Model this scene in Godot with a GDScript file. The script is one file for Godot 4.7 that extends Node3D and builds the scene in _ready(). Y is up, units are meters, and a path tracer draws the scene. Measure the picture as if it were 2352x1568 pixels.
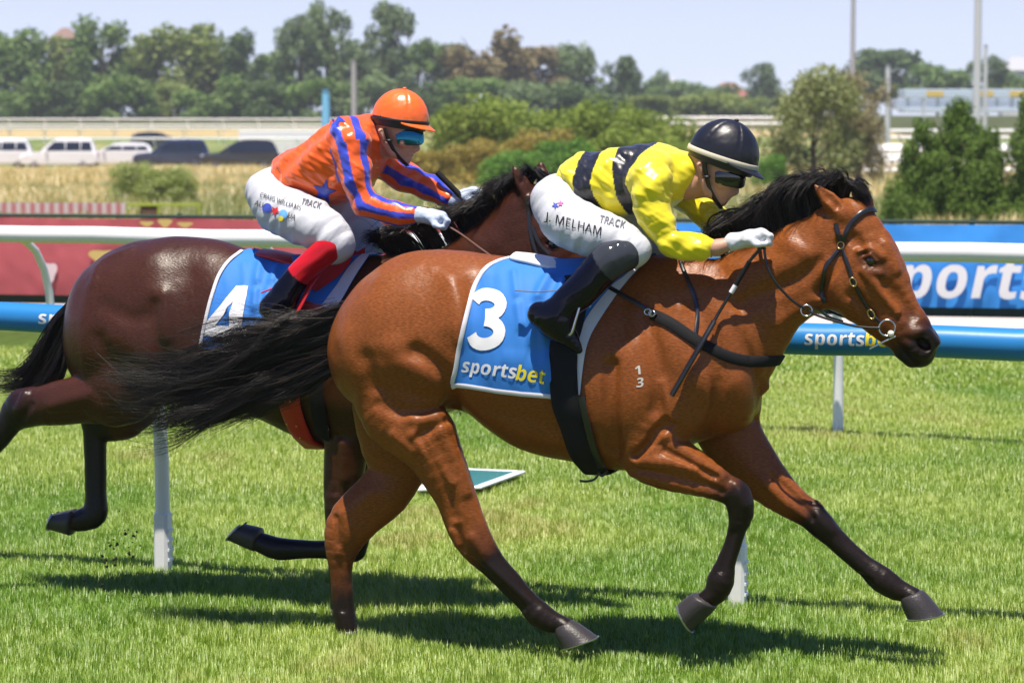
extends Node3D
# A racecourse home straight: two bay racehorses with jockeys gallop past white and blue running rails.
# Pixel positions below are in a 2352 x 1568 view of the picture; a pixel gives a direction only, depth comes from the plane or surface a thing stands on.
const FOC := 5900.0
const CX := 1176.0
const CY := 784.0
const HORIZON := 313.0
const EYE := 1.93
const SOIL := -0.055
var pitch := atan((CY - HORIZON) / FOC)
var eye := Vector3(0, EYE, 10)
var rng := RandomNumberGenerator.new()
var M := {}

# ---------------------------------------------------------------- small helpers
func ray(px: float, py: float) -> Vector3:
	return Vector3((px - CX) / FOC, -(py - CY) / FOC, -1.0).rotated(Vector3.RIGHT, -pitch)

func ground_at(px: float, py: float, y := 0.0) -> Vector3:
	var d := ray(px, py)
	return eye + d * ((y - EYE) / d.y)

func at_depth(px: float, py: float, depth: float) -> Vector3:
	return eye + ray(px, py) * depth

func in_plane(T: Transform3D, px: float, py: float, lat: float) -> Vector3:
	var inv := T.affine_inverse()
	var o := inv * eye
	var d := inv.basis * ray(px, py)
	return o + d * ((lat - o.z) / d.z)

func lin(r: float, g: float, b: float, a := 1.0) -> Color:
	var c := Color(r, g, b).linear_to_srgb()
	c.a = a
	return c

func mat(c: Color, rough := 0.6, spec := 0.5, metal := 0.0) -> StandardMaterial3D:
	var m := StandardMaterial3D.new()
	m.albedo_color = c
	m.roughness = rough
	m.metallic_specular = spec
	m.metallic = metal
	return m

func vmat(rough := 0.6, spec := 0.5) -> StandardMaterial3D:
	var m := mat(Color.WHITE, rough, spec)
	m.vertex_color_use_as_albedo = true
	return m

func bump(m: StandardMaterial3D, tex: Texture2D, scale: float, cm: float, world := false) -> StandardMaterial3D:
	m.heightmap_enabled = true
	m.heightmap_texture = tex
	m.heightmap_scale = cm
	m.uv1_triplanar = true
	m.uv1_world_triplanar = world
	m.uv1_scale = Vector3.ONE * scale
	return m

func noise_tex(size: int, freq: float, octaves: int, sd: int, ramp: Gradient = null, type := FastNoiseLite.TYPE_SIMPLEX_SMOOTH, sx := 1.0) -> Texture2D:
	var n := FastNoiseLite.new()
	n.seed = sd
	n.noise_type = type
	n.frequency = freq
	n.fractal_octaves = octaves
	var im: Image = n.get_seamless_image(size, size)
	if sx != 1.0:
		im.resize(int(size * sx), size)
	if ramp:
		im.convert(Image.FORMAT_RGB8)
		for y in im.get_height():
			for x in im.get_width():
				im.set_pixel(x, y, ramp.sample(im.get_pixel(x, y).r))
	return ImageTexture.create_from_image(im)

func ramp(stops: Array) -> Gradient:
	var g := Gradient.new()
	var o := PackedFloat32Array()
	var c := PackedColorArray()
	for s in stops:
		o.append(s[0])
		c.append(s[1])
	g.offsets = o
	g.colors = c
	return g

var taken := {}
func numbered(called: String) -> String:
	var k: int = taken.get(called, 0)
	taken[called] = k + 1
	return called if k == 0 else "%s_%03d" % [called, k]

func thing(called: String, label: String, category: String, T := Transform3D(), group := "", kind := "") -> Node3D:
	var o := Node3D.new()
	o.name = numbered(called)
	add_child(o)
	o.transform = T
	tag(o, label, category, group, kind)
	return o

func tag(o: Node, label: String, category: String, group := "", kind := "") -> void:
	if label != "":
		o.set_meta("label", label)
	if category != "":
		o.set_meta("category", category)
	if group != "":
		o.set_meta("group", group)
	if kind != "":
		o.set_meta("kind", kind)

func part(called: String, mesh: Mesh, m: Material, parent: Node = null, label := "") -> MeshInstance3D:
	var o := MeshInstance3D.new()
	o.mesh = mesh
	if m:
		o.material_override = m
	if parent == null:
		o.name = numbered(called)
		add_child(o)
	else:
		o.name = called
		parent.add_child(o, true)
	if label != "":
		o.set_meta("label", label)
	return o

func structure(called: String, mesh: Mesh, m: Material) -> MeshInstance3D:
	var o := part(called, mesh, m)
	o.set_meta("kind", "structure")
	return o

# ---------------------------------------------------------------- mesh kit: S collects triangles with normals and colours
class S:
	var v := PackedVector3Array()
	var n := PackedVector3Array()
	var c := PackedColorArray()
	var u := PackedVector2Array()
	var ix := PackedInt32Array()
	var tint := Color.WHITE

	func vert(p: Vector3, nn: Vector3) -> int:
		v.append(p)
		n.append(nn)
		c.append(tint)
		return v.size() - 1

	func tri(a: int, b: int, d: int) -> void:
		ix.append(a)
		ix.append(b)
		ix.append(d)

	func quad_flat(a: Vector3, b: Vector3, cc: Vector3, d: Vector3) -> void:
		var nn := (cc - a).cross(b - a)
		if nn.length_squared() < 1e-16:
			nn = (d - a).cross(cc - a)
		nn = nn.normalized()
		var i := vert(a, nn)
		vert(b, nn)
		vert(cc, nn)
		vert(d, nn)
		tri(i, i + 1, i + 2)
		tri(i, i + 2, i + 3)

	func box(T: Transform3D, size: Vector3, bev := 0.0) -> void:
		var h := size * 0.5
		var b := minf(bev, minf(h.x, minf(h.y, h.z)) * 0.9)
		if b <= 0.0:
			for f in [[0, 1, 2], [1, 2, 0], [2, 0, 1]]:
				for s in [-1.0, 1.0]:
					var c0 := Vector3.ZERO
					c0[f[0]] = h[f[0]] * s
					var a := Vector3.ZERO
					a[f[1]] = h[f[1]]
					var d := Vector3.ZERO
					d[f[2]] = h[f[2]] * s
					quad_flat(T * (c0 - a - d), T * (c0 - a + d), T * (c0 + a + d), T * (c0 + a - d))
			return
		# bevelled: every face inset, joined by edge strips and corner triangles
		var inner := h - Vector3.ONE * b
		for f in [[0, 1, 2], [1, 2, 0], [2, 0, 1]]:
			for s in [-1.0, 1.0]:
				var c0 := Vector3.ZERO
				c0[f[0]] = h[f[0]] * s
				var a := Vector3.ZERO
				a[f[1]] = inner[f[1]]
				var d := Vector3.ZERO
				d[f[2]] = inner[f[2]] * s
				quad_flat(T * (c0 - a - d), T * (c0 - a + d), T * (c0 + a + d), T * (c0 + a - d))
			for s1 in [-1.0, 1.0]:
				for s2 in [-1.0, 1.0]:
					var e1 := Vector3.ZERO
					e1[f[1]] = h[f[1]] * s1
					e1[f[2]] = inner[f[2]] * s2
					var e2 := Vector3.ZERO
					e2[f[1]] = inner[f[1]] * s1
					e2[f[2]] = h[f[2]] * s2
					var l := Vector3.ZERO
					l[f[0]] = inner[f[0]]
					if s1 * s2 > 0:
						quad_flat(T * (e1 - l), T * (e2 - l), T * (e2 + l), T * (e1 + l))
					else:
						quad_flat(T * (e1 + l), T * (e2 + l), T * (e2 - l), T * (e1 - l))
		for sx in [-1.0, 1.0]:
			for sy in [-1.0, 1.0]:
				for sz in [-1.0, 1.0]:
					var pa := T * Vector3(h.x * sx, inner.y * sy, inner.z * sz)
					var pb := T * Vector3(inner.x * sx, h.y * sy, inner.z * sz)
					var pc := T * Vector3(inner.x * sx, inner.y * sy, h.z * sz)
					if sx * sy * sz > 0:
						quad_flat(pa, pc, pb, pb)
					else:
						quad_flat(pa, pb, pc, pc)

	# a tube of any cross-section radii along points; ends capped
	func tube(pts: PackedVector3Array, rad: PackedFloat32Array, sides := 8, cap := true, flat := 1.0, up := Vector3.ZERO) -> void:
		var np := pts.size()
		var ref := up
		if ref == Vector3.ZERO:
			var d0 := (pts[np - 1] - pts[0]).normalized()
			ref = Vector3.UP if absf(d0.y) < 0.9 else Vector3.RIGHT
		var first := v.size()
		for i in np:
			var t := (pts[mini(i + 1, np - 1)] - pts[maxi(i - 1, 0)]).normalized()
			var a := t.cross(ref)
			if a.length_squared() < 1e-8:
				a = t.cross(Vector3(0.3, 0.5, 0.8))
			a = a.normalized()
			var b := a.cross(t).normalized()
			ref = b if up == Vector3.ZERO else ref
			var r := rad[mini(i, rad.size() - 1)]
			for k in sides:
				var g := TAU * k / sides
				var o := a * cos(g) + b * sin(g) * flat
				vert(pts[i] + o * r, (a * cos(g) * flat + b * sin(g)).normalized())
		for i in np - 1:
			for k in sides:
				var a0 := first + i * sides + k
				var a1 := first + i * sides + (k + 1) % sides
				tri(a0, a1, a1 + sides)
				tri(a0, a1 + sides, a0 + sides)
		if cap:
			for e in 2:
				var i := 0 if e == 0 else np - 1
				var t := (pts[1] - pts[0]).normalized() * -1.0 if e == 0 else (pts[np - 1] - pts[np - 2]).normalized()
				var m := vert(pts[i], t)
				var base := v.size()
				for k in sides:
					vert(v[first + i * sides + k], t)
				for k in sides:
					if e == 0:
						tri(m, base + (k + 1) % sides, base + k)
					else:
						tri(m, base + k, base + (k + 1) % sides)

	# a flat band: points with outward normals, half width and thickness
	func strap(pts: PackedVector3Array, nrm: PackedVector3Array, half: float, thick: float) -> void:
		var np := pts.size()
		var first := v.size()
		for i in np:
			var t := (pts[mini(i + 1, np - 1)] - pts[maxi(i - 1, 0)]).normalized()
			var s := t.cross(nrm[i]).normalized()
			var o := s.cross(t).normalized()
			for q in [[-1.0, 0.0], [-1.0, 0.7], [-0.7, 1.0], [0.7, 1.0], [1.0, 0.7], [1.0, 0.0]]:
				var nn: Vector3 = (s * q[0] * (0.5 if absf(q[0]) < 0.9 or q[1] > 0.5 else 1.0) + o * q[1]).normalized()
				vert(pts[i] + s * (half * q[0]) + o * (thick * q[1]), nn)
		for i in np - 1:
			for k in 6:
				var a0 := first + i * 6 + k
				var a1 := first + i * 6 + (k + 1) % 6
				tri(a0, a0 + 6, a1 + 6)
				tri(a0, a1 + 6, a1)

	func torus(T: Transform3D, R: float, r: float, seg := 20, sides := 6, ry := -1.0) -> void:
		var p := PackedVector3Array()
		for i in seg + 1:
			var g := TAU * i / seg
			p.append(T * Vector3(cos(g) * R, sin(g) * (R if ry < 0 else ry), 0))
		tube(p, PackedFloat32Array([r]), sides, false, 1.0, (T.basis * Vector3(0, 0, 1)).normalized())

	func lathe(T: Transform3D, prof: PackedVector2Array, seg := 24) -> void:
		var first := v.size()
		var np := prof.size()
		for i in np:
			var t := prof[mini(i + 1, np - 1)] - prof[maxi(i - 1, 0)]
			for k in seg:
				var g := TAU * k / seg
				var nn := Vector3(cos(g) * t.y, -t.x, sin(g) * t.y)
				vert(T * Vector3(cos(g) * prof[i].x, prof[i].y, sin(g) * prof[i].x), (T.basis * nn).normalized())
		for i in np - 1:
			for k in seg:
				var a0 := first + i * seg + k
				var a1 := first + i * seg + (k + 1) % seg
				tri(a0, a0 + seg, a1 + seg)
				tri(a0, a1 + seg, a1)

	# a grid of points, normals computed; rows x cols; both sides
	func grid(pts: PackedVector3Array, cols: int, flip := false, uv := false) -> void:
		var rows := pts.size() / cols
		var first := v.size()
		for r in rows:
			for q in cols:
				var a := pts[r * cols + mini(q + 1, cols - 1)] - pts[r * cols + maxi(q - 1, 0)]
				var b := pts[mini(r + 1, rows - 1) * cols + q] - pts[maxi(r - 1, 0) * cols + q]
				var nn := b.cross(a).normalized()
				vert(pts[r * cols + q], -nn if flip else nn)
				if uv:
					u.append(Vector2(float(q) / (cols - 1), float(r) / (rows - 1)))
		for r in rows - 1:
			for q in cols - 1:
				var i := first + r * cols + q
				if flip:
					tri(i, i + cols, i + cols + 1)
					tri(i, i + cols + 1, i + 1)
				else:
					tri(i, i + cols + 1, i + cols)
					tri(i, i + 1, i + cols + 1)

	# winding follows the normals
	func fix() -> void:
		for t in range(0, ix.size(), 3):
			var i := ix[t]
			var j := ix[t + 1]
			var q := ix[t + 2]
			if (v[q] - v[i]).cross(v[j] - v[i]).dot(n[i] + n[j] + n[q]) < 0.0:
				ix[t + 1] = q
				ix[t + 2] = j

	func mesh(check := true) -> ArrayMesh:
		if check:
			fix()
		var arr := []
		arr.resize(Mesh.ARRAY_MAX)
		arr[Mesh.ARRAY_VERTEX] = v
		arr[Mesh.ARRAY_NORMAL] = n
		arr[Mesh.ARRAY_COLOR] = c
		if u.size() == v.size():
			arr[Mesh.ARRAY_TEX_UV] = u
		arr[Mesh.ARRAY_INDEX] = ix
		var me := ArrayMesh.new()
		me.add_surface_from_arrays(Mesh.PRIMITIVE_TRIANGLES, arr)
		return me

# ---------------------------------------------------------------- implicit bodies
class Paint:
	func color(_p: Vector3, _n: Vector3) -> Color:
		return Color.WHITE

class Field:
	var kind := PackedByteArray()      # 0 tapered capsule, 1 ellipsoid, 2 loft along x
	var a := PackedVector3Array()
	var ba := PackedVector3Array()
	var inv := PackedFloat32Array()
	var ra := PackedFloat32Array()
	var rb := PackedFloat32Array()
	var sz := PackedFloat32Array()
	var ez := PackedFloat32Array()
	var k := PackedFloat32Array()
	var cut := PackedByteArray()
	var m: Array[Basis] = []
	var mt: Array[Basis] = []
	var l0 := 0.0
	var lstep := 0.01
	var lc := PackedFloat32Array()
	var lh := PackedFloat32Array()
	var lw := PackedFloat32Array()
	var lt := PackedFloat32Array()
	var noise: FastNoiseLite
	var amp := 0.0
	var warp := Basis()
	var noise2: FastNoiseLite
	var amp2 := 0.0
	var warp2 := Basis()
	var bs := 0.024
	var lists := {}
	var wide := {}
	var all := PackedInt32Array()
	var grp := PackedInt32Array()
	var group := -1

	func _add(kd: int, aa: Vector3, bb: Vector3, r0: float, r1: float, s: float, kk: float, sub: bool) -> void:
		kind.append(kd)
		a.append(aa)
		ba.append(bb)
		inv.append(1.0 / maxf(bb.length_squared(), 1e-9))
		ra.append(r0)
		rb.append(r1)
		sz.append(s)
		ez.append(1.0 / maxf(1.0, s))
		k.append(kk)
		cut.append(1 if sub else 0)
		grp.append(group)
		m.append(Basis())
		mt.append(Basis())

	func cap(p0: Vector3, p1: Vector3, r0: float, r1: float, kk := 0.02, s := 1.0, sub := false) -> void:
		var q0 := Vector3(p0.x, p0.y, p0.z * s)
		var q1 := Vector3(p1.x, p1.y, p1.z * s)
		_add(0, q0, q1 - q0, r0, r1, s, kk, sub)

	func ell(c: Vector3, r: Vector3, B := Basis(), kk := 0.02, sub := false) -> void:
		_add(1, c, Vector3.ZERO, maxf(r.x, maxf(r.y, r.z)), 0, 1, kk, sub)
		var im := Basis.from_scale(Vector3(1.0 / r.x, 1.0 / r.y, 1.0 / r.z)) * B.transposed()
		m[m.size() - 1] = im
		mt[mt.size() - 1] = im.transposed()

	# ellipsoid between two points (long axis), half thickness ry in plane and rz lateral
	func egg(p0: Vector3, p1: Vector3, ry: float, rz: float, kk := 0.02, sub := false) -> void:
		var x := (p1 - p0).normalized()
		var z := Vector3(0, 0, 1)
		z = (z - x * x.dot(z)).normalized()
		ell((p0 + p1) * 0.5, Vector3(p0.distance_to(p1) * 0.5, ry, rz), Basis(x, z.cross(x), z), kk, sub)

	# a soft swelling (or, with a negative depth, a hollow) along a line
	func swell(p0: Vector3, p1: Vector3, w: float, depth: float) -> void:
		_add(3, p0, p1 - p0, w, depth, 1.0 / (w * w), 2.3 * w, false)

	# stations: [u, top, bottom, half width, taper]
	func loft(st: Array, kk: float) -> void:
		_add(2, Vector3.ZERO, Vector3.ZERO, 0, 0, 1, kk, false)
		l0 = st[0][0]
		var n := int((st[st.size() - 1][0] - l0) / lstep) + 2
		var j := 0
		for i in n:
			var u := l0 + i * lstep
			while j < st.size() - 2 and u > st[j + 1][0]:
				j += 1
			var s0: Array = st[maxi(j - 1, 0)]
			var s1: Array = st[j]
			var s2: Array = st[j + 1]
			var s3: Array = st[mini(j + 2, st.size() - 1)]
			var t := clampf((u - s1[0]) / (s2[0] - s1[0]), 0, 1)
			var o := []
			for q in range(1, 5):
				var d0: float = (s2[q] - s0[q]) / maxf(s2[0] - s0[0], 1e-4) * (s2[0] - s1[0])
				var d1: float = (s3[q] - s1[q]) / maxf(s3[0] - s1[0], 1e-4) * (s2[0] - s1[0])
				var t2 := t * t
				var t3 := t2 * t
				o.append(s1[q] * (2 * t3 - 3 * t2 + 1) + d0 * (t3 - 2 * t2 + t) + s2[q] * (-2 * t3 + 3 * t2) + d1 * (t3 - t2))
			lc.append((o[0] + o[1]) * 0.5)
			lh.append(maxf((o[0] - o[1]) * 0.5, 0.004))
			lw.append(maxf(o[2], 0.004))
			lt.append(o[3])

	func one(i: int, p: Vector3) -> float:
		var kd := kind[i]
		if kd == 0:
			var s := sz[i]
			var q := Vector3(p.x, p.y, p.z * s) - a[i]
			var b := ba[i]
			var h := clampf(q.dot(b) * inv[i], 0.0, 1.0)
			var r0 := ra[i]
			return ((q - b * h).length() - (r0 + (rb[i] - r0) * h)) * ez[i]
		elif kd == 1:
			var q := m[i] * (p - a[i])
			var l := q.length()
			if l < 1e-5:
				return -ra[i]
			return (l - 1.0) * l / (mt[i] * q).length()
		elif kd == 3:
			var q := p - a[i]
			return (q - ba[i] * clampf(q.dot(ba[i]) * inv[i], 0.0, 1.0)).length()
		var f := (p.x - l0) / lstep
		var n := lc.size()
		var over := 0.0
		if f < 0.0:
			over = -f * lstep
			f = 0.0
		elif f > n - 1.001:
			over = (f - n + 1.0) * lstep
			f = n - 1.001
		var j := int(f)
		f -= j
		var cy := lc[j] + (lc[j + 1] - lc[j]) * f
		var hy := lh[j] + (lh[j + 1] - lh[j]) * f
		var wz := lw[j] + (lw[j + 1] - lw[j]) * f
		var vv := (p.y - cy) / hy
		wz *= 1.0 - (lt[j] + (lt[j + 1] - lt[j]) * f) * clampf(vv, -1.0, 1.0)
		var ww := p.z / wz
		var r := sqrt(vv * vv + ww * ww)
		if r < 1e-4:
			return -minf(hy, wz) + over
		var g := sqrt((vv * vv) / (hy * hy) + (ww * ww) / (wz * wz)) / r
		return (r - 1.0) / g + over

	func near(c: Vector3, size: float, from: PackedInt32Array) -> PackedInt32Array:
		var reach := size * 0.87
		var ids := PackedInt32Array()
		var es := PackedFloat32Array()
		var least := 9.0
		for i in from:
			var e := one(i, c)
			es.append(e)
			if kind[i] != 3 and not cut[i]:
				least = minf(least, e)
		for q in from.size():
			var i := from[q]
			var w := reach * (1.05 if kind[i] == 0 or kind[i] == 3 else 2.5)
			if es[q] < w + k[i] and (kind[i] == 3 or cut[i] or es[q] < least + w + reach * 1.5 + k[i]):
				ids.append(i)
		return ids

	func list(p: Vector3) -> PackedInt32Array:
		var key := Vector3i((p / bs).floor())
		if lists.has(key):
			return lists[key]
		var big := Vector3i((p / (bs * 6.0)).floor())
		if not wide.has(big):
			if all.size() != kind.size():
				all = PackedInt32Array(range(kind.size()))
			wide[big] = near((Vector3(big) + Vector3.ONE * 0.5) * bs * 6.0, bs * 6.0, all)
		var ids := near((Vector3(key) + Vector3.ONE * 0.5) * bs, bs, wide[big])
		lists[key] = ids
		return ids

	func fresh() -> void:
		lists.clear()
		wide.clear()

	func at(p: Vector3) -> float:
		var d := 1.0
		var g := -1
		var ge := 1.0
		var gk := 0.01
		var gd := 0.0
		for i in list(p):
			var e := one(i, p)
			var gi := grp[i]
			if g >= 0 and gi != g:
				if gd != 0.0:
					d -= gd * exp(-ge * ge * gk)
				else:
					var hh := maxf(gk - absf(d - ge), 0.0)
					d = minf(d, ge) - hh * hh * 0.25 / gk
				g = -1
			if gi >= 0:
				if g < 0:
					g = gi
					ge = e
					gd = rb[i] if kind[i] == 3 else 0.0
					gk = sz[i] if kind[i] == 3 else k[i]
				else:
					ge = minf(ge, e)
				continue
			if kind[i] == 3:
				d -= rb[i] * exp(-e * e * sz[i])
				continue
			var kk := k[i]
			if cut[i]:
				e = -e
				var h := maxf(kk - absf(d - e), 0.0)
				d = maxf(d, e) + h * h * 0.25 / kk
			else:
				var h := maxf(kk - absf(d - e), 0.0)
				d = minf(d, e) - h * h * 0.25 / kk
		if g >= 0:
			if gd != 0.0:
				d -= gd * exp(-ge * ge * gk)
			else:
				var hh := maxf(gk - absf(d - ge), 0.0)
				d = minf(d, ge) - hh * hh * 0.25 / gk
		if amp > 0.0 and d < 0.1:
			d -= amp * noise.get_noise_3dv(warp * p)
			if amp2 > 0.0:
				d -= amp2 * noise2.get_noise_3dv(warp2 * p)
		return d

	func normal(p: Vector3, e := 0.003) -> Vector3:
		return Vector3(at(p + Vector3(e, 0, 0)) - at(p - Vector3(e, 0, 0)), at(p + Vector3(0, e, 0)) - at(p - Vector3(0, e, 0)), at(p + Vector3(0, 0, e)) - at(p - Vector3(0, 0, e))).normalized()

	# first hit along a ray; null when it misses
	func cast(o: Vector3, d: Vector3, t0 := 0.0, t1 := 40.0) -> Variant:
		var t := t0
		for i in 260:
			var p := o + d * t
			var e := at(p)
			if e < 0.0006:
				return p
			t += clampf(e * 0.75, 0.0006, 0.03)
			if t > t1:
				break
		return null

	# surface nets, followed outwards from seed points; skin(p, n) gives the colour
	func skin(out: S, cell: float, lo: Vector3, hi: Vector3, seeds: Array, paint: Paint = null) -> void:
		var nx := int((hi.x - lo.x) / cell) + 2
		var ny := int((hi.y - lo.y) / cell) + 2
		var nz := int((hi.z - lo.z) / cell) + 2
		var sy := nx
		var sw := nx * ny
		var val := PackedFloat32Array()
		val.resize(nx * ny * nz)
		val.fill(9.0)
		var at_vert := PackedInt32Array()
		at_vert.resize(nx * ny * nz)
		at_vert.fill(0)
		var off := PackedInt32Array([0, 1, sy, sy + 1, sw, sw + 1, sw + sy, sw + sy + 1])
		var queue := PackedInt32Array()
		var faces := PackedInt32Array([0x55, 0xAA, 0x33, 0xCC, 0x0F, 0xF0])
		var turn := PackedInt32Array([-1, 1, -sy, sy, -sw, sw])
		for s in seeds:
			# walk along +x, +y, +z until the surface is met
			for dir in [Vector3(1, 0, 0), Vector3(0, 1, 0), Vector3(0, 0, 1), Vector3(0, -1, 0), Vector3(-1, 0, 0), Vector3(0, 0, -1)]:
				var p: Vector3 = s
				for q in 400:
					if at(p) > 0.0:
						var g: Vector3 = (p - dir * cell * 0.5 - lo) / cell
						if g.x >= 1 and g.y >= 1 and g.z >= 1 and g.x < nx - 2 and g.y < ny - 2 and g.z < nz - 2:
							for e in [0, -1, 1]:
								queue.append(int(g.x) + int(dir.x) * e + (int(g.y) + int(dir.y) * e) * sy + (int(g.z) + int(dir.z) * e) * sw)
						break
					p += dir * cell
		var cells := PackedInt32Array()
		var head := 0
		var cv := PackedFloat32Array()
		cv.resize(8)
		while head < queue.size():
			var c := queue[head]
			head += 1
			if at_vert[c] != 0:
				continue
			var z := c / sw
			var y := (c - z * sw) / sy
			var x := c - z * sw - y * sy
			at_vert[c] = -1
			if x < 1 or y < 1 or z < 1 or x >= nx - 2 or y >= ny - 2 or z >= nz - 2:
				continue
			var mask := 0
			for q in 8:
				var j := c + off[q]
				var e := val[j]
				if e == 9.0:
					e = at(lo + Vector3(x + (q & 1), y + ((q >> 1) & 1), z + (q >> 2)) * cell)
					val[j] = e
				cv[q] = e
				if e < 0.0:
					mask |= 1 << q
			if mask == 0 or mask == 255:
				continue
			var sum := Vector3.ZERO
			var cnt := 0
			for ax in 3:
				var bit := 1 << ax
				for q in 8:
					if q & bit:
						continue
					var e0 := cv[q]
					var e1 := cv[q | bit]
					if (e0 < 0.0) != (e1 < 0.0):
						var pp := Vector3(q & 1, (q >> 1) & 1, q >> 2)
						pp[ax] += e0 / (e0 - e1)
						sum += pp
						cnt += 1
			var f := sum / cnt
			var gx := lerpf(lerpf(cv[1] - cv[0], cv[3] - cv[2], f.y), lerpf(cv[5] - cv[4], cv[7] - cv[6], f.y), f.z)
			var gy := lerpf(lerpf(cv[2] - cv[0], cv[3] - cv[1], f.x), lerpf(cv[6] - cv[4], cv[7] - cv[5], f.x), f.z)
			var gz := lerpf(lerpf(cv[4] - cv[0], cv[5] - cv[1], f.x), lerpf(cv[6] - cv[2], cv[7] - cv[3], f.x), f.y)
			var pw := lo + (Vector3(x, y, z) + f) * cell
			var nn := Vector3(gx, gy, gz).normalized()
			out.v.append(pw)
			out.n.append(nn)
			out.c.append(paint.color(pw, nn) if paint else out.tint)
			at_vert[c] = out.v.size()
			cells.append(c)
			for q in 6:
				var mk := mask & faces[q]
				if mk != 0 and mk != faces[q]:
					var j := c + turn[q]
					if at_vert[j] == 0:
						queue.append(j)
		var steps := PackedInt32Array([1, sy, sw])
		for c in cells:
			var e0 := val[c]
			for ax in 3:
				var e1 := val[c + steps[ax]]
				if (e0 < 0.0) == (e1 < 0.0):
					continue
				var s1 := steps[(ax + 1) % 3]
				var s2 := steps[(ax + 2) % 3]
				var i0 := at_vert[c] - 1
				var i1 := at_vert[c - s1] - 1
				var i2 := at_vert[c - s1 - s2] - 1
				var i3 := at_vert[c - s2] - 1
				if i0 < 0 or i1 < 0 or i2 < 0 or i3 < 0:
					continue
				if e0 < 0.0:
					out.tri(i0, i2, i1)
					out.tri(i0, i3, i2)
				else:
					out.tri(i0, i1, i2)
					out.tri(i0, i2, i3)

# ---------------------------------------------------------------- horses
# The two frames: origin on the turf, x forward, y up, z towards the photographer's side
var YAW := deg_to_rad(17.0)
var T1 := Transform3D(Basis(Vector3.UP, -YAW), Vector3(-0.70, 0, 0.015))
var T2 := Transform3D(Basis(Vector3.UP, -YAW), Vector3(-0.70, 0, 0.015) + Basis(Vector3.UP, -YAW) * Vector3(0, 0, -0.62))

var groups := 0
func spline(a: float, b: float, c: float, d: float, t: float) -> float:
	return b + 0.5 * t * (c - a + t * (2 * a - 5 * b + 4 * c - d + t * (3 * (b - c) + d - a)))

func chain(f: Field, T: Transform3D, secs: Array, k: float, sub := 2) -> Array:
	# secs: [x back, y back, x front, y front, lateral, flatten]
	var out := []
	for s in secs:
		var p := in_plane(T, s[0], s[1], s[4])
		var q := in_plane(T, s[2], s[3], s[4])
		out.append([(p + q) * 0.5, p.distance_to(q) * 0.5 * 0.962, s[5]])
	limb(f, out, k, sub)
	return out

func limb(f: Field, out: Array, k: float, sub := 3) -> void:
	# out: [centre, radius, flatten] rounded off by a spline into one smooth limb
	groups += 1
	f.group = groups
	var n := out.size()
	var lp: Vector3 = out[0][0]
	var lr: float = out[0][1]
	for i in n - 1:
		var o0: Array = out[maxi(i - 1, 0)]
		var o1: Array = out[i]
		var o2: Array = out[i + 1]
		var o3: Array = out[mini(i + 2, n - 1)]
		for j in sub:
			var t := (j + 1.0) / sub
			var p: Vector3 = (o1[0] as Vector3).cubic_interpolate(o2[0], o0[0], o3[0], t)
			var r := spline(o0[1], o1[1], o2[1], o3[1], t)
			f.cap(lp, p, lr, r, k, lerpf(o1[2], o2[2], (j + 0.5) / sub))
			lp = p
			lr = r
	f.group = -1

func blob(f: Field, T: Transform3D, x0: float, y0: float, x1: float, y1: float, lat0: float, lat1: float, half_px: float, rz: float, k: float, sub := false) -> void:
	f.egg(in_plane(T, x0, y0, lat0), in_plane(T, x1, y1, lat1), half_px / 600.0, rz, k, sub)

func swell(f: Field, T: Transform3D, pts: Array, w: float, depth: float, both := true) -> void:
	# a swelling or hollow of the body along pixels, found on the surface; the far side gets its mirror image
	for side in (2 if both else 1):
		var last = null
		groups += 1
		for p in smooth_px(pts, 4):
			var h = hit(f, T, p[0], p[1])
			if h != null and side == 1:
				h = h * Vector3(1, 1, -1)
			if h != null and last != null:
				pending.append([last, h, w, depth * (1.45 if w < 0.05 else 1.15), groups])
			last = h

var pending := []
func settle(f: Field) -> void:
	for q in pending:
		f.group = q[4]
		f.swell(q[0], q[1], q[2], q[3])
	f.group = -1
	pending.clear()
	f.fresh()

func hit(f: Field, T: Transform3D, px: float, py: float) -> Variant:
	var inv := T.affine_inverse()
	return f.cast(inv * eye, (inv.basis * ray(px, py)).normalized(), 8.2, 13.5)

func trunk(f: Field, T: Transform3D, st: Array, k: float) -> void:
	var out := []
	for s in st:
		var a := in_plane(T, s[0], s[1], 0)
		var b := in_plane(T, s[0], s[2], 0)
		out.append([(a.x + b.x) * 0.5, a.y, b.y, s[3], s[4]])
	f.loft(out, k)

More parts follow.
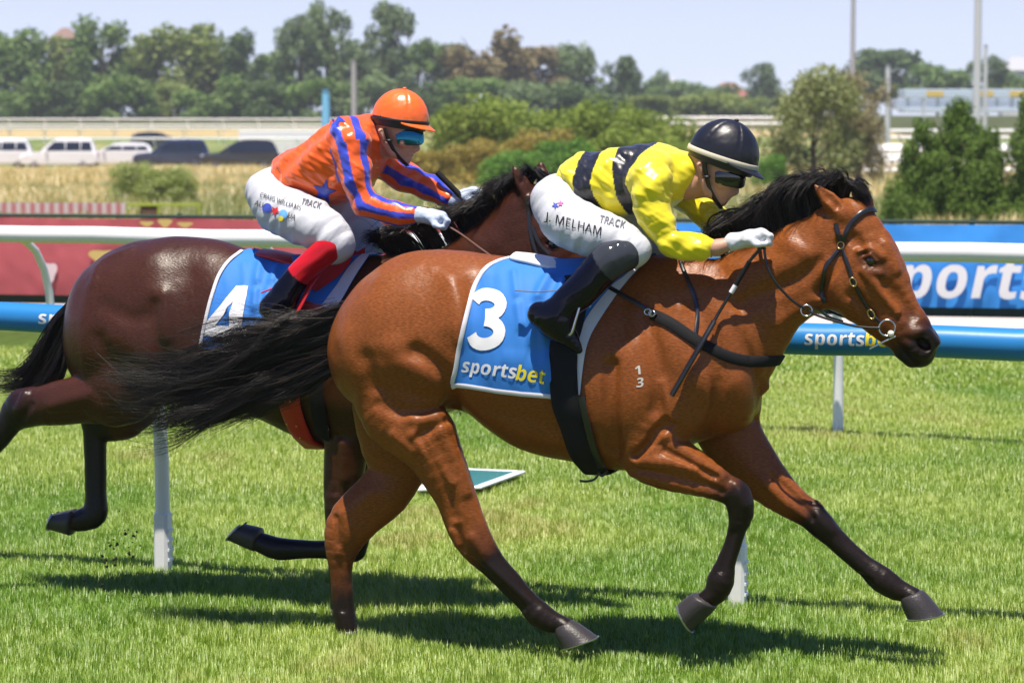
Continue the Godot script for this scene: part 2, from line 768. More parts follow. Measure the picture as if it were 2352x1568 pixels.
func horse_one_field() -> Field:
	var f := Field.new()
	var T := T1
	trunk(f, T, [
		[762, 785, 800, 0.01, 0.0], [767, 762, 835, 0.07, 0.0], [777, 734, 868, 0.12, 0.02], [792, 702, 898, 0.162, 0.04], [814, 668, 922, 0.2, 0.06], [840, 638, 938, 0.23, 0.08], [875, 611, 945, 0.252, 0.1],
		[905, 592, 948, 0.268, 0.12], [940, 579, 950, 0.273, 0.14], [1000, 573, 948, 0.27, 0.16], [1050, 575, 940, 0.262, 0.16], [1090, 579, 952, 0.262, 0.14], [1130, 585, 985, 0.27, 0.1], [1185, 591, 1022, 0.28, 0.06],
		[1242, 596, 1044, 0.287, 0.05], [1317, 598, 1059, 0.285, 0.08], [1373, 595, 1070, 0.275, 0.16], [1420, 590, 1078, 0.262, 0.24], [1470, 586, 1075, 0.245, 0.3], [1530, 586, 1050, 0.23, 0.3], [1600, 594, 1018, 0.215, 0.22],
		[1655, 622, 1000, 0.20, 0.12], [1698, 680, 990, 0.172, 0.0], [1726, 760, 972, 0.13, 0.0], [1741, 835, 940, 0.08, 0.0], [1747, 875, 905, 0.02, 0.0]], 0.05)
	# neck and head
	chain(f, T, [[1590, 650, 1730, 905, 0, 1.75], [1650, 592, 1760, 840, 0, 1.9], [1720, 556, 1774, 792, 0, 2.0], [1790, 529, 1812, 752, 0, 2.1], [1850, 503, 1846, 723, 0, 2.15], [1912, 482, 1890, 672, 0, 2.1]], 0.06)
	chain(f, T, [[1905, 590, 1990, 462, 0, 1.7], [1893, 640, 2046, 532, 0, 1.75], [1899, 690, 2072, 578, 0, 1.75], [1948, 726, 2092, 642, 0, 1.75], [1996, 762, 2113, 692, 0, 1.62], [2034, 790, 2136, 730, 0, 1.5], [2062, 812, 2150, 768, 0, 1.35], [2084, 822, 2148, 800, 0, 1.0]], 0.03)
	# legs
	chain(f, T, [[806, 800, 1018, 790, 0.115, 1.55], [808, 895, 1026, 915, 0.125, 1.6], [846, 964, 1030, 956, 0.14, 1.5], [904, 1003, 1052, 1010, 0.15, 1.45], [942, 1052, 1067, 1053, 0.15, 1.4], [975, 1101, 1083, 1102, 0.145, 1.35], [1000, 1147, 1096, 1142, 0.14, 1.35], [1018, 1195, 1110, 1182, 0.135, 1.4],
		[1037, 1238, 1126, 1222, 0.13, 1.45], [1064, 1268, 1142, 1258, 0.125, 1.4], [1102, 1303, 1163, 1290, 0.12, 1.25], [1147, 1347, 1202, 1337, 0.115, 1.25], [1188, 1390, 1236, 1374, 0.11, 1.2], [1212, 1424, 1264, 1396, 0.108, 1.1], [1246, 1442, 1288, 1413, 0.106, 1.0], [1268, 1444, 1304, 1422, 0.105, 1.0], [1280, 1452, 1318, 1430, 0.105, 0.85]], 0.016)
	chain(f, T, [[800, 820, 1000, 810, -0.11, 1.55], [808, 915, 1000, 950, -0.125, 1.6], [828, 985, 1000, 1040, -0.135, 1.5], [848, 1056, 974, 1098, -0.14, 1.4], [824, 1110, 944, 1142, -0.13, 1.35], [790, 1147, 904, 1175, -0.12, 1.4], [757, 1182, 868, 1206, -0.11, 1.45],
		[744, 1222, 840, 1236, -0.105, 1.45], [748, 1266, 818, 1272, -0.1, 1.3], [756, 1310, 808, 1310, -0.1, 1.2], [762, 1370, 812, 1374, -0.1, 1.15], [768, 1425, 818, 1430, -0.1, 1.1], [775, 1452, 822, 1452, -0.1, 1.05]], 0.016)
	chain(f, T, [[1450, 860, 1640, 800, 0.12, 1.7], [1428, 990, 1600, 900, 0.125, 1.5], [1426, 1070, 1545, 985, 0.14, 1.35], [1490, 1112, 1570, 1003, 0.145, 1.3], [1550, 1127, 1613, 1033, 0.14, 1.3], [1610, 1139, 1656, 1070, 0.135, 1.25], [1649, 1150, 1690, 1095, 0.13, 1.15], [1670, 1162, 1716, 1112, 0.13, 1.1],
		[1673, 1186, 1732, 1168, 0.13, 1.1], [1672, 1213, 1716, 1213, 0.13, 1.1], [1662, 1251, 1703, 1255, 0.13, 1.1], [1645, 1290, 1691, 1294, 0.13, 1.1], [1624, 1328, 1688, 1338, 0.13, 1.15], [1618, 1354, 1672, 1366, 0.13, 1.1], [1602, 1366, 1642, 1390, 0.13, 1.0], [1590, 1374, 1632, 1400, 0.13, 0.9]], 0.014)
	chain(f, T, [[1560, 880, 1740, 860, -0.12, 1.6], [1590, 1000, 1735, 930, -0.13, 1.5], [1640, 1066, 1766, 1008, -0.13, 1.4], [1722, 1140, 1802, 1068, -0.125, 1.3], [1765, 1166, 1832, 1108, -0.12, 1.25], [1804, 1186, 1862, 1140, -0.12, 1.2], [1838, 1205, 1886, 1158, -0.12, 1.15], [1866, 1230, 1914, 1188, -0.12, 1.1],
		[1897, 1252, 1936, 1218, -0.12, 1.1], [1937, 1287, 1968, 1250, -0.12, 1.1], [1977, 1323, 2008, 1284, -0.12, 1.1], [2002, 1350, 2052, 1312, -0.12, 1.15], [2036, 1368, 2080, 1336, -0.12, 1.1], [2060, 1372, 2098, 1348, -0.12, 1.0], [2076, 1382, 2118, 1360, -0.12, 0.9]], 0.014)
	# muscles of the near side and their partners on the far side
	for q in [
		[[[870, 930], [930, 946], [1000, 938], [1036, 920]], 0.022, -0.012], [[[945, 962], [1000, 962]], 0.025, 0.008], [[[1020, 850], [1040, 900], [1062, 950]], 0.009, 0.004], [[[1000, 620], [1030, 640], [1056, 700], [1060, 780]], 0.03, 0.008],
		[[[1430, 700], [1440, 790]], 0.03, -0.006], [[[1495, 995], [1543, 974]], 0.014, -0.012], [[[1520, 880], [1545, 960]], 0.02, 0.008], [[[1610, 860], [1625, 930]], 0.025, 0.01], [[[1690, 720], [1730, 800], [1745, 850]], 0.022, 0.008], [[[1810, 560], [1870, 590]], 0.03, 0.008], [[[1600, 620], [1700, 640]], 0.04, -0.006],
		[[[1040, 650], [1048, 740]], 0.06, 0.016], [[[850, 690], [960, 640]], 0.1, 0.012], [[[905, 812], [985, 878]], 0.055, 0.02], [[[1000, 925], [1015, 975]], 0.045, 0.014],
		[[[790, 780], [822, 880]], 0.055, 0.012], [[[955, 808], [1005, 842], [1034, 895], [1048, 945]], 0.027, -0.018], [[[880, 818], [955, 808]], 0.034, -0.007],
		[[[840, 825], [868, 890], [915, 945]], 0.035, -0.012], [[[1092, 660], [1090, 760], [1082, 850]], 0.06, -0.02], [[[880, 640], [990, 600]], 0.04, 0.006],
		[[[1445, 800], [1462, 900], [1465, 1000]], 0.065, 0.022], [[[1405, 840], [1402, 930], [1412, 1030]], 0.026, -0.024], [[[1485, 730], [1515, 850], [1508, 940]], 0.03, -0.012],
		[[[1540, 760], [1590, 880]], 0.06, 0.014], [[[1570, 930], [1590, 960]], 0.045, 0.012], [[[1590, 690], [1640, 780], [1655, 850]], 0.035, -0.016],
		[[[1700, 880], [1712, 950]], 0.05, 0.016], [[[1652, 880], [1640, 960], [1620, 1000]], 0.024, -0.018], [[[1740, 900], [1735, 965]], 0.02, -0.008],
		[[[1680, 640], [1820, 600]], 0.05, 0.01], [[[1700, 700], [1830, 640], [1880, 600]], 0.03, -0.012], [[[1790, 740], [1870, 690]], 0.03, 0.006], [[[1500, 640], [1560, 700]], 0.05, 0.012],
		[[[1180, 980], [1300, 1020]], 0.05, 0.008], [[[1100, 930], [1200, 960], [1300, 985]], 0.04, -0.008]]:
		swell(f, T, q[0], q[1], q[2])
	for q in [
		[[[1460, 1060], [1530, 1062], [1600, 1078]], 0.02, 0.01], [[[1530, 1005], [1590, 1045], [1660, 1092]], 0.02, 0.011], [[[1450, 1088], [1540, 1112], [1630, 1136]], 0.014, 0.009],
		[[[1470, 1078], [1540, 1092], [1620, 1112], [1660, 1130]], 0.011, -0.012], [[[1528, 1035], [1580, 1062], [1645, 1094]], 0.011, -0.011], [[[1528, 970], [1500, 1005], [1462, 1046]], 0.016, -0.02],
		[[[1750, 1100], [1800, 1150], [1850, 1185]], 0.018, 0.01], [[[1795, 1060], [1840, 1110], [1885, 1165]], 0.016, 0.009], [[[1775, 1095], [1825, 1140], [1868, 1190]], 0.011, -0.012],
		[[[950, 1000], [990, 1050], [1030, 1110]], 0.022, 0.012], [[[1010, 990], [1050, 1060], [1070, 1130]], 0.024, 0.008], [[[962, 1008], [1000, 1065], [1030, 1125], [1042, 1185]], 0.018, -0.012],
		[[[905, 1000], [945, 1035]], 0.02, 0.01], [[[1020, 970], [990, 985], [965, 1000]], 0.02, -0.012],
		[[[1052, 1215], [1062, 1262]], 0.014, -0.012], [[[1085, 1235], [1108, 1270]], 0.02, 0.01], [[[1040, 1222], [1050, 1250]], 0.016, 0.01],
		[[[1082, 1286], [1140, 1338], [1198, 1396]], 0.011, -0.02], [[[1068, 1284], [1130, 1340], [1190, 1400]], 0.009, 0.007], [[[1112, 1290], [1160, 1332], [1215, 1380]], 0.014, 0.004], [[[1902, 1262], [1950, 1302], [2000, 1338]], 0.011, -0.02], [[[1890, 1262], [1940, 1306], [1996, 1346]], 0.008, 0.006],
		[[[1690, 1115], [1712, 1160]], 0.022, 0.007], [[[1682, 1225], [1672, 1260], [1658, 1310]], 0.011, -0.014], [[[1880, 1185], [1912, 1215]], 0.022, 0.007],
		[[[790, 1180], [800, 1240]], 0.02, 0.008], [[[770, 1190], [775, 1250]], 0.013, -0.01], [[[778, 1285], [786, 1400]], 0.011, -0.014], [[[850, 1130], [800, 1170]], 0.03, 0.008]]:
		swell(f, T, q[0], q[1], q[2], false)
	# face
	for q in [
		[[[1905, 620], [1935, 690]], 0.045, 0.0140], [[[1985, 622], [2030, 680], [2062, 716]], 0.014, 0.0168], [[[1962, 548], [1985, 575]], 0.02, -0.0168], [[[1975, 575], [2000, 572], [2025, 590]], 0.014, 0.0196],
		[[[2040, 660], [2090, 720]], 0.024, -0.0140], [[[1960, 680], [2000, 720]], 0.025, -0.0112], [[[2000, 625], [2022, 628]], 0.012, 0.0112], [[[2095, 765], [2125, 762], [2150, 785]], 0.016, 0.0168],
		[[[2090, 790], [2105, 812], [2130, 815]], 0.014, 0.0112], [[[2035, 560], [2060, 620]], 0.02, 0.0084], [[[1930, 560], [1920, 610], [1885, 670]], 0.02, -0.0140], [[[2065, 815], [2090, 835]], 0.02, 0.0084]]:
		swell(f, T, q[0], q[1], q[2])
	settle(f)
	# nostrils, mouth, eye sockets: cut where the surface is
	face_cuts(f, T, [2107, 778, 2138, 804], [[2052, 778], [2066, 794], [2082, 814], [2104, 838]], [2000, 598])
	ear(f, in_plane(T, 1936, 492, 0.05), in_plane(T, 1870, 423, 0.06), 1.0)
	ear(f, in_plane(T, 1988, 470, -0.05), in_plane(T, 1961, 412, -0.075), -1.0)
	f.fresh()
	return f

func face_cuts(f: Field, T: Transform3D, nostril: Array, mouth: Array, eye_px: Array) -> void:
	var a: Vector3 = hit(f, T, nostril[0], nostril[1])
	var c: Vector3 = hit(f, T, nostril[2], nostril[3])
	var lips := []
	for q in mouth:
		lips.append(hit(f, T, q[0], q[1]))
	var e: Vector3 = hit(f, T, eye_px[0], eye_px[1])
	for s in [1.0, -1.0]:
		var fl := Vector3(1, 1, s)
		# raised rim, then the opening
		f.egg((a + Vector3(-0.01, 0.008, -0.012)) * fl, (c + Vector3(0.008, -0.008, -0.012)) * fl, 0.031, 0.024, 0.012)
		f.egg((a + Vector3(0.002, -0.002, 0.004)) * fl, (c + Vector3(-0.002, 0.002, 0.004)) * fl, 0.0185, 0.026, 0.006, true)
		for i in lips.size() - 1:
			if lips[i] != null and lips[i + 1] != null:
				f.cap(lips[i] * fl, lips[i + 1] * fl, 0.0035, 0.0035, 0.01, 1.0, true)
		f.ell((e + Vector3(0, 0, 0.006)) * fl, Vector3(0.025, 0.0165, 0.02), Basis(Vector3(0, 0, 1), -0.55), 0.01, true)
		# lids
		f.cap((e + Vector3(-0.022, 0.012, 0.0)) * fl, (e + Vector3(0.0, 0.02, 0.004)) * fl, 0.006, 0.0075, 0.008)
		f.cap((e + Vector3(0.0, 0.02, 0.004)) * fl, (e + Vector3(0.024, -0.004, 0.0)) * fl, 0.0075, 0.006, 0.008)
		f.cap((e + Vector3(-0.018, -0.006, -0.001)) * fl, (e + Vector3(0.016, -0.018, -0.001)) * fl, 0.005, 0.005, 0.008)
	eye_spot = e
	f.noise = FastNoiseLite.new()
	f.noise.seed = 9
	f.noise.frequency = 9.0
	f.noise.fractal_octaves = 3
	f.amp = 0.0018
	f.fresh()

var eye_spot := Vector3.ZERO

# how black the points of the coat are: distance down each leg past the knee or hock, the muzzle
class Coat extends Paint:
	var zones := []
	var base := Color.WHITE
	var dark := Color.BLACK
	var noise := FastNoiseLite.new()
	func color(p: Vector3, _n: Vector3) -> Color:
		var b := 0.0
		for z in zones:
			var a: Vector3 = z[0]
			var d: Vector3 = z[1] - a
			var t := (p - a).dot(d) / d.length_squared()
			var e := ((p - a) - d * clampf(t, 0.0, 1.6)).length()
			if e < z[2]:
				b = maxf(b, clampf((t + noise.get_noise_3dv(p * 900.0) * 0.2) * z[3] + z[4], 0.0, 1.0) * (1.0 - smoothstep(z[2] * 0.5, z[2], e)))
		var v := 1.0 + 0.16 * noise.get_noise_3dv(p * 220.0) + 0.08 * noise.get_noise_3dv(p * 4000.0)
		return (base * v).lerp(dark, minf(b * 1.12, 0.985))

func horse_two_field() -> Field:
	var f := Field.new()
	var T := T2
	trunk(f, T, [
		[158, 765, 790, 0.01, 0.0], [163, 715, 835, 0.075, 0.0], [173, 670, 866, 0.12, 0.02], [187, 638, 884, 0.16, 0.04], [205, 615, 900, 0.195, 0.06], [230, 595, 915, 0.225, 0.08], [255, 578, 922, 0.25, 0.1], [300, 558, 926, 0.262, 0.12],
		[352, 549, 926, 0.268, 0.14], [404, 543, 922, 0.268, 0.16], [457, 545, 910, 0.262, 0.16], [510, 553, 915, 0.262, 0.14], [562, 570, 944, 0.27, 0.1], [620, 583, 970, 0.28, 0.06], [690, 591, 1003, 0.285, 0.06], [760, 594, 1026, 0.278, 0.14],
		[830, 590, 1034, 0.262, 0.24], [890, 585, 1024, 0.24, 0.3], [950, 588, 990, 0.22, 0.24], [1010, 612, 955, 0.2, 0.12], [1060, 670, 935, 0.17, 0.0], [1092, 745, 912, 0.125, 0.0], [1110, 820, 875, 0.04, 0.0]], 0.05)
	chain(f, T, [[930, 650, 1070, 880, 0, 1.75], [985, 596, 1100, 812, 0, 1.9], [1048, 553, 1125, 748, 0, 2.0], [1108, 506, 1160, 690, 0, 2.1], [1172, 462, 1190, 640, 0, 2.1]], 0.06)
	chain(f, T, [[1185, 550, 1245, 425, 0, 1.7], [1178, 600, 1298, 480, 0, 1.75], [1188, 645, 1328, 528, 0, 1.75], [1232, 676, 1350, 590, 0, 1.75], [1280, 705, 1372, 642, 0, 1.62], [1318, 733, 1393, 682, 0, 1.5], [1345, 753, 1407, 716, 0, 1.35], [1366, 763, 1404, 744, 0, 1.0]], 0.03)
	# near hind trails behind, far hind swings under, near fore carries the weight, far fore is folded
	chain(f, T, [[200, 800, 396, 790, 0.115, 1.55], [185, 862, 374, 890, 0.125, 1.6], [215, 846, 268, 972, 0.14, 1.3], [180, 858, 205, 974, 0.14, 1.3], [132, 872, 140, 979, 0.14, 1.3], [92, 886, 95, 980, 0.135, 1.35], [44, 890, 62, 984, 0.13, 1.45], [6, 938, 38, 996, 0.125, 1.35], [-22, 982, 12, 1028, 0.12, 1.2], [-56, 1026, -26, 1066, 0.12, 1.2], [-80, 1058, -42, 1098, 0.12, 1.1], [-108, 1082, -72, 1118, 0.12, 1.0]], 0.016)
	chain(f, T, [[190, 810, 385, 800, -0.115, 1.55], [205, 890, 370, 930, -0.125, 1.6], [205, 915, 310, 985, -0.13, 1.4], [190, 940, 272, 990, -0.12, 1.4], [188, 975, 250, 984, -0.11, 1.35], [191, 1012, 243, 1014, -0.11, 1.2], [194, 1075, 243, 1073, -0.11, 1.2], [195, 1132, 243, 1136, -0.11, 1.15], [192, 1160, 246, 1176, -0.11, 1.15], [184, 1170, 232, 1204, -0.11, 1.1], [168, 1172, 186, 1220, -0.11, 1.0]], 0.016)
	chain(f, T, [[760, 860, 960, 820, 0.12, 1.6], [745, 950, 890, 930, 0.125, 1.5], [744, 1012, 852, 1010, 0.135, 1.35], [743, 1075, 838, 1078, 0.13, 1.3], [743, 1135, 824, 1138, 0.13, 1.25], [746, 1182, 814, 1185, 0.125, 1.15], [748, 1216, 808, 1218, 0.125, 1.1], [752, 1258, 798, 1260, 0.12, 1.1], [755, 1318, 794, 1320, 0.12, 1.1], [757, 1370, 797, 1372, 0.12, 1.1], [758, 1405, 802, 1405, 0.12, 1.05]], 0.014)
	chain(f, T, [[780, 860, 960, 840, -0.12, 1.6], [765, 960, 890, 960, -0.13, 1.5], [768, 1060, 862, 1070, -0.13, 1.35], [775, 1140, 852, 1150, -0.125, 1.25], [783, 1200, 846, 1206, -0.12, 1.15], [798, 1228, 824, 1290, -0.12, 1.1], [745, 1240, 742, 1283, -0.12, 1.1], [690, 1238, 688, 1284, -0.12, 1.1], [646, 1234, 636, 1287, -0.12, 1.15], [615, 1226, 604, 1275, -0.12, 1.05], [592, 1220, 580, 1262, -0.12, 1.0]], 0.014)
	for q in [
		[[[345, 600], [350, 660]], 0.07, 0.016], [[[240, 650], [330, 600]], 0.1, 0.01], [[[270, 770], [340, 830]], 0.06, 0.018], [[[180, 740], [200, 840]], 0.06, 0.012],
		[[[354, 700], [350, 745], [362, 790], [385, 860]], 0.026, -0.015], [[[375, 680], [378, 770]], 0.03, 0.014], [[[240, 700], [300, 730], [340, 725]], 0.03, -0.01], [[[215, 650], [235, 600], [300, 575]], 0.02, 0.008],
		[[[230, 780], [250, 830]], 0.03, -0.012], [[[430, 640], [430, 760]], 0.07, -0.02], [[[1000, 590], [1130, 560]], 0.05, 0.01]]:
		swell(f, T, q[0], q[1] * 1.2, q[2] * 0.65)
	for q in [
		[[[200, 905], [120, 930]], 0.03, 0.01], [[[190, 950], [110, 955]], 0.016, -0.008], [[[55, 905], [40, 940]], 0.018, 0.012], [[[70, 930], [50, 965]], 0.014, -0.01], [[[780, 1020], [790, 1100]], 0.02, 0.01], [[[775, 1000], [770, 1130]], 0.012, -0.01],
		[[[1185, 600], [1210, 660]], 0.045, 0.01], [[[1255, 540], [1290, 545]], 0.02, 0.012]]:
		swell(f, T, q[0], q[1], q[2] * 0.8, false)
	settle(f)
	face_cuts(f, T, [1374, 722, 1394, 742], [[1335, 735], [1348, 748], [1362, 762]], [1268, 560])
	ear(f, in_plane(T, 1222, 462, 0.05), in_plane(T, 1177, 378, 0.06), 1.0)
	ear(f, in_plane(T, 1252, 432, -0.05), in_plane(T, 1240, 369, -0.06), -1.0)
	f.fresh()
	return f

func ear(f: Field, root: Vector3, tip: Vector3, s: float) -> void:
	groups += 1
	f.group = groups
	f.cap(root, root.lerp(tip, 0.5), 0.032, 0.03, 0.02, 1.2)
	f.cap(root.lerp(tip, 0.5), root.lerp(tip, 0.8), 0.03, 0.018, 0.02, 1.2)
	f.cap(root.lerp(tip, 0.8), tip, 0.018, 0.003, 0.02, 1.2)
	f.group = -1
	var off := Vector3(0.012, 0.004, 0.026 * s)
	f.cap(root.lerp(tip, 0.25) + off, root.lerp(tip, 0.55) + off, 0.014, 0.016, 0.012, 1.0, true)
	f.cap(root.lerp(tip, 0.55) + off, root.lerp(tip, 0.92) + off * 0.6, 0.016, 0.003, 0.012, 1.0, true)

# a hoof between the coronet (back, front) and the ground surface (heel, toe), with a pale shoe under it
func hoof(owner: Node3D, T: Transform3D, cb: Vector2, cf: Vector2, toe: Vector2, heel: Vector2, lat: float) -> void:
	var a := in_plane(T, cb.x, cb.y, lat)
	var b := in_plane(T, cf.x, cf.y, lat)
	var t := in_plane(T, toe.x, toe.y, lat)
	var h := in_plane(T, heel.x, heel.y, lat)
	var side := Vector3(0, 0, 1)
	var s := S.new()
	var pts := PackedVector3Array()
	var seg := 28
	var rows := 12
	var c0 := (a + b) * 0.5
	var c1 := (t + h) * 0.5
	var x0 := (b - a) * 0.54
	var x1 := (t - h) * 0.5
	var w0 := x0.length() * 0.98
	var w1 := x1.length() * 0.9
	for r in rows:
		var g := float(r) / (rows - 1)
		var grow: float = (1.0 + 0.01 * sin(g * 34.0)) * [0.3, 0.7, 0.9, 0.97, 0.98, 1.0, 1.0, 1.0, 1.0, 1.0, 1.0, 1.01][r]
		g = maxf(0.0, (r - 3.0) / (rows - 4.0))
		for q in seg + 1:
			var an := TAU * q / seg
			var ca := cos(an)
			var sq := sin(an)
			var heelcut := 0.9 if ca < 0 else 1.0
			pts.append(c0.lerp(c1, g) - (c1 - c0).normalized() * [0.016, 0.013, 0.008, 0.001, 0, 0, 0, 0, 0, 0, 0, 0][r] + (x0.lerp(x1, pow(g, 0.8)) * ca * heelcut + side * lerpf(w0, w1, pow(g, 0.7)) * sq) * grow)
	s.grid(pts, seg + 1)
	var m := s.vert(c1, (c1 - c0).normalized())
	var base := s.v.size()
	for q in seg + 1:
		s.vert(pts[(rows - 1) * (seg + 1) + q], (c1 - c0).normalized())
	for q in seg:
		s.tri(m, base + q, base + q + 1)
	# outward normals for the wall
	for i in range(0, (seg + 1) * rows):
		var o := s.v[i] - c0.lerp(c1, 0.5)
		if s.n[i].dot(o) < 0:
			s.n[i] = -s.n[i]
	var ho := part("hoof", s.mesh(), M.hoof, owner)
	var sh := S.new()
	var rim := PackedVector3Array()
	var nr := PackedVector3Array()
	var dn := (t - h).cross(side).normalized()
	if dn.dot(c1 - c0) < 0:
		dn = -dn
	for q in 27:
		var an := lerpf(-2.5, 2.5, q / 26.0)
		rim.append(c1 + x1 * cos(an) * 0.97 + side * w1 * sin(an) * 0.97 + dn * 0.001)
		nr.append(dn)
	sh.strap(rim, nr, 0.009, 0.006)
	part("horseshoe", sh.mesh(), M.shoe, ho)

# ---------------------------------------------------------------- hair
func guide(T: Transform3D, pts: Array) -> PackedVector3Array:
	var o := PackedVector3Array()
	for p in pts:
		o.append(in_plane(T, p[0], p[1], p[2]))
	return o

# guides all have the same number of points; locks follow a guide mix, strands follow their lock
func hair(out: S, guides: Array, locks: int, per_lock: int, radius: float, loose: float, sd: int, short := 0.55, curl := 0.02) -> void:
	var r := RandomNumberGenerator.new()
	r.seed = sd
	var n: int = guides[0].size()
	var seg := 11
	for l in locks:
		var g := r.randf() * (guides.size() - 1.001)
		var gi := int(g)
		g -= gi
		var ctr := PackedVector3Array()
		var root := Vector3(r.randfn(), r.randfn(), r.randfn()) * loose * 0.7
		var tip := Vector3(r.randfn(), r.randfn(), r.randfn()) * loose * 1.6
		var ph := r.randf() * TAU
		var len := r.randf_range(short, 1.0)
		var cu := r.randf_range(0.2, 1.0) * curl
		for i in seg:
			var t := float(i) / (seg - 1) * len * (n - 1)
			var j := mini(int(t), n - 2)
			var f := t - j
			var a: PackedVector3Array = guides[gi]
			var b: PackedVector3Array = guides[gi + 1]
			var pa := a[j].cubic_interpolate(a[j + 1], a[maxi(j - 1, 0)], a[mini(j + 2, n - 1)], f)
			var pb := b[j].cubic_interpolate(b[j + 1], b[maxi(j - 1, 0)], b[mini(j + 2, n - 1)], f)
			var u := float(i) / (seg - 1)
			ctr.append(pa.lerp(pb, g) + root.lerp(tip, u) + Vector3(sin(ph + u * 5.0) * 0.5, cos(ph * 1.7 + u * 7.0), sin(ph * 2.3 + u * 4.0)) * cu * u)
		for q in per_lock:
			var o0 := Vector3(r.randfn(), r.randfn(), r.randfn()) * loose * 0.45
			var o1 := Vector3(r.randfn(), r.randfn(), r.randfn()) * loose * 0.4
			var fray := Vector3(r.randfn(), r.randfn(), r.randfn()) * loose * 0.9
			var cut := r.randf_range(0.7, 1.0)
			var pts := PackedVector3Array()
			var rad := PackedFloat32Array()
			for i in seg:
				var u := float(i) / (seg - 1)
				var uu := u * cut * (seg - 1)
				var j := mini(int(uu), seg - 2)
				pts.append(ctr[j].lerp(ctr[j + 1], uu - j) + o0.lerp(o1, u) + fray * u * u * u)
				rad.append(radius * (1.0 - 0.75 * u))
			var sh := r.randf_range(0.6, 1.5)
			out.tint = Color(0.008 * sh, 0.0072 * sh, 0.007 * sh) if r.randf() < 0.82 else Color(0.026 * sh, 0.016 * sh, 0.011 * sh)
			out.tube(pts, rad, 3, false)

func eyeball(owner: Node3D, p: Vector3, r: float) -> void:
	var e := SphereMesh.new()
	e.radius = r
	e.height = r * 2
	e.radial_segments = 24
	e.rings = 12
	var o := part("eye", e, M.eye, owner)
	o.position = p

func legs_zone(T: Transform3D, x0: float, y0: float, x1: float, y1: float, lat: float, r: float, gain := 1.6, start := 0.0) -> Array:
	return [in_plane(T, x0, y0, lat), in_plane(T, x1, y1, lat), r, gain, start]

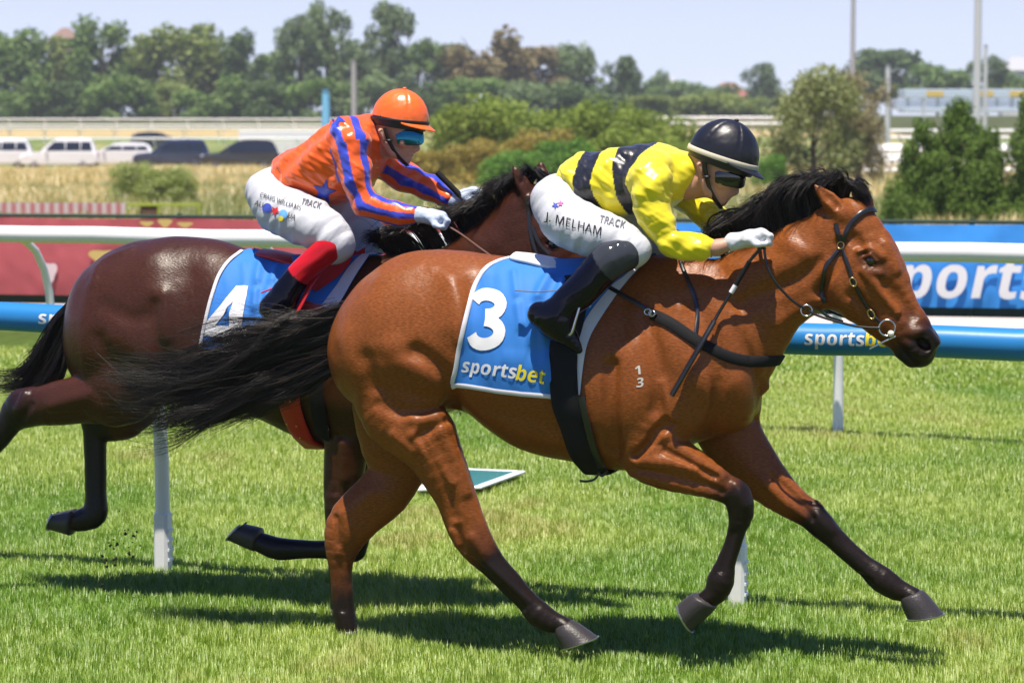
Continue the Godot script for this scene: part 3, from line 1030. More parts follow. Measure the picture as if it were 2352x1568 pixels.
func build_horse_one() -> Array:
	var f := horse_one_field()
	var h := thing("racehorse", "bright bay racehorse galloping under the jockey in yellow and black, cloth number 3", "horse", T1)
	var c := Coat.new()
	c.base = Color(0.335, 0.1, 0.0225)
	c.dark = Color(0.016, 0.011, 0.0095)
	c.zones = [legs_zone(T1, 1060, 1200, 1150, 1310, 0.12, 0.15, 1.2, -0.1), legs_zone(T1, 1150, 1310, 1320, 1445, 0.11, 0.13, 0.1, 0.9), legs_zone(T1, 790, 1230, 795, 1440, -0.1, 0.12, 1.1, 0.1), legs_zone(T1, 1630, 1100, 1690, 1160, 0.13, 0.14, 1.3, 0.0), legs_zone(T1, 1680, 1170, 1640, 1330, 0.13, 0.12, 1.0, 0.7),
		legs_zone(T1, 1820, 1130, 1890, 1200, -0.12, 0.13, 1.1, -0.1), legs_zone(T1, 1890, 1200, 2060, 1350, -0.12, 0.12, 0.3, 0.88), legs_zone(T1, 2015, 720, 2120, 800, 0.0, 0.14, 1.25, -0.1), legs_zone(T1, 1990, 594, 2016, 612, 0.1, 0.05, 0.0, 0.5), legs_zone(T1, 1990, 594, 2016, 612, -0.1, 0.05, 0.0, 0.5)]
	var s := S.new()
	f.skin(s, 0.007, Vector3(-0.4, -0.2, -0.5), Vector3(2.6, 2.0, 0.5), [in_plane(T1, 1100, 800, 0)], c)
	part("body", s.mesh(false), M.coat, h)
	hoof(h, T1, Vector2(1274, 1450), Vector2(1318, 1427), Vector2(1371, 1462), Vector2(1288, 1489), 0.105)
	hoof(h, T1, Vector2(2068, 1380), Vector2(2124, 1360), Vector2(2167, 1409), Vector2(2080, 1419), -0.12)
	hoof(h, T1, Vector2(1588, 1362), Vector2(1644, 1396), Vector2(1592, 1448), Vector2(1558, 1382), 0.13)
	hoof(h, T1, Vector2(776, 1452), Vector2(824, 1452), Vector2(836, 1474), Vector2(776, 1474), -0.1)
	for sgn in [1.0, -1.0]:
		eyeball(h, (eye_spot + Vector3(0, 0, -0.012)) * Vector3(1, 1, sgn), 0.022)
	# tail, streaming back
	var tl := S.new()
	var gs := []
	for q in [
		[[782, 712], [710, 734], [640, 748], [540, 775], [420, 788], [290, 768]], [[780, 726], [700, 752], [610, 780], [490, 812], [360, 812], [215, 790]], [[778, 745], [680, 782], [570, 825], [450, 850], [320, 852], [185, 830]],
		[[776, 768], [670, 808], [550, 858], [430, 885], [310, 888], [195, 870]], [[774, 795], [665, 836], [555, 885], [440, 915], [325, 922], [210, 908]], [[774, 818], [680, 864], [575, 908], [465, 944], [355, 960], [235, 950]], [[776, 838], [700, 886], [605, 922], [490, 962], [385, 985], [265, 1012]]]:
		for lat in [-0.04, 0.05]:
			var pp := []
			for i in 6:
				pp.append([q[i][0], q[i][1], lat * [0.5, 1.0, 1.5, 1.8, 2.0, 2.2][i]])
			gs.append(guide(T1, pp))
	hair(tl, gs, 120, 26, 0.0014, 0.016, 11, 0.5, 0.1)
	hair(tl, gs.slice(3, 14), 200, 11, 0.0021, 0.012, 12, 0.3, 0.04)
	hair(tl, gs, 170, 3, 0.0009, 0.03, 13, 0.7, 0.14)
	part("tail", tl.mesh(false), M.hair, h)
	var mn := S.new()
	gs = []
	for q in [
		[[1600, 596], [1585, 585], [1570, 588], [1560, 596]], [[1660, 580], [1640, 545], [1625, 535], [1612, 548]], [[1720, 556], [1690, 505], [1655, 505], [1622, 530]], [[1765, 540], [1745, 478], [1705, 488], [1650, 520]], [[1800, 526], [1775, 452], [1742, 470], [1690, 518]],
		[[1830, 512], [1808, 432], [1768, 452], [1730, 512]], [[1862, 497], [1838, 418], [1795, 436], [1760, 500]], [[1890, 485], [1868, 414], [1828, 428], [1795, 480]], [[1915, 474], [1900, 412], [1862, 418], [1830, 465]], [[1938, 462], [1930, 412], [1895, 416], [1868, 448]]]:
		for lat in [-0.015, 0.03]:
			gs.append(guide(T1, [[q[0][0], q[0][1], 0.0], [q[1][0], q[1][1], lat], [q[2][0], q[2][1], lat * 2.2], [q[3][0], q[3][1], lat * 2.6 + 0.02]]))
	hair(mn, gs, 420, 9, 0.0017, 0.009, 21, 0.5, 0.025)
	hair(mn, gs, 300, 6, 0.0026, 0.006, 22, 0.3, 0.008)
	hair(mn, gs, 60, 2, 0.0011, 0.018, 23, 0.8, 0.05)
	part("mane", mn.mesh(false), M.hair, h)
	var fl := S.new()
	gs = []
	for q in [[[1945, 440], [1968, 418], [1992, 440], [2008, 478]], [[1940, 450], [1960, 422], [1990, 450], [2006, 486]], [[1935, 455], [1945, 420], [1975, 440], [1995, 480]], [[1930, 460], [1925, 415], [1955, 425], [1985, 468]]]:
		for lat in [-0.04, 0.035]:
			gs.append(guide(T1, [[q[0][0], q[0][1], lat * 0.6], [q[1][0], q[1][1], lat * 0.8], [q[2][0], q[2][1], lat], [q[3][0], q[3][1], lat]]))
	hair(fl, gs, 70, 12, 0.0018, 0.006, 31, 0.6, 0.01)
	part("forelock", fl.mesh(false), M.hair, h)
	return [f, h]

func build_horse_two() -> Array:
	var f := horse_two_field()
	var h := thing("racehorse", "dark bay racehorse galloping under the jockey in orange and blue, cloth number 4", "horse", T2)
	var c := Coat.new()
	c.base = Color(0.08, 0.0255, 0.0085)
	c.dark = Color(0.011, 0.0088, 0.0085)
	c.zones = [legs_zone(T2, 130, 920, 20, 970, 0.13, 0.16, 1.2, -0.1), legs_zone(T2, 20, 970, -80, 1090, 0.13, 0.14, 0.1, 0.9), legs_zone(T2, 220, 940, 218, 1170, -0.11, 0.13, 0.2, 0.8), legs_zone(T2, 790, 1090, 780, 1250, 0.12, 0.13, 1.2, 0.0), legs_zone(T2, 780, 1240, 778, 1400, 0.12, 0.12, 0.1, 0.9), legs_zone(T2, 815, 1200, 800, 1260, -0.12, 0.13, 0.3, 0.8), legs_zone(T2, 800, 1260, 600, 1250, -0.12, 0.12, 0.1, 0.9), legs_zone(T2, 1300, 660, 1400, 740, 0.0, 0.14, 1.2, 0.0)]
	var s := S.new()
	f.skin(s, 0.0095, Vector3(-2.0, -0.2, -0.5), Vector3(1.5, 2.0, 0.5), [in_plane(T2, 500, 800, 0)], c)
	part("body", s.mesh(false), M.coat_dark, h)
	hoof(h, T2, Vector2(170, 1166), Vector2(160, 1228), Vector2(112, 1216), Vector2(128, 1176), -0.11)
	hoof(h, T2, Vector2(598, 1210), Vector2(582, 1264), Vector2(524, 1240), Vector2(562, 1201), -0.12)
	hoof(h, T2, Vector2(758, 1402), Vector2(803, 1402), Vector2(818, 1424), Vector2(760, 1424), 0.12)
	hoof(h, T2, Vector2(-110, 1082), Vector2(-76, 1120), Vector2(-120, 1160), Vector2(-150, 1110), 0.12)
	for sgn in [1.0, -1.0]:
		eyeball(h, (eye_spot + Vector3(0, 0, -0.012)) * Vector3(1, 1, sgn), 0.022)
	var tl := S.new()
	var gs := []
	for q in [
		[[172, 690], [136, 730], [104, 785], [72, 835], [20, 862], [-60, 850]], [[170, 706], [138, 765], [108, 825], [66, 868], [8, 885], [-60, 880]], [[168, 726], [144, 790], [122, 845], [80, 882], [20, 898], [-50, 900]], [[168, 742], [150, 805], [138, 855], [108, 885], [56, 905], [0, 915]]]:
		for lat in [-0.04, 0.04]:
			var pp := []
			for i in 6:
				pp.append([q[i][0], q[i][1], lat * [0.5, 0.9, 1.2, 1.5, 1.8, 2.0][i]])
			gs.append(guide(T2, pp))
	hair(tl, gs, 140, 13, 0.0016, 0.011, 41, 0.5, 0.04)
	hair(tl, gs, 60, 10, 0.003, 0.01, 42, 0.4, 0.008)
	part("tail", tl.mesh(false), M.hair, h)
	var mn := S.new()
	gs = []
	for q in [
		[[900, 590], [880, 560], [855, 548], [830, 552]], [[950, 580], [920, 545], [885, 530], [850, 545]], [[1000, 570], [965, 520], [930, 512], [890, 535]], [[1040, 555], [1010, 505], [975, 500], [930, 522]], [[1075, 530], [1050, 492], [1015, 492], [975, 510]],
		[[1105, 508], [1085, 482], [1050, 486], [1010, 500]], [[1135, 485], [1118, 460], [1085, 468], [1050, 486]], [[1165, 462], [1152, 425], [1120, 432], [1090, 458]], [[1195, 440], [1186, 408], [1158, 415], [1130, 440]], [[1215, 428], [1212, 400], [1190, 404], [1165, 425]]]:
		for lat in [-0.015, 0.03]:
			gs.append(guide(T2, [[q[0][0], q[0][1], 0.0], [q[1][0], q[1][1], lat], [q[2][0], q[2][1], lat * 2.2], [q[3][0], q[3][1], lat * 2.6 + 0.02]]))
	hair(mn, gs, 380, 9, 0.0018, 0.01, 51, 0.5, 0.03)
	hair(mn, gs, 260, 6, 0.0026, 0.006, 52, 0.3, 0.008)
	hair(mn, gs, 60, 2, 0.0011, 0.022, 53, 0.8, 0.06)
	part("mane", mn.mesh(false), M.hair, h)
	var fl := S.new()
	gs = []
	for q in [[[1215, 425], [1235, 396], [1258, 420], [1275, 460]], [[1210, 432], [1228, 392], [1250, 410], [1268, 450]]]:
		for lat in [-0.035, 0.035]:
			gs.append(guide(T2, [[q[0][0], q[0][1], lat * 0.6], [q[1][0], q[1][1], lat * 0.8], [q[2][0], q[2][1], lat], [q[3][0], q[3][1], lat]]))
	hair(fl, gs, 40, 11, 0.0018, 0.006, 61, 0.6, 0.01)
	part("forelock", fl.mesh(false), M.hair, h)
	return [f, h]

# short hair lying along the body: a noise drawn out along one side of the tile
func hair_tex(w: int, h: int, freq: float, sd: int, lo: float) -> Texture2D:
	var n := FastNoiseLite.new()
	n.seed = sd
	n.frequency = freq
	n.fractal_octaves = 3
	var im: Image = n.get_seamless_image(w, h)
	im.convert(Image.FORMAT_RGB8)
	for y in h:
		for x in w:
			var g := lerpf(lo, 1.0, im.get_pixel(x, y).r)
			im.set_pixel(x, y, Color(g, g, g))
	return ImageTexture.create_from_image(im)

func horse_materials() -> void:
	var fur := hair_tex(160, 512, 0.09, 5, 0.0)
	var tone := hair_tex(160, 512, 0.07, 6, 0.62)
	var gloss := hair_tex(256, 256, 0.03, 7, 0.7)
	M.coat = bump(vmat(0.44, 0.33), fur, 4.0, 0.09)
	M.coat_dark = bump(vmat(0.42, 0.38), fur, 4.0, 0.1)
	for q in [M.coat, M.coat_dark]:
		q.albedo_texture = tone
		q.roughness_texture = gloss
	M.hair = vmat(0.4, 0.42)
	M.hoof = bump(mat(lin(0.036, 0.031, 0.03), 0.42, 0.45), noise_tex(128, 0.03, 3, 8), 30.0, 0.1)
	M.shoe = mat(lin(0.62, 0.63, 0.64), 0.32, 0.5, 0.9)
	M.brand = mat(lin(0.5, 0.47, 0.42), 0.7, 0.3)
	M.ivory = mat(lin(0.7, 0.7, 0.55), 0.3, 0.5)
	M.eye = mat(lin(0.006, 0.004, 0.004), 0.06, 0.7)

# ---------------------------------------------------------------- tack
func smooth_px(pts: Array, sub: int) -> Array:
	var out := []
	var n := pts.size()
	for i in n - 1:
		var a: Array = pts[maxi(i - 1, 0)]
		var b: Array = pts[i]
		var c: Array = pts[i + 1]
		var d: Array = pts[mini(i + 2, n - 1)]
		for j in sub:
			var t := float(j) / sub
			var o := []
			for q in b.size():
				o.append(spline(a[q], b[q], c[q], d[q], t))
			out.append(o)
	out.append(pts[n - 1])
	return out

# points of a band that lies on a body, along pixels; [points, normals]
func laid(f: Field, T: Transform3D, pts: Array, lift: float, sub := 4) -> Array:
	var p := PackedVector3Array()
	var n := PackedVector3Array()
	for q in smooth_px(pts, sub):
		var h = hit(f, T, q[0], q[1])
		if h != null:
			var nn := f.normal(h, 0.006)
			p.append(h + nn * lift)
			n.append(nn)
	return [p, n]

func mirrored(l: Array) -> Array:
	var p := PackedVector3Array()
	var n := PackedVector3Array()
	for i in range(l[0].size() - 1, -1, -1):
		p.append(l[0][i] * Vector3(1, 1, -1))
		n.append(l[1][i] * Vector3(1, 1, -1))
	return [p, n]

func joined(a: Array, b: Array) -> Array:
	var p: PackedVector3Array = a[0].duplicate()
	var n: PackedVector3Array = a[1].duplicate()
	p.append_array(b[0])
	n.append_array(b[1])
	return [p, n]

func band(owner: Node, called: String, l: Array, half: float, thick: float, m: Material) -> MeshInstance3D:
	var s := S.new()
	s.strap(l[0], l[1], half, thick)
	return part(called, s.mesh(), m, owner)

func both_bands(owner: Node, called: String, l: Array, half: float, thick: float, m: Material) -> void:
	band(owner, called, l, half, thick, m)
	band(owner, called, mirrored(l), half, thick, m)

func cord(owner: Node, called: String, pts: PackedVector3Array, r: float, m: Material, sides := 8, flat := 1.0) -> MeshInstance3D:
	var s := S.new()
	var sm := PackedVector3Array()
	var n := pts.size()
	for i in n - 1:
		for j in 5:
			sm.append(pts[i].cubic_interpolate(pts[i + 1], pts[maxi(i - 1, 0)], pts[mini(i + 2, n - 1)], j / 5.0))
	sm.append(pts[n - 1])
	s.tube(sm, PackedFloat32Array([r]), sides, true, flat)
	return part(called, s.mesh(), m, owner)

func ring(owner: Node, called: String, p: Vector3, facing: Vector3, R: float, r: float, m: Material, tall := 1.0, spin := 0.0) -> void:
	var s := S.new()
	var z := facing.normalized()
	var x := Vector3.UP.cross(z).normalized()
	s.torus(Transform3D(Basis(x, z.cross(x), z) * Basis(Vector3(0, 0, 1), spin), p), R, r, 24, 7, R * tall)
	part(called, s.mesh(), m, owner)

# lettering: TextMesh outlines cut into small faces and laid on a surface
func letters(text: String, bold := true, heavy := 0.0) -> PackedVector3Array:
	var tm := TextMesh.new()
	var fo := SystemFont.new()
	fo.font_names = PackedStringArray(["Droid Sans"])
	fo.font_weight = 700 if bold else 400
	var fv := FontVariation.new()
	fv.base_font = fo
	fv.variation_embolden = heavy
	tm.font = fv
	tm.text = text
	tm.font_size = 64
	tm.pixel_size = 0.01
	tm.depth = 0.0
	tm.curve_step = 0.6
	var a := tm.surface_get_arrays(0)
	var v: PackedVector3Array = a[Mesh.ARRAY_VERTEX]
	var out := PackedVector3Array()
	if a[Mesh.ARRAY_INDEX] != null and a[Mesh.ARRAY_INDEX].size():
		for i in a[Mesh.ARRAY_INDEX]:
			out.append(v[i])
	else:
		out = v
	return out

func fine(tris: PackedVector3Array, most: float) -> PackedVector3Array:
	var out := PackedVector3Array()
	var stack: Array = []
	for i in range(0, tris.size(), 3):
		stack.append([tris[i], tris[i + 1], tris[i + 2], 0])
	while stack.size():
		var t: Array = stack.pop_back()
		var a: Vector3 = t[0]
		var b: Vector3 = t[1]
		var c: Vector3 = t[2]
		var ab := a.distance_to(b)
		var bc := b.distance_to(c)
		var ca := c.distance_to(a)
		var l := maxf(ab, maxf(bc, ca))
		if l < most or t[3] > 9:
			out.append(a)
			out.append(b)
			out.append(c)
		elif l == ab:
			var m := (a + b) * 0.5
			stack.append([a, m, c, t[3] + 1])
			stack.append([m, b, c, t[3] + 1])
		elif l == bc:
			var m := (b + c) * 0.5
			stack.append([a, b, m, t[3] + 1])
			stack.append([a, m, c, t[3] + 1])
		else:
			var m := (c + a) * 0.5
			stack.append([a, b, m, t[3] + 1])
			stack.append([m, b, c, t[3] + 1])
	return out

func extent(v: PackedVector3Array) -> Rect2:
	var r := Rect2(v[0].x, v[0].y, 0, 0)
	for p in v:
		r = r.expand(Vector2(p.x, p.y))
	return r

# text printed on a body: px corners left-bottom, right-bottom, left-top (pixels); found on the field, lifted off it
func print_on(owner: Node, called: String, f: Field, T: Transform3D, text: String, lb: Vector2, rb: Vector2, lt: Vector2, lift: float, m: Material, folds: Folds = null, bold := true, box := Rect2(), heavy := 0.0) -> MeshInstance3D:
	var v := letters(text, bold, heavy)
	var e := extent(v) if box.size.x == 0 else box
	var s := S.new()
	var memo := {}
	v = fine(v, e.size.x * 0.012 / rb.distance_to(lb) * 600.0)
	for p in v:
		var id = memo.get(p)
		if id == null:
			var u := (p.x - e.position.x) / e.size.x
			var w := (p.y - e.position.y) / e.size.y
			var px := lb + (rb - lb) * u + (lt - lb) * w
			var h = hit(f, T, px.x, px.y)
			if h == null:
				h = in_plane(T, px.x, px.y, 0.2)
			var nn := f.normal(h, 0.008)
			var up := lift + (folds.at(h) if folds else 0.0)
			id = s.vert(h + nn * up, nn)
			memo[p] = id
		s.ix.append(id)
	return part(called, s.mesh(), m, owner)

func part_holder(owner: Node3D, called: String) -> Node3D:
	var o := Node3D.new()
	o.name = called
	owner.add_child(o, true)
	return o

# a broad pen stroke along points of a unit box, as triangles in pixels
func stroke(pts: Array, half: float, box: Array) -> PackedVector3Array:
	var l := []
	var r := []
	for i in pts.size():
		var t: Vector2 = (pts[mini(i + 1, pts.size() - 1)] - pts[maxi(i - 1, 0)])
		t = Vector2(t.x * 0.66, t.y).normalized()
		var n := Vector2(-t.y / 0.66, t.x) * half
		l.append(to_px(pts[i] + n, box))
		r.append(to_px(pts[i] - n, box))
	var out := PackedVector3Array()
	for i in pts.size() - 1:
		for q in [l[i], r[i], r[i + 1], l[i], r[i + 1], l[i + 1]]:
			out.append(q)
	return out

func to_px(p: Vector2, box: Array) -> Vector3:
	var o: Vector2 = box[0] + (box[1] - box[0]) * p.x + (box[2] - box[0]) * p.y
	return Vector3(o.x, o.y, 0)

class Folds:
	var noise := FastNoiseLite.new()
	var lines := []                       # [a, b, width, height] soft ridges of the cloth
	func at(p: Vector3) -> float:
		var d := 0.005 * noise.get_noise_2d(p.x * 800.0 + p.y * 300.0, p.y * 160.0)
		for l in lines:
			var b: Vector3 = l[1] - l[0]
			var q: Vector3 = p - l[0]
			var t := clampf(q.dot(b) / b.length_squared(), 0.0, 1.0)
			var e := (q - b * t).length()
			d += 1.7 * l[3] * exp(-e * e / (l[2] * l[2])) * smoothstep(0.0, 0.15, t) * (1.0 - smoothstep(0.85, 1.0, t))
		return maxf(d, -0.004)

# number cloth: a patch laid on the near side between a rear and a front edge (both top to bottom), and its mirror image
func cloth_patch(f: Field, T: Transform3D, rear: Array, front: Array, cols: int, sub: int, lift: float, folds: Folds) -> Array:
	var r := smooth_px(rear, sub)
	var q := smooth_px(front, sub)
	var pts := PackedVector3Array()
	for i in r.size():
		for j in cols:
			var g := float(j) / (cols - 1)
			var sag: float = 6.0 * sin(g * PI) * float(i) / r.size()
			var x: float = lerpf(r[i][0], q[i][0], g)
			var y: float = lerpf(r[i][1], q[i][1], g) + sag
			var h = hit(f, T, x, y)
			if h == null:
				for dy in [4, 9, 14, 20, 28]:
					h = hit(f, T, x, y + dy)
					if h != null:
						break
			if h == null:
				h = in_plane(T, x, y, 0.03)
			var nn := f.normal(h, 0.012)
			if h.z < 0.02:
				h.z = 0.02
			pts.append(h + nn * (lift + folds.at(h)))
	return [pts, cols]

func patch_mesh(pts: PackedVector3Array, cols: int, mirror: bool) -> S:
	var s := S.new()
	var all := PackedVector3Array()
	if mirror:
		# from the far hem over the spine to the near hem
		var rows := pts.size() / cols
		for r in range(rows - 1, -1, -1):
			for c in cols:
				all.append(pts[r * cols + c] * Vector3(1, 1, -1))
		all.append_array(pts)
	else:
		all = pts
	s.grid(all, cols)
	for i in s.v.size():
		var o := Vector3(0, 0.7 if mirror else 0.2, s.v[i].z * 4.0)
		if s.n[i].dot(o) < 0:
			s.n[i] = -s.n[i]
	return s

func tack_materials() -> void:
	var weave := noise_tex(256, 0.12, 3, 14)
	M.blue_cloth = bump(mat(lin(0.035, 0.19, 0.56), 0.62, 0.35), weave, 9.0, 0.06)
	M.white_cloth = bump(mat(lin(0.6, 0.6, 0.62), 0.62, 0.35), weave, 9.0, 0.06)
	M.print_white = mat(lin(0.7, 0.7, 0.7), 0.55, 0.4)
	M.print_yellow = mat(lin(0.75, 0.62, 0.03), 0.55, 0.4)
	M.print_green = mat(lin(0.1, 0.4, 0.06), 0.55, 0.4)
	M.print_grey = mat(lin(0.12, 0.13, 0.15), 0.55, 0.4)
	M.print_sky = mat(lin(0.15, 0.4, 0.75), 0.55, 0.4)
	M.star_blue = mat(lin(0.03, 0.06, 0.42), 0.35, 0.5)
	M.print_pink = mat(lin(0.6, 0.1, 0.3), 0.55, 0.4)
	M.print_black = mat(lin(0.012, 0.012, 0.014), 0.55, 0.4)
	M.print_red = mat(lin(0.6, 0.03, 0.04), 0.55, 0.4)
	M.print_blue = mat(lin(0.05, 0.08, 0.4), 0.55, 0.4)
	M.leather = mat(lin(0.012, 0.012, 0.014), 0.3, 0.55)
	M.webbing = bump(mat(lin(0.011, 0.011, 0.012), 0.75, 0.3), weave, 20.0, 0.08)
	M.brown_leather = mat(lin(0.13, 0.06, 0.04), 0.45, 0.5)
	M.steel = mat(lin(0.6, 0.6, 0.61), 0.25, 0.5, 1.0)
	M.brass = mat(lin(0.62, 0.45, 0.17), 0.28, 0.5, 1.0)
	M.red_leather = mat(lin(0.5, 0.016, 0.02), 0.38, 0.5)
	M.saddle_white = mat(lin(0.72, 0.72, 0.72), 0.4, 0.5)
	M.grey_strap = mat(lin(0.12, 0.12, 0.125), 0.5, 0.45)

func tack_one(f: Field) -> void:
	var T := T1
	# cloth
	var folds := Folds.new()
	folds.noise.seed = 3
	for q in [[[1265, 630], [1230, 700], [1225, 800], 0.02, 0.012], [[1180, 620], [1190, 690], [1200, 760], 0.015, 0.007], [[1240, 720], [1255, 800], [1262, 890], 0.02, 0.014], [[1150, 820], [1210, 830], [1262, 850], 0.018, 0.004], [[1300, 640], [1275, 690], [1270, 720], 0.014, 0.01]]:
		for i in 2:
			var a = hit(f, T, q[i][0], q[i][1])
			var b = hit(f, T, q[i + 1][0], q[i + 1][1])
			if a != null and b != null:
				folds.lines.append([a, b, q[3], q[4]])
	var cl := thing("number_cloth", "blue saddle cloth with white number 3 under the white racing saddle", "saddle cloth", T1)
	var rear := [[1166, 594], [1128, 606], [1102, 630], [1083, 664], [1067, 713], [1052, 788], [1037, 884]]
	var front := [[1500, 588], [1486, 602], [1468, 622], [1440, 650], [1398, 705], [1350, 790], [1333, 906]]
	var cp := cloth_patch(f, T, rear, front, 64, 8, 0.009, folds)
	part("cloth", patch_mesh(cp[0], 64, true).mesh(), M.blue_cloth, cl)
	# white hem: rear, bottom, and the broad front lining
	var hem := S.new()
	var rr := smooth_px(rear, 8)
	var ed := []
	for q in rr:
		ed.append([q[0] + 4.5, q[1] + 2.0])
	for i in 20:
		var g := (i + 1) / 20.0
		ed.append([lerpf(1041, 1267, g), lerpf(880, 909, g) + 3.0 * sin(g * PI)])
	var pp := PackedVector3Array()
	var pn := PackedVector3Array()
	for q in ed:
		var h = hit(f, T, q[0], q[1])
		if h != null:
			var nn := f.normal(h, 0.012)
			pp.append(h + nn * (0.0098 + folds.at(h)))
			pn.append(nn)
	hem.strap(pp, pn, 0.0085, 0.0035)
	part("hem", hem.mesh(), M.white_cloth, cl)
	band(cl, "hem", mirrored([pp, pn]), 0.0085, 0.0035, M.white_cloth)
	var fl := []
	for q in front:
		fl.append([q[0] - 2, q[1]])
	var inner := [[1478, 600], [1455, 620], [1432, 640], [1402, 664], [1352, 725], [1318, 800], [1300, 880]]
	var wp := cloth_patch(f, T, inner, front, 10, 8, 0.0125, folds)
	part("lining", patch_mesh(wp[0], 10, false).mesh(), M.white_cloth, cl)
	var box3 := [Vector2(1070, 803), Vector2(1158, 807), Vector2(1084, 663)]
	var up := []
	var low := []
	for k in 19:
		var g := deg_to_rad(lerpf(166.0, -92.0, k / 18.0))
		up.append(Vector2(0.47 + 0.35 * cos(g), 0.735 + 0.165 * sin(g)))
		g = deg_to_rad(lerpf(92.0, -166.0, k / 18.0))
		low.append(Vector2(0.48 + 0.38 * cos(g), 0.295 + 0.195 * sin(g)))
	var nb := part_holder(cl, "number")
	print_shape(nb, "stroke", f, T, stroke(up, 0.1, box3), 0.0128, M.print_white, folds)
	print_shape(nb, "stroke", f, T, stroke(low, 0.1, box3), 0.0135, M.print_white, folds)
	var e := extent(letters("sportsbet"))
	var w1 := extent(letters("sports")).size.x / e.size.x
	var o := Vector2(1058, 862)
	var tt := Vector2(194, 25)
	print_on(cl, "lettering", f, T, "sports", o, o + tt * w1, o + Vector2(9, -38), 0.0125, M.print_white, folds)
	print_on(cl, "lettering", f, T, "bet", o + tt * (w1 + 0.015) + Vector2(0, -7), o + tt + Vector2(0, -7), o + tt * (w1 + 0.015) + Vector2(9, -42), 0.0125, M.print_yellow, folds)
	print_shape(cl, "emblem", f, T, disc(Vector2(1249, 862), 8.0), 0.014, M.print_green)
	# saddle
	var sd := thing("racing_saddle", "small white racing saddle with black girth and steel stirrups", "saddle", T1)
	saddle(sd, f, T, [[1186, 585], [1230, 590], [1290, 602], [1340, 612]], [[1340, 612], [1420, 610], [1470, 590]], M.saddle_white, M.leather)
	var g := laid(f, T, [[1330, 640], [1312, 730], [1296, 800], [1299, 908], [1313, 960], [1338, 1030], [1350, 1056]], 0.014, 5)
	var gm := g[0][g[0].size() - 1] as Vector3
	var mid := [PackedVector3Array([Vector3(gm.x + 0.02, gm.y - 0.045, gm.z * 0.5)]), PackedVector3Array([Vector3(0, -1, 0.3).normalized()])]
	band(sd, "girth", joined(joined(g, mid), joined(mirrored(mid), mirrored(g))), 0.052, 0.008, M.webbing)
	var g2 := laid(f, T, [[1337, 908], [1348, 955], [1366, 1020], [1384, 1062]], 0.016, 5)
	band(sd, "girth_strap", g2, 0.012, 0.01, M.leather)
	cord(sd, "buckle_strap", PackedVector3Array([in_plane(T, 1385, 1068, 0.1), in_plane(T, 1392, 1082, 0.1), in_plane(T, 1382, 1092, 0.1), in_plane(T, 1374, 1078, 0.1), in_plane(T, 1380, 1068, 0.1)]), 0.006, M.leather, 6)
	cord(sd, "buckle_strap", PackedVector3Array([in_plane(T, 1378, 1085, 0.1), in_plane(T, 1366, 1100, 0.1), in_plane(T, 1350, 1105, 0.1), in_plane(T, 1332, 1104, 0.1)]), 0.005, M.leather, 6)
	# stirrup leather and iron
	for sgn in [1.0, -1.0]:
		var fl2 := Vector3(1, 1, sgn)
		cord(sd, "stirrup_leather", PackedVector3Array([in_plane(T, 1335, 615, 0.2) * fl2, in_plane(T, 1316, 640, 0.27) * fl2, in_plane(T, 1300, 690, 0.315) * fl2]), 0.013, M.grey_strap, 6, 0.25)
		var iron := [[1326, 690, 0.345], [1330, 705, 0.352], [1322, 735, 0.36], [1312, 766, 0.362], [1300, 768, 0.35], [1296, 768, 0.31], [1300, 764, 0.275], [1316, 735, 0.272], [1324, 706, 0.3], [1326, 692, 0.33], [1326, 690, 0.345]]
		var ip := PackedVector3Array()
		for q in iron:
			ip.append(in_plane(T, q[0], q[1], q[2]) * fl2)
		cord(sd, "stirrup_iron", ip, 0.0055, M.steel, 7)
	var tail_strap := PackedVector3Array([in_plane(T, 1300, 668, 0.315), in_plane(T, 1270, 668, 0.32), in_plane(T, 1232, 670, 0.325), in_plane(T, 1183, 667, 0.325)])
	cord(sd, "leather_end", tail_strap, 0.009, M.grey_strap, 6, 0.25)
	bridle_one(f)
	# breastplate
	var bp := thing("breastplate", "black breastplate band and buckled straps across the bright bay chest", "breastplate", T1)
	var chest := laid(f, T, [[1500, 722], [1540, 742], [1590, 776], [1640, 804], [1690, 824], [1722, 830]], 0.003, 5)
	var lastp: Vector3 = chest[0][chest[0].size() - 1]
	for zz in [0.085, 0.06, 0.035, 0.012]:
		var fr = f.cast(Vector3(lastp.x + 0.3, lastp.y, zz), Vector3(-1, 0, 0), 0.0, 0.5)
		if fr != null:
			var fn := f.normal(fr, 0.006)
			chest = joined(chest, [PackedVector3Array([fr + fn * 0.003]), PackedVector3Array([fn])])
	band(bp, "chest_band", joined(chest, mirrored(chest)), 0.021, 0.007, M.webbing)
	both_bands(bp, "saddle_strap", laid(f, T, [[1400, 664], [1450, 690], [1500, 719], [1512, 727]], 0.014, 4), 0.008, 0.004, M.leather)
	both_bands(bp, "neck_strap", laid(f, T, [[1563, 600], [1576, 635], [1594, 675], [1602, 713], [1600, 745], [1596, 778]], 0.004, 4), 0.0075, 0.004, M.leather)
	for q in [[1492, 716], [1504, 722]]:
		var h = hit(f, T, q[0], q[1])
		var nn := f.normal(h)
		ring(bp, "buckle", h + nn * 0.02, nn, 0.013, 0.003, M.steel, 0.8)
	# freeze brand on the near shoulder belongs to the coat
	var br := print_on(get_node("racehorse"), "brand", f, T, "1", Vector2(1460, 861), Vector2(1472, 859), Vector2(1458, 841), 0.0012, M.brand)
	br.set_meta("label", "small white branded numbers on the shoulder")
	print_on(get_node("racehorse"), "brand", f, T, "3", Vector2(1462, 890), Vector2(1478, 888), Vector2(1463, 868), 0.0012, M.brand)

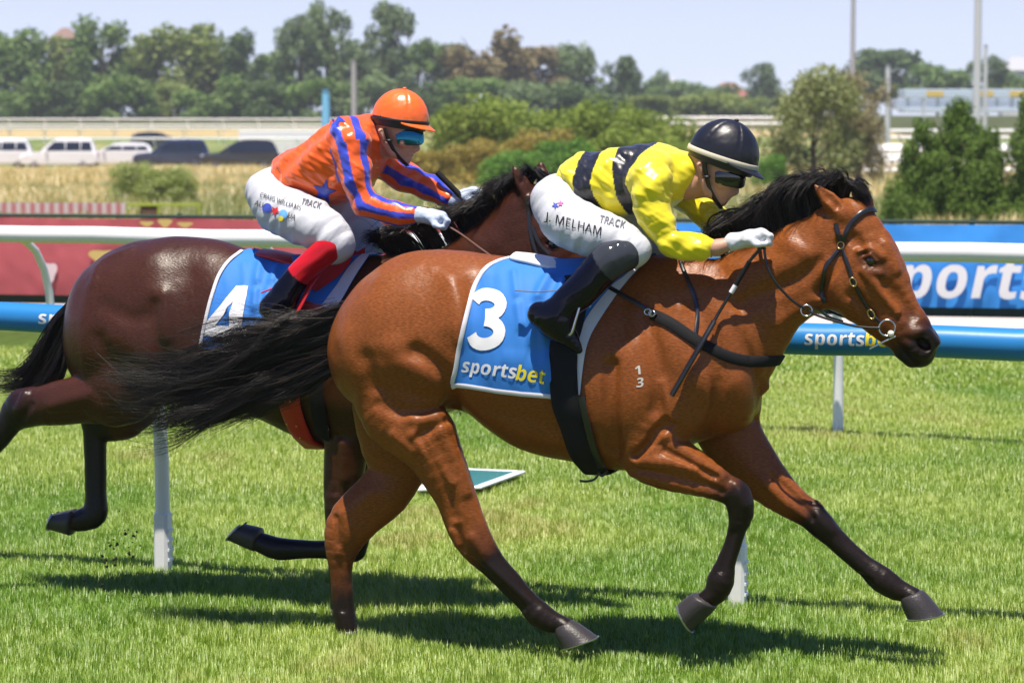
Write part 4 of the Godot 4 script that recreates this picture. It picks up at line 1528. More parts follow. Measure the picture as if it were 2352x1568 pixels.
func saddle(sd: Node3D, f: Field, T: Transform3D, cantle: Array, pommel: Array, m: Material, under: Material) -> void:
	# a thin seat that bows from the pommel to an upturned cantle, with a flap on each side
	var s := S.new()
	var cols := 25
	var line := smooth_px(cantle + pommel.slice(1), 6)
	var n := line.size()
	var pts := PackedVector3Array()
	var low := PackedVector3Array()
	for i in n:
		var g := float(i) / (n - 1)
		var c := in_plane(T, line[i][0], line[i][1], 0)
		var w := 0.115 * pow(sin(clampf(g * 1.05 + 0.12, 0, 1) * PI), 0.5) * (1.0 - 0.25 * g)
		for j in cols:
			var u := lerpf(-1, 1, float(j) / (cols - 1))
			pts.append(c + Vector3(0, 0.012 - 0.03 * u * u * (0.35 + g * 0.9), u * w))
			low.append(c + Vector3(0, -0.006 - 0.03 * u * u * (0.35 + g * 0.9), u * w))
	s.grid(pts, cols)
	for i in s.n.size():
		if s.n[i].y < 0:
			s.n[i] = -s.n[i]
	var k0 := s.v.size()
	s.grid(low, cols)
	for i in range(k0, s.n.size()):
		if s.n[i].y > 0:
			s.n[i] = -s.n[i]
	var rim := PackedVector3Array()
	for i in n:
		rim.append((pts[i * cols] + low[i * cols]) * 0.5)
	for i in range(n - 1, -1, -1):
		rim.append((pts[i * cols + cols - 1] + low[i * cols + cols - 1]) * 0.5)
	rim.append(rim[0])
	s.tube(rim, PackedFloat32Array([0.0095]), 6, false)
	part("seat", s.mesh(), m, sd)

func bridle_one(f: Field) -> void:
	var T := T1
	var b := thing("bridle", "black leather bridle with brass buckles on the bright bay head, reins to the white gloves", "bridle", T1)
	var brow := laid(f, T, [[1938, 553], [1945, 531], [1958, 509], [1978, 490], [1998, 483], [2014, 487]], 0.004, 5)
	band(b, "browband", joined(brow, mirrored(brow)), 0.009, 0.006, M.leather)
	both_bands(b, "headpiece", laid(f, T, [[1933, 560], [1926, 532], [1921, 512]], 0.004, 5), 0.008, 0.005, M.leather)
	both_bands(b, "throat_lash", laid(f, T, [[1932, 570], [1919, 582], [1901, 607], [1892, 636], [1889, 668], [1896, 694]], 0.005, 5), 0.0075, 0.005, M.leather)
	both_bands(b, "cheekpiece", laid(f, T, [[1936, 566], [1948, 604], [1962, 646], [1981, 683], [2004, 719], [2026, 742]], 0.004, 5), 0.0065, 0.005, M.leather)
	for q in [[1934, 564, 0.013, 0.0022, 1.0], [1961, 647, 0.011, 0.0028, 1.5], [2004, 720, 0.012, 0.0032, 1.5]]:
		var h = hit(f, T, q[0], q[1])
		var nn := f.normal(h)
		ring(b, "buckle", h + nn * 0.011, nn, q[2], q[3], M.brass, q[4], 0.45)
	var bit: Vector3 = hit(f, T, 2040, 752)
	for sgn in [1.0, -1.0]:
		var fl := Vector3(1, 1, sgn)
		ring(b, "bit_ring", (bit + Vector3(0, 0, 0.016)) * fl, Vector3(0.1, 0, sgn), 0.029, 0.0035, M.steel)
	var ball := SphereMesh.new()
	ball.radius = 0.012
	ball.height = 0.024
	var bo := part("bit_stop", ball, M.ivory, b)
	bo.position = in_plane(T, 2047, 766, bit.z + 0.02)
	cord(b, "bit_prong", PackedVector3Array([in_plane(T, 1998, 801, bit.z + 0.03), in_plane(T, 2030, 785, bit.z + 0.025), in_plane(T, 2058, 772, bit.z + 0.015)]), 0.0035, M.steel, 6)
	# reins: bit to running ring to the hand, and on to the far hand
	var zr := 0.13
	cord(b, "rein", PackedVector3Array([in_plane(T, 2022, 753, bit.z + 0.02), in_plane(T, 1972, 750, 0.1), in_plane(T, 1922, 738, 0.115), in_plane(T, 1880, 725, 0.125), in_plane(T, 1858, 714, zr)]), 0.0062, M.leather, 6, 0.8)
	ring(b, "rein_ring", in_plane(T, 1853, 713, zr), Vector3(0.2, 0, 1), 0.02, 0.0032, M.steel)
	cord(b, "rein", PackedVector3Array([in_plane(T, 1848, 708, zr), in_plane(T, 1817, 687, 0.15), in_plane(T, 1781, 647, 0.17), in_plane(T, 1762, 608, 0.17), in_plane(T, 1756, 572, 0.165)]), 0.0068, M.leather, 6, 0.8)
	cord(b, "rein", PackedVector3Array([in_plane(T, 1756, 572, 0.165), in_plane(T, 1748, 545, 0.12), in_plane(T, 1735, 540, 0.0), in_plane(T, 1700, 535, -0.12)]), 0.007, M.leather, 6, 0.5)
	cord(b, "rein", PackedVector3Array([in_plane(T, 1625, 521, -0.06), in_plane(T, 1632, 500, -0.05), in_plane(T, 1660, 485, -0.03), in_plane(T, 1700, 478, 0.0), in_plane(T, 1742, 480, 0.02), in_plane(T, 1765, 490, 0.0)]), 0.005, M.leather, 6, 0.6)
	cord(b, "rein", PackedVector3Array([in_plane(T, 2022, 753, bit.z + 0.02) * Vector3(1, 1, -1), in_plane(T, 1880, 725, 0.125) * Vector3(1, 1, -1), in_plane(T, 1781, 640, 0.17) * Vector3(1, 1, -1), in_plane(T, 1700, 535, 0.14) * Vector3(1, 1, -1)]), 0.0068, M.leather, 6, 0.8)
	# lead straps under the jaw
	cord(b, "jaw_strap", PackedVector3Array([in_plane(T, 1858, 712, 0.12), in_plane(T, 1880, 712, 0.05), in_plane(T, 1905, 728, -0.02), in_plane(T, 1935, 738, -0.08)]), 0.0068, M.leather, 6, 0.8)

func tack_two(f: Field) -> void:
	var T := T2
	var folds := Folds.new()
	folds.noise.seed = 9
	for q in [[[600, 600], [590, 660], [585, 720], 0.016, 0.01], [[640, 610], [620, 660], [610, 700], 0.014, 0.009], [[560, 600], [565, 680], [560, 740], 0.014, 0.005], [[520, 700], [545, 740], [560, 790], 0.016, 0.008]]:
		for i in 2:
			var a = hit(f, T, q[i][0], q[i][1])
			var b = hit(f, T, q[i + 1][0], q[i + 1][1])
			if a != null and b != null:
				folds.lines.append([a, b, q[3], q[4]])
	var cl := thing("number_cloth", "blue saddle cloth with white number 4 under the red racing saddle", "saddle cloth", T2)
	var rear := [[585, 572], [548, 582], [520, 604], [498, 640], [482, 690], [470, 740], [458, 800]]
	var front := [[870, 570], [856, 584], [840, 604], [815, 640], [785, 690], [745, 750], [720, 812]]
	var cp := cloth_patch(f, T, rear, front, 50, 7, 0.009, folds)
	part("cloth", patch_mesh(cp[0], 50, true).mesh(), M.blue_cloth, cl)
	var l := laid(f, T, [[555, 581], [524, 605], [502, 640], [486, 690], [474, 740], [463, 795]], 0.0125, 6)
	both_bands(cl, "hem", l, 0.0075, 0.0035, M.white_cloth)
	var wp := cloth_patch(f, T, [[840, 586], [820, 600], [800, 620], [772, 660], [738, 705], [700, 755], [680, 812]], front, 10, 7, 0.0125, folds)
	part("lining", patch_mesh(wp[0], 10, false).mesh(), M.white_cloth, cl)
	print_on(cl, "number", f, T, "4", Vector2(462, 800), Vector2(566, 806), Vector2(484, 655), 0.0125, M.print_white, folds)
	var sd := thing("racing_saddle", "small red racing saddle with red studded girth and stirrups", "saddle", T2)
	saddle(sd, f, T, [[604, 577], [640, 582], [690, 594], [730, 602]], [[730, 602], [790, 598], [838, 574]], M.red_leather, M.leather)
	var flap := cloth_patch(f, T, [[760, 600], [740, 625], [725, 650], [715, 668]], [[815, 592], [806, 612], [785, 636], [740, 668]], 10, 5, 0.022, folds)
	part("flap", patch_mesh(flap[0], 10, false).mesh(), M.red_leather, sd)
	var g := laid(f, T, [[720, 700], [690, 780], [664, 860], [668, 920], [684, 970], [700, 1000]], 0.014, 5)
	var gm := g[0][g[0].size() - 1] as Vector3
	var mid := [PackedVector3Array([Vector3(gm.x + 0.02, gm.y - 0.045, gm.z * 0.5)]), PackedVector3Array([Vector3(0, -1, 0.3).normalized()])]
	band(sd, "girth", joined(joined(g, mid), joined(mirrored(mid), mirrored(g))), 0.05, 0.009, M.red_leather)
	var l2 := laid(f, T, [[727, 880], [735, 950], [750, 1005]], 0.013, 4)
	band(sd, "girth", l2, 0.03, 0.008, M.webbing)
	for q in [[648, 864], [671, 864], [660, 916], [672, 918], [664, 965], [686, 970], [694, 995]]:
		var h = hit(f, T, q[0], q[1])
		if h != null:
			var st := SphereMesh.new()
			st.radius = 0.005
			st.height = 0.01
			st.radial_segments = 8
			st.rings = 4
			var so := part("stud", st, M.brass, sd)
			so.position = h + f.normal(h) * 0.023
	for sgn in [1.0, -1.0]:
		var fl2 := Vector3(1, 1, sgn)
		cord(sd, "stirrup_leather", PackedVector3Array([in_plane(T, 745, 612, 0.2) * fl2, in_plane(T, 715, 650, 0.28) * fl2, in_plane(T, 690, 700, 0.31) * fl2, in_plane(T, 676, 725, 0.315) * fl2]), 0.016, M.red_leather, 6, 0.3)
		ring(sd, "stirrup_iron", in_plane(T, 668, 748, 0.31) * fl2, Vector3(1, 0.2, 0.3 * sgn), 0.05, 0.006, M.steel, 1.1)
	cord(sd, "leather_end", PackedVector3Array([in_plane(T, 640, 655, 0.3), in_plane(T, 620, 664, 0.315), in_plane(T, 600, 672, 0.32)]), 0.011, M.red_leather, 6, 0.3)
	var b := thing("bridle", "black leather bridle with brown reins on the dark bay head", "bridle", T2)
	both_bands(b, "cheekpiece", laid(f, T, [[1212, 455], [1216, 500], [1222, 545], [1240, 600], [1270, 650]], 0.004, 5), 0.008, 0.005, M.leather)
	var brow := laid(f, T, [[1214, 470], [1230, 450], [1246, 436]], 0.004, 5)
	band(b, "browband", joined(brow, mirrored(brow)), 0.009, 0.006, M.leather)
	both_bands(b, "throat_lash", laid(f, T, [[1222, 520], [1240, 560], [1262, 585]], 0.005, 5), 0.008, 0.005, M.leather)
	cord(b, "rein", PackedVector3Array([in_plane(T, 1022, 515, 0.16), in_plane(T, 1060, 538, 0.16), in_plane(T, 1110, 575, 0.16), in_plane(T, 1170, 615, 0.15), in_plane(T, 1280, 680, 0.1), in_plane(T, 1330, 700, 0.075)]), 0.011, M.brown_leather, 6, 0.35)
	cord(b, "rein", PackedVector3Array([in_plane(T, 1080, 478, -0.16), in_plane(T, 1170, 600, -0.15), in_plane(T, 1330, 700, -0.075)]), 0.011, M.brown_leather, 6, 0.35)
	for sgn in [1.0, -1.0]:
		ring(b, "bit_ring", in_plane(T, 1335, 706, 0.07) * Vector3(1, 1, sgn), Vector3(0.1, 0, sgn), 0.029, 0.0035, M.steel)

# ---------------------------------------------------------------- jockeys
class Silk extends Paint:
	var base := Color.WHITE
	var other := Color.BLACK
	var hoops := []                    # tables [y px, x from, x to]
	var torso: Field
	var sleeves: Field
	var arms := []                     # centre lines of striped sleeves
	var inv_s := 1.0
	var ox := 0.0
	var oy := 0.0
	var sx := 1.0
	var sy := 1.0
	var kx := 0.0
	func color(p: Vector3, _n: Vector3) -> Color:
		var on_sleeve := sleeves != null and sleeves.at(p) < torso.at(p)
		if hoops.size() and not on_sleeve:
			var y := oy + p.y * sy
			var x := ox + p.x * sx
			for h in hoops:
				for i in h.size() - 1:
					if y >= h[i][0] and y < h[i + 1][0]:
						var t: float = (y - h[i][0]) / (h[i + 1][0] - h[i][0])
						if x > lerpf(h[i][1], h[i + 1][1], t) and x < lerpf(h[i][2], h[i + 1][2], t):
							return other
		if arms.size() and on_sleeve:
			var best := 9.0
			var ang := 0.0
			for a in arms:
				for i in a.size() - 1:
					var q: Vector3 = a[i]
					var d: Vector3 = a[i + 1] - q
					var t := clampf((p - q).dot(d) / d.length_squared(), 0.0, 1.0)
					var r := p - q - d * t
					if r.length() < best:
						best = r.length()
						var ax := d.normalized()
						var e := Vector3(0, 0, 1)
						e = (e - ax * ax.dot(e)).normalized()
						ang = atan2(r.dot(ax.cross(e)), r.dot(e))
			if fposmod(ang / TAU * 5.0 + 0.15, 1.0) < 0.46:
				return other
		return base

class Line extends Paint:
	var a := Vector3.ZERO
	var n := Vector3.RIGHT
	var near := Color.WHITE
	var far := Color.BLACK
	func color(p: Vector3, _n: Vector3) -> Color:
		return far if (p - a).dot(n) > 0.0 else near

func mesh_field(f: Field, cell: float, paint: Paint, seeds: Array) -> ArrayMesh:
	var lo := Vector3.ONE * 99.0
	var hi := Vector3.ONE * -99.0
	for i in f.kind.size():
		if f.kind[i] == 0 and not f.cut[i]:
			for e in 2:
				var q := f.a[i] + f.ba[i] * e
				q.z /= f.sz[i]
				var r := maxf(f.ra[i], f.rb[i])
				var rr := Vector3(r, r, r / f.sz[i]) + Vector3.ONE * 0.03
				lo = lo.min(q - rr)
				hi = hi.max(q + rr)
		elif f.kind[i] == 1 and not f.cut[i]:
			lo = lo.min(f.a[i] - Vector3.ONE * (f.ra[i] + 0.02))
			hi = hi.max(f.a[i] + Vector3.ONE * (f.ra[i] + 0.02))
	var s := S.new()
	f.skin(s, cell, lo, hi, seeds, paint)
	return s.mesh(false)

func wrinkle(f: Field, amount: float, freq: float, sd: int, w: Basis, amount2 := 0.0, freq2 := 0.0, w2 := Basis()) -> void:
	f.noise = FastNoiseLite.new()
	f.noise.seed = sd
	f.noise.noise_type = FastNoiseLite.TYPE_SIMPLEX_SMOOTH
	f.noise.fractal_type = FastNoiseLite.FRACTAL_NONE
	f.noise.frequency = freq
	f.noise.domain_warp_enabled = false
	f.amp = amount
	f.warp = w
	if amount2 > 0.0:
		f.noise2 = FastNoiseLite.new()
		f.noise2.seed = sd + 7
		f.noise2.frequency = freq2
		f.noise2.fractal_octaves = 2
		f.amp2 = amount2
		f.warp2 = w2
	f.fresh()

# stretches a noise along one way of the side view (angle up from forward) and packs it across
func folded(ang: float, along: float, across: float) -> Basis:
	var r := Basis(Vector3(0, 0, 1), -ang)
	return r.transposed() * Basis.from_scale(Vector3(along, across, 0.9)) * r

func star(px: Vector2, r: float, turn: float) -> PackedVector3Array:
	var out := PackedVector3Array()
	for i in 10:
		var a0 := turn + TAU * i / 10.0
		var a1 := turn + TAU * (i + 1) / 10.0
		var r0 := r if i % 2 == 0 else r * 0.42
		var r1 := r if i % 2 == 1 else r * 0.42
		out.append(Vector3(px.x, px.y, 0))
		out.append(Vector3(px.x + cos(a0) * r0, px.y + sin(a0) * r0, 0))
		out.append(Vector3(px.x + cos(a1) * r1, px.y + sin(a1) * r1, 0))
	return out

# flat print given as triangles in pixels, laid on a body
func print_shape(owner: Node, called: String, f: Field, T: Transform3D, tris: PackedVector3Array, lift: float, m: Material, folds: Folds = null) -> void:
	var s := S.new()
	var v := fine(tris, 8.0)
	for t in range(0, v.size(), 3):
		var hs := []
		for k in 3:
			hs.append(hit(f, T, v[t + k].x, v[t + k].y))
		if null in hs:
			continue
		for h in hs:
			var nn := f.normal(h, 0.006)
			s.ix.append(s.vert(h + nn * (lift + (folds.at(h) if folds else 0.0)), nn))
	if s.ix.is_empty():
		return
	part(called, s.mesh(), m, owner)

# a head frame: pixels about the ear, turned and scaled
class Head:
	var ear := Vector2.ZERO
	var turn := 0.0
	var size := 1.0
	func px(x: float, y: float) -> Vector2:
		return ear + Vector2(x, y).rotated(turn) * size

func hp(T: Transform3D, h: Head, x: float, y: float, lat: float) -> Vector3:
	var q := h.px(x, y)
	return in_plane(T, q.x, q.y, lat)

func head_field(T: Transform3D, h: Head, neck_to: Vector3) -> Field:
	var f := Field.new()
	f.bs = 0.014
	var u := 1.0 / 610.0 * h.size          # metres per head pixel
	f.ell(hp(T, h, 42, -20, 0), Vector3(72 * u, 64 * u, 0.076 * h.size), Basis(Vector3(0, 0, 1), -h.turn - 0.2), 0.03)
	groups += 1
	f.group = groups
	f.cap(hp(T, h, 52, 8, 0), hp(T, h, 50, 42, 0), 0.062 * h.size, 0.05 * h.size, 0.03, 0.98)
	f.cap(hp(T, h, 50, 42, 0), hp(T, h, 45, 62, 0), 0.05 * h.size, 0.026 * h.size, 0.03, 0.9)
	f.group = -1
	for s in [1.0, -1.0]:
		f.cap(hp(T, h, 4, 26, 0.056 * s), hp(T, h, 16, 50, 0.045 * s), 0.015, 0.015, 0.02)
		f.cap(hp(T, h, 16, 50, 0.045 * s), hp(T, h, 40, 72, 0.014 * s), 0.015, 0.013, 0.02)
		f.cap(hp(T, h, 62, 30, 0.04 * s), hp(T, h, 45, 30, 0.056 * s), 0.014, 0.014, 0.025)
		f.ell(hp(T, h, 76, 14, 0.03 * s), Vector3(0.012, 0.012, 0.014), Basis(), 0.012, true)
		f.ell(hp(T, h, 74, 15, 0.03 * s), Vector3(0.011, 0.011, 0.011), Basis(), 0.004)
		# ear
		f.cap(hp(T, h, 0, 14, 0.07 * s), hp(T, h, -3, -10, 0.078 * s), 0.007, 0.012, 0.006, 0.8)
		f.cap(hp(T, h, 2, 6, 0.086 * s), hp(T, h, 0, -8, 0.09 * s), 0.004, 0.007, 0.004, 1.0, true)
	groups += 1
	f.group = groups
	f.cap(hp(T, h, 76, 8, 0), hp(T, h, 81, 34, 0), 0.009, 0.009, 0.016)
	f.cap(hp(T, h, 81, 34, 0), hp(T, h, 79, 52, 0), 0.009, 0.0125, 0.016)
	f.group = -1
	for s in [1.0, -1.0]:
		f.ell(hp(T, h, 72, 55, 0.011 * s), Vector3(0.009, 0.008, 0.008), Basis(), 0.01)
	f.cap(hp(T, h, 60, 65, -0.014), hp(T, h, 60, 65, 0.014), 0.0085, 0.0085, 0.012)
	f.cap(hp(T, h, 55, 72, -0.012), hp(T, h, 55, 72, 0.012), 0.008, 0.008, 0.012)
	f.ell(hp(T, h, 45, 78, 0), Vector3(0.015, 0.013, 0.018), Basis(), 0.02)
	f.cap(hp(T, h, 61, 69, -0.02), hp(T, h, 61, 69, 0.02), 0.0022, 0.0022, 0.005, 1.0, true)
	f.cap(hp(T, h, 10, 30, 0), neck_to, 0.056 * h.size, 0.058 * h.size, 0.03, 1.05)
	f.fresh()
	return f

# dome, peak, rim band, chin strap, goggles
func headgear(p: Node3D, T: Transform3D, h: Head, dome: Material, lens: Material, band_m: Material, strap_m: Material, skull: Material, peak_m: Material, cf: Field) -> void:
	var u := h.size / 610.0
	var c := hp(T, h, 51, -30, 0)
	var tilt := -h.turn - 0.36
	var fx := Vector3(cos(tilt), sin(tilt), 0)
	var fy := Vector3(-sin(tilt), cos(tilt), 0)
	var fz := Vector3(0, 0, 1)
	var rx := 81.0 * u
	var ry := 84.0 * u
	var rz := 0.104 * h.size
	var nz := FastNoiseLite.new()
	nz.seed = 4
	nz.frequency = 1.0
	var cols := 97
	var he := Node3D.new()
	he.name = "helmet"
	p.add_child(he)
	for layer in 2:
		var pts := PackedVector3Array()
		var rows := 30 if layer == 0 else 8
		for r in rows:
			var th := lerpf(0.0, 1.55, r / 29.0) if layer == 0 else lerpf(1.53, 1.86, r / 7.0)
			for q in cols:
				var ph := TAU * q / (cols - 1)
				# six sewn panels: shallow valleys at the seams, small puckers beside them
				var seam := absf(sin(ph * 3.0))
				var g := 1.0 - (0.028 * exp(-seam * seam * 60.0) * sin(minf(th * 1.6, PI * 0.5)) if layer == 0 else 0.02)
				if layer == 0:
					g += 0.016 * nz.get_noise_2d(ph * 2.5, th * 3.0) * sin(th) + 0.007 * sin(th * 40.0 + 4.0 * nz.get_noise_2d(ph * 3.0, 7.0)) * exp(-seam * seam * 14.0) * sin(th)
				var d := fx * cos(ph) * sin(th) * rx + fz * sin(ph) * sin(th) * rz + fy * cos(th) * ry
				pts.append(c + d * g)
		var s := S.new()
		s.grid(pts, cols)
		for i in s.v.size():
			if s.n[i].dot(s.v[i] - c) < 0:
				s.n[i] = -s.n[i]
			if s.n[i].length() < 0.5:
				s.n[i] = fy
		part("cap" if layer == 0 else "skull_cap", s.mesh(), dome if layer == 0 else skull, he)
	# button and peak
	var bt := SphereMesh.new()
	bt.radius = 0.009
	bt.height = 0.012
	part("button", bt, dome, he).position = c + fy * (ry + 0.002)
	var pk := S.new()
	for layer in 2:
		var pts := PackedVector3Array()
		for r in 7:
			var g := r / 6.0
			for q in 25:
				var a := lerpf(-1.25, 1.25, q / 24.0)
				var reach := 1.0 + 0.3 * g * pow(maxf(cos(a * 1.2), 0.0), 0.6)
				pts.append(c + fx * cos(a) * rx * reach + fz * sin(a) * rz * (1.0 + 0.1 * g) - fy * (0.004 + 0.02 * g * pow(maxf(cos(a * 1.2), 0.0), 0.5) + 0.003 * layer))
		var k0 := pk.v.size()
		pk.grid(pts, 25)
		for i in range(k0, pk.v.size()):
			if (pk.n[i].dot(fy) < 0) == (layer == 0):
				pk.n[i] = -pk.n[i]
	part("peak", pk.mesh(), peak_m, he)
	# band round the cap
	var bp := PackedVector3Array()
	var bn := PackedVector3Array()
	for q in 49:
		var a := TAU * q / 48.0
		var o := fx * cos(a) * rx * 1.012 + fz * sin(a) * rz * 1.012
		bp.append(c + o + fy * (-0.004 + 0.006 * cos(a)))
		bn.append(o.normalized())
	band(he, "band", [bp, bn], 0.0095 if band_m != skull else 0.006, 0.004, band_m)
	# harness
	for s in [1.0, -1.0]:
		var pl := [PackedVector3Array(), PackedVector3Array()]
		for q in [[8, -16, 0.088], [10, 4, 0.084], [14, 24, 0.074], [20, 46, 0.062], [30, 66, 0.044], [42, 84, 0.022], [46, 90, 0.0]]:
			var w := hp(T, h, q[0], q[1], q[2] * s * (0.9 + 0.1 * h.size))
			var nn: Vector3 = (w - hp(T, h, 45, 20, 0)).normalized()
			pl[0].append(w)
			pl[1].append(Vector3(nn.x * 0.4, nn.y * 0.6, s * maxf(q[2] * 12.0, 0.05)).normalized())
		band(he, "chin_strap", pl, 0.008, 0.003, strap_m)
		var cup := SphereMesh.new()
		cup.radius = 0.014
		cup.height = 0.014
		part("strap_stud", cup, strap_m, he).position = hp(T, h, 13, 18, 0.08 * s)
	# goggles: a wrapped lens with a rubber rim
	var gg := Node3D.new()
	gg.name = "goggles"
	p.add_child(gg)
	for layer in 2:
		var pts := PackedVector3Array()
		for r in 9:
			var v := r / 8.0
			for q in 41:
				var a := lerpf(-1.42, 1.42, q / 40.0)
				var ends := pow(maxf(0.0, 1.0 - pow(absf(a) / 1.46, 2.6)), 0.5)
				var half := (23.0 + 2.5 * layer) * (0.28 + 0.72 * ends)
				var notch := 9.0 * exp(-a * a * 16.0) * v
				var grow := 1.0 - layer * 0.05
				var y := 22.0 - 4.0 * absf(sin(a)) + lerpf(-half, half, v) - notch
				var bulge := 1.0 + 0.03 * sin(v * PI)
				pts.append(hp(T, h, 20 + 81.0 * cos(a) * bulge * grow, y, 0.076 * sin(a) * bulge * grow * h.size * 1.02))
		var s := S.new()
		s.grid(pts, 41)
		var ctr := hp(T, h, 30, 18, 0)
		for i in s.v.size():
			if s.n[i].dot(s.v[i] - ctr) < 0:
				s.n[i] = -s.n[i]
		part("lens" if layer == 0 else "rim", s.mesh(), lens if layer == 0 else strap_m, gg)

# a gloved fist closed on the rein: k places the hand (pixels), lat its middle, dir the side its fingers lie on
func fist(p: Node3D, T: Transform3D, wrist: Vector2, knuckle: Vector2, lat: float, m: Material, sd: int) -> void:
	var f := Field.new()
	f.bs = 0.014
	var ax := (knuckle - wrist)
	var dn := Vector2(-ax.y, ax.x).normalized()
	if dn.y < 0:
		dn = -dn
	var fw := ax.normalized()
	var w := in_plane(T, wrist.x, wrist.y, lat)
	var k := in_plane(T, knuckle.x, knuckle.y, lat)
	f.cap(w, w.lerp(k, 0.4), 0.029, 0.03, 0.012, 1.0)
	f.cap(w.lerp(k, 0.35), w.lerp(k, 0.85), 0.03, 0.03, 0.012, 0.72)
	# cuff
	f.cap(w + (w - k) * 0.28, w + (w - k) * 0.08, 0.034, 0.031, 0.006)
	for i in 4:
		var z := lat + (1.5 - i) * 0.0195
		var lend: float = [1.0, 1.1, 1.03, 0.86][i]
		var j0 := knuckle + fw * (-6.0 + 3.0 * (1.0 - absf(i - 1.3) * 0.5)) - dn * 6.0
		var j1 := j0 + (fw * 14.0 + dn * 9.0) * lend
		var j2 := j1 + (dn * 15.0 - fw * 5.0) * lend
		var j3 := j2 + (-fw * 12.0 + dn * 1.0) * lend
		var q := [in_plane(T, j0.x, j0.y, z), in_plane(T, j1.x, j1.y, z), in_plane(T, j2.x, j2.y, z), in_plane(T, j3.x, j3.y, z)]
		f.cap(q[0], q[1], 0.0115, 0.0108, 0.005)
		f.cap(q[1], q[2], 0.0108, 0.01, 0.004)
		f.cap(q[2], q[3], 0.01, 0.0088, 0.004)
	# the thumb leaves the side of the palm and closes over the fingers
	var t0 := wrist + ax * 0.35 + dn * 4.0
	var t1 := wrist + ax * 0.62 + dn * 17.0
	var t2 := knuckle + dn * 20.0 - fw * 4.0
	f.cap(in_plane(T, t0.x, t0.y, lat + 0.03), in_plane(T, t1.x, t1.y, lat + 0.042), 0.014, 0.0115, 0.01)
	f.cap(in_plane(T, t1.x, t1.y, lat + 0.042), in_plane(T, t2.x, t2.y, lat + 0.044), 0.0115, 0.0095, 0.005)
	wrinkle(f, 0.001, 34.0, sd, Basis.from_scale(Vector3(1, 1.6, 1)))
	part("glove", mesh_field(f, 0.0034, null, [w.lerp(k, 0.5)]), m, p)

func jockey_materials() -> void:
	var weave := noise_tex(256, 0.1, 3, 24)
	M.silk = bump(vmat(0.32, 0.55), weave, 8.0, 0.04)
	M.silk.rim_enabled = true
	M.silk.rim = 0.35
	M.breeches = bump(mat(lin(0.54, 0.55, 0.58), 0.5, 0.45), weave, 10.0, 0.07)
	M.glove = mat(lin(0.6, 0.61, 0.63), 0.5, 0.4)
	M.glove_blue = mat(lin(0.46, 0.55, 0.68), 0.5, 0.4)
	M.boot = vmat(0.09, 0.36)
	M.skin = mat(lin(0.5, 0.27, 0.18), 0.5, 0.45)
	M.skin.subsurf_scatter_enabled = true
	M.skin.subsurf_scatter_strength = 0.12
	M.cap_black = mat(lin(0.011, 0.011, 0.014), 0.38, 0.5)
	M.cap_orange = mat(lin(0.92, 0.15, 0.012), 0.3, 0.6)
	M.skull_black = mat(lin(0.012, 0.012, 0.013), 0.45, 0.5)
	M.elastic = mat(lin(0.62, 0.56, 0.43), 0.7, 0.3)
	M.lens_dark = mat(lin(0.008, 0.008, 0.006), 0.05, 0.8)
	M.lens_mirror = mat(lin(0.02, 0.16, 0.24), 0.07, 0.5, 0.85)
	M.hair_skin = mat(lin(0.05, 0.03, 0.02), 0.6)
	M.tag_white = mat(lin(0.7, 0.7, 0.72), 0.5)

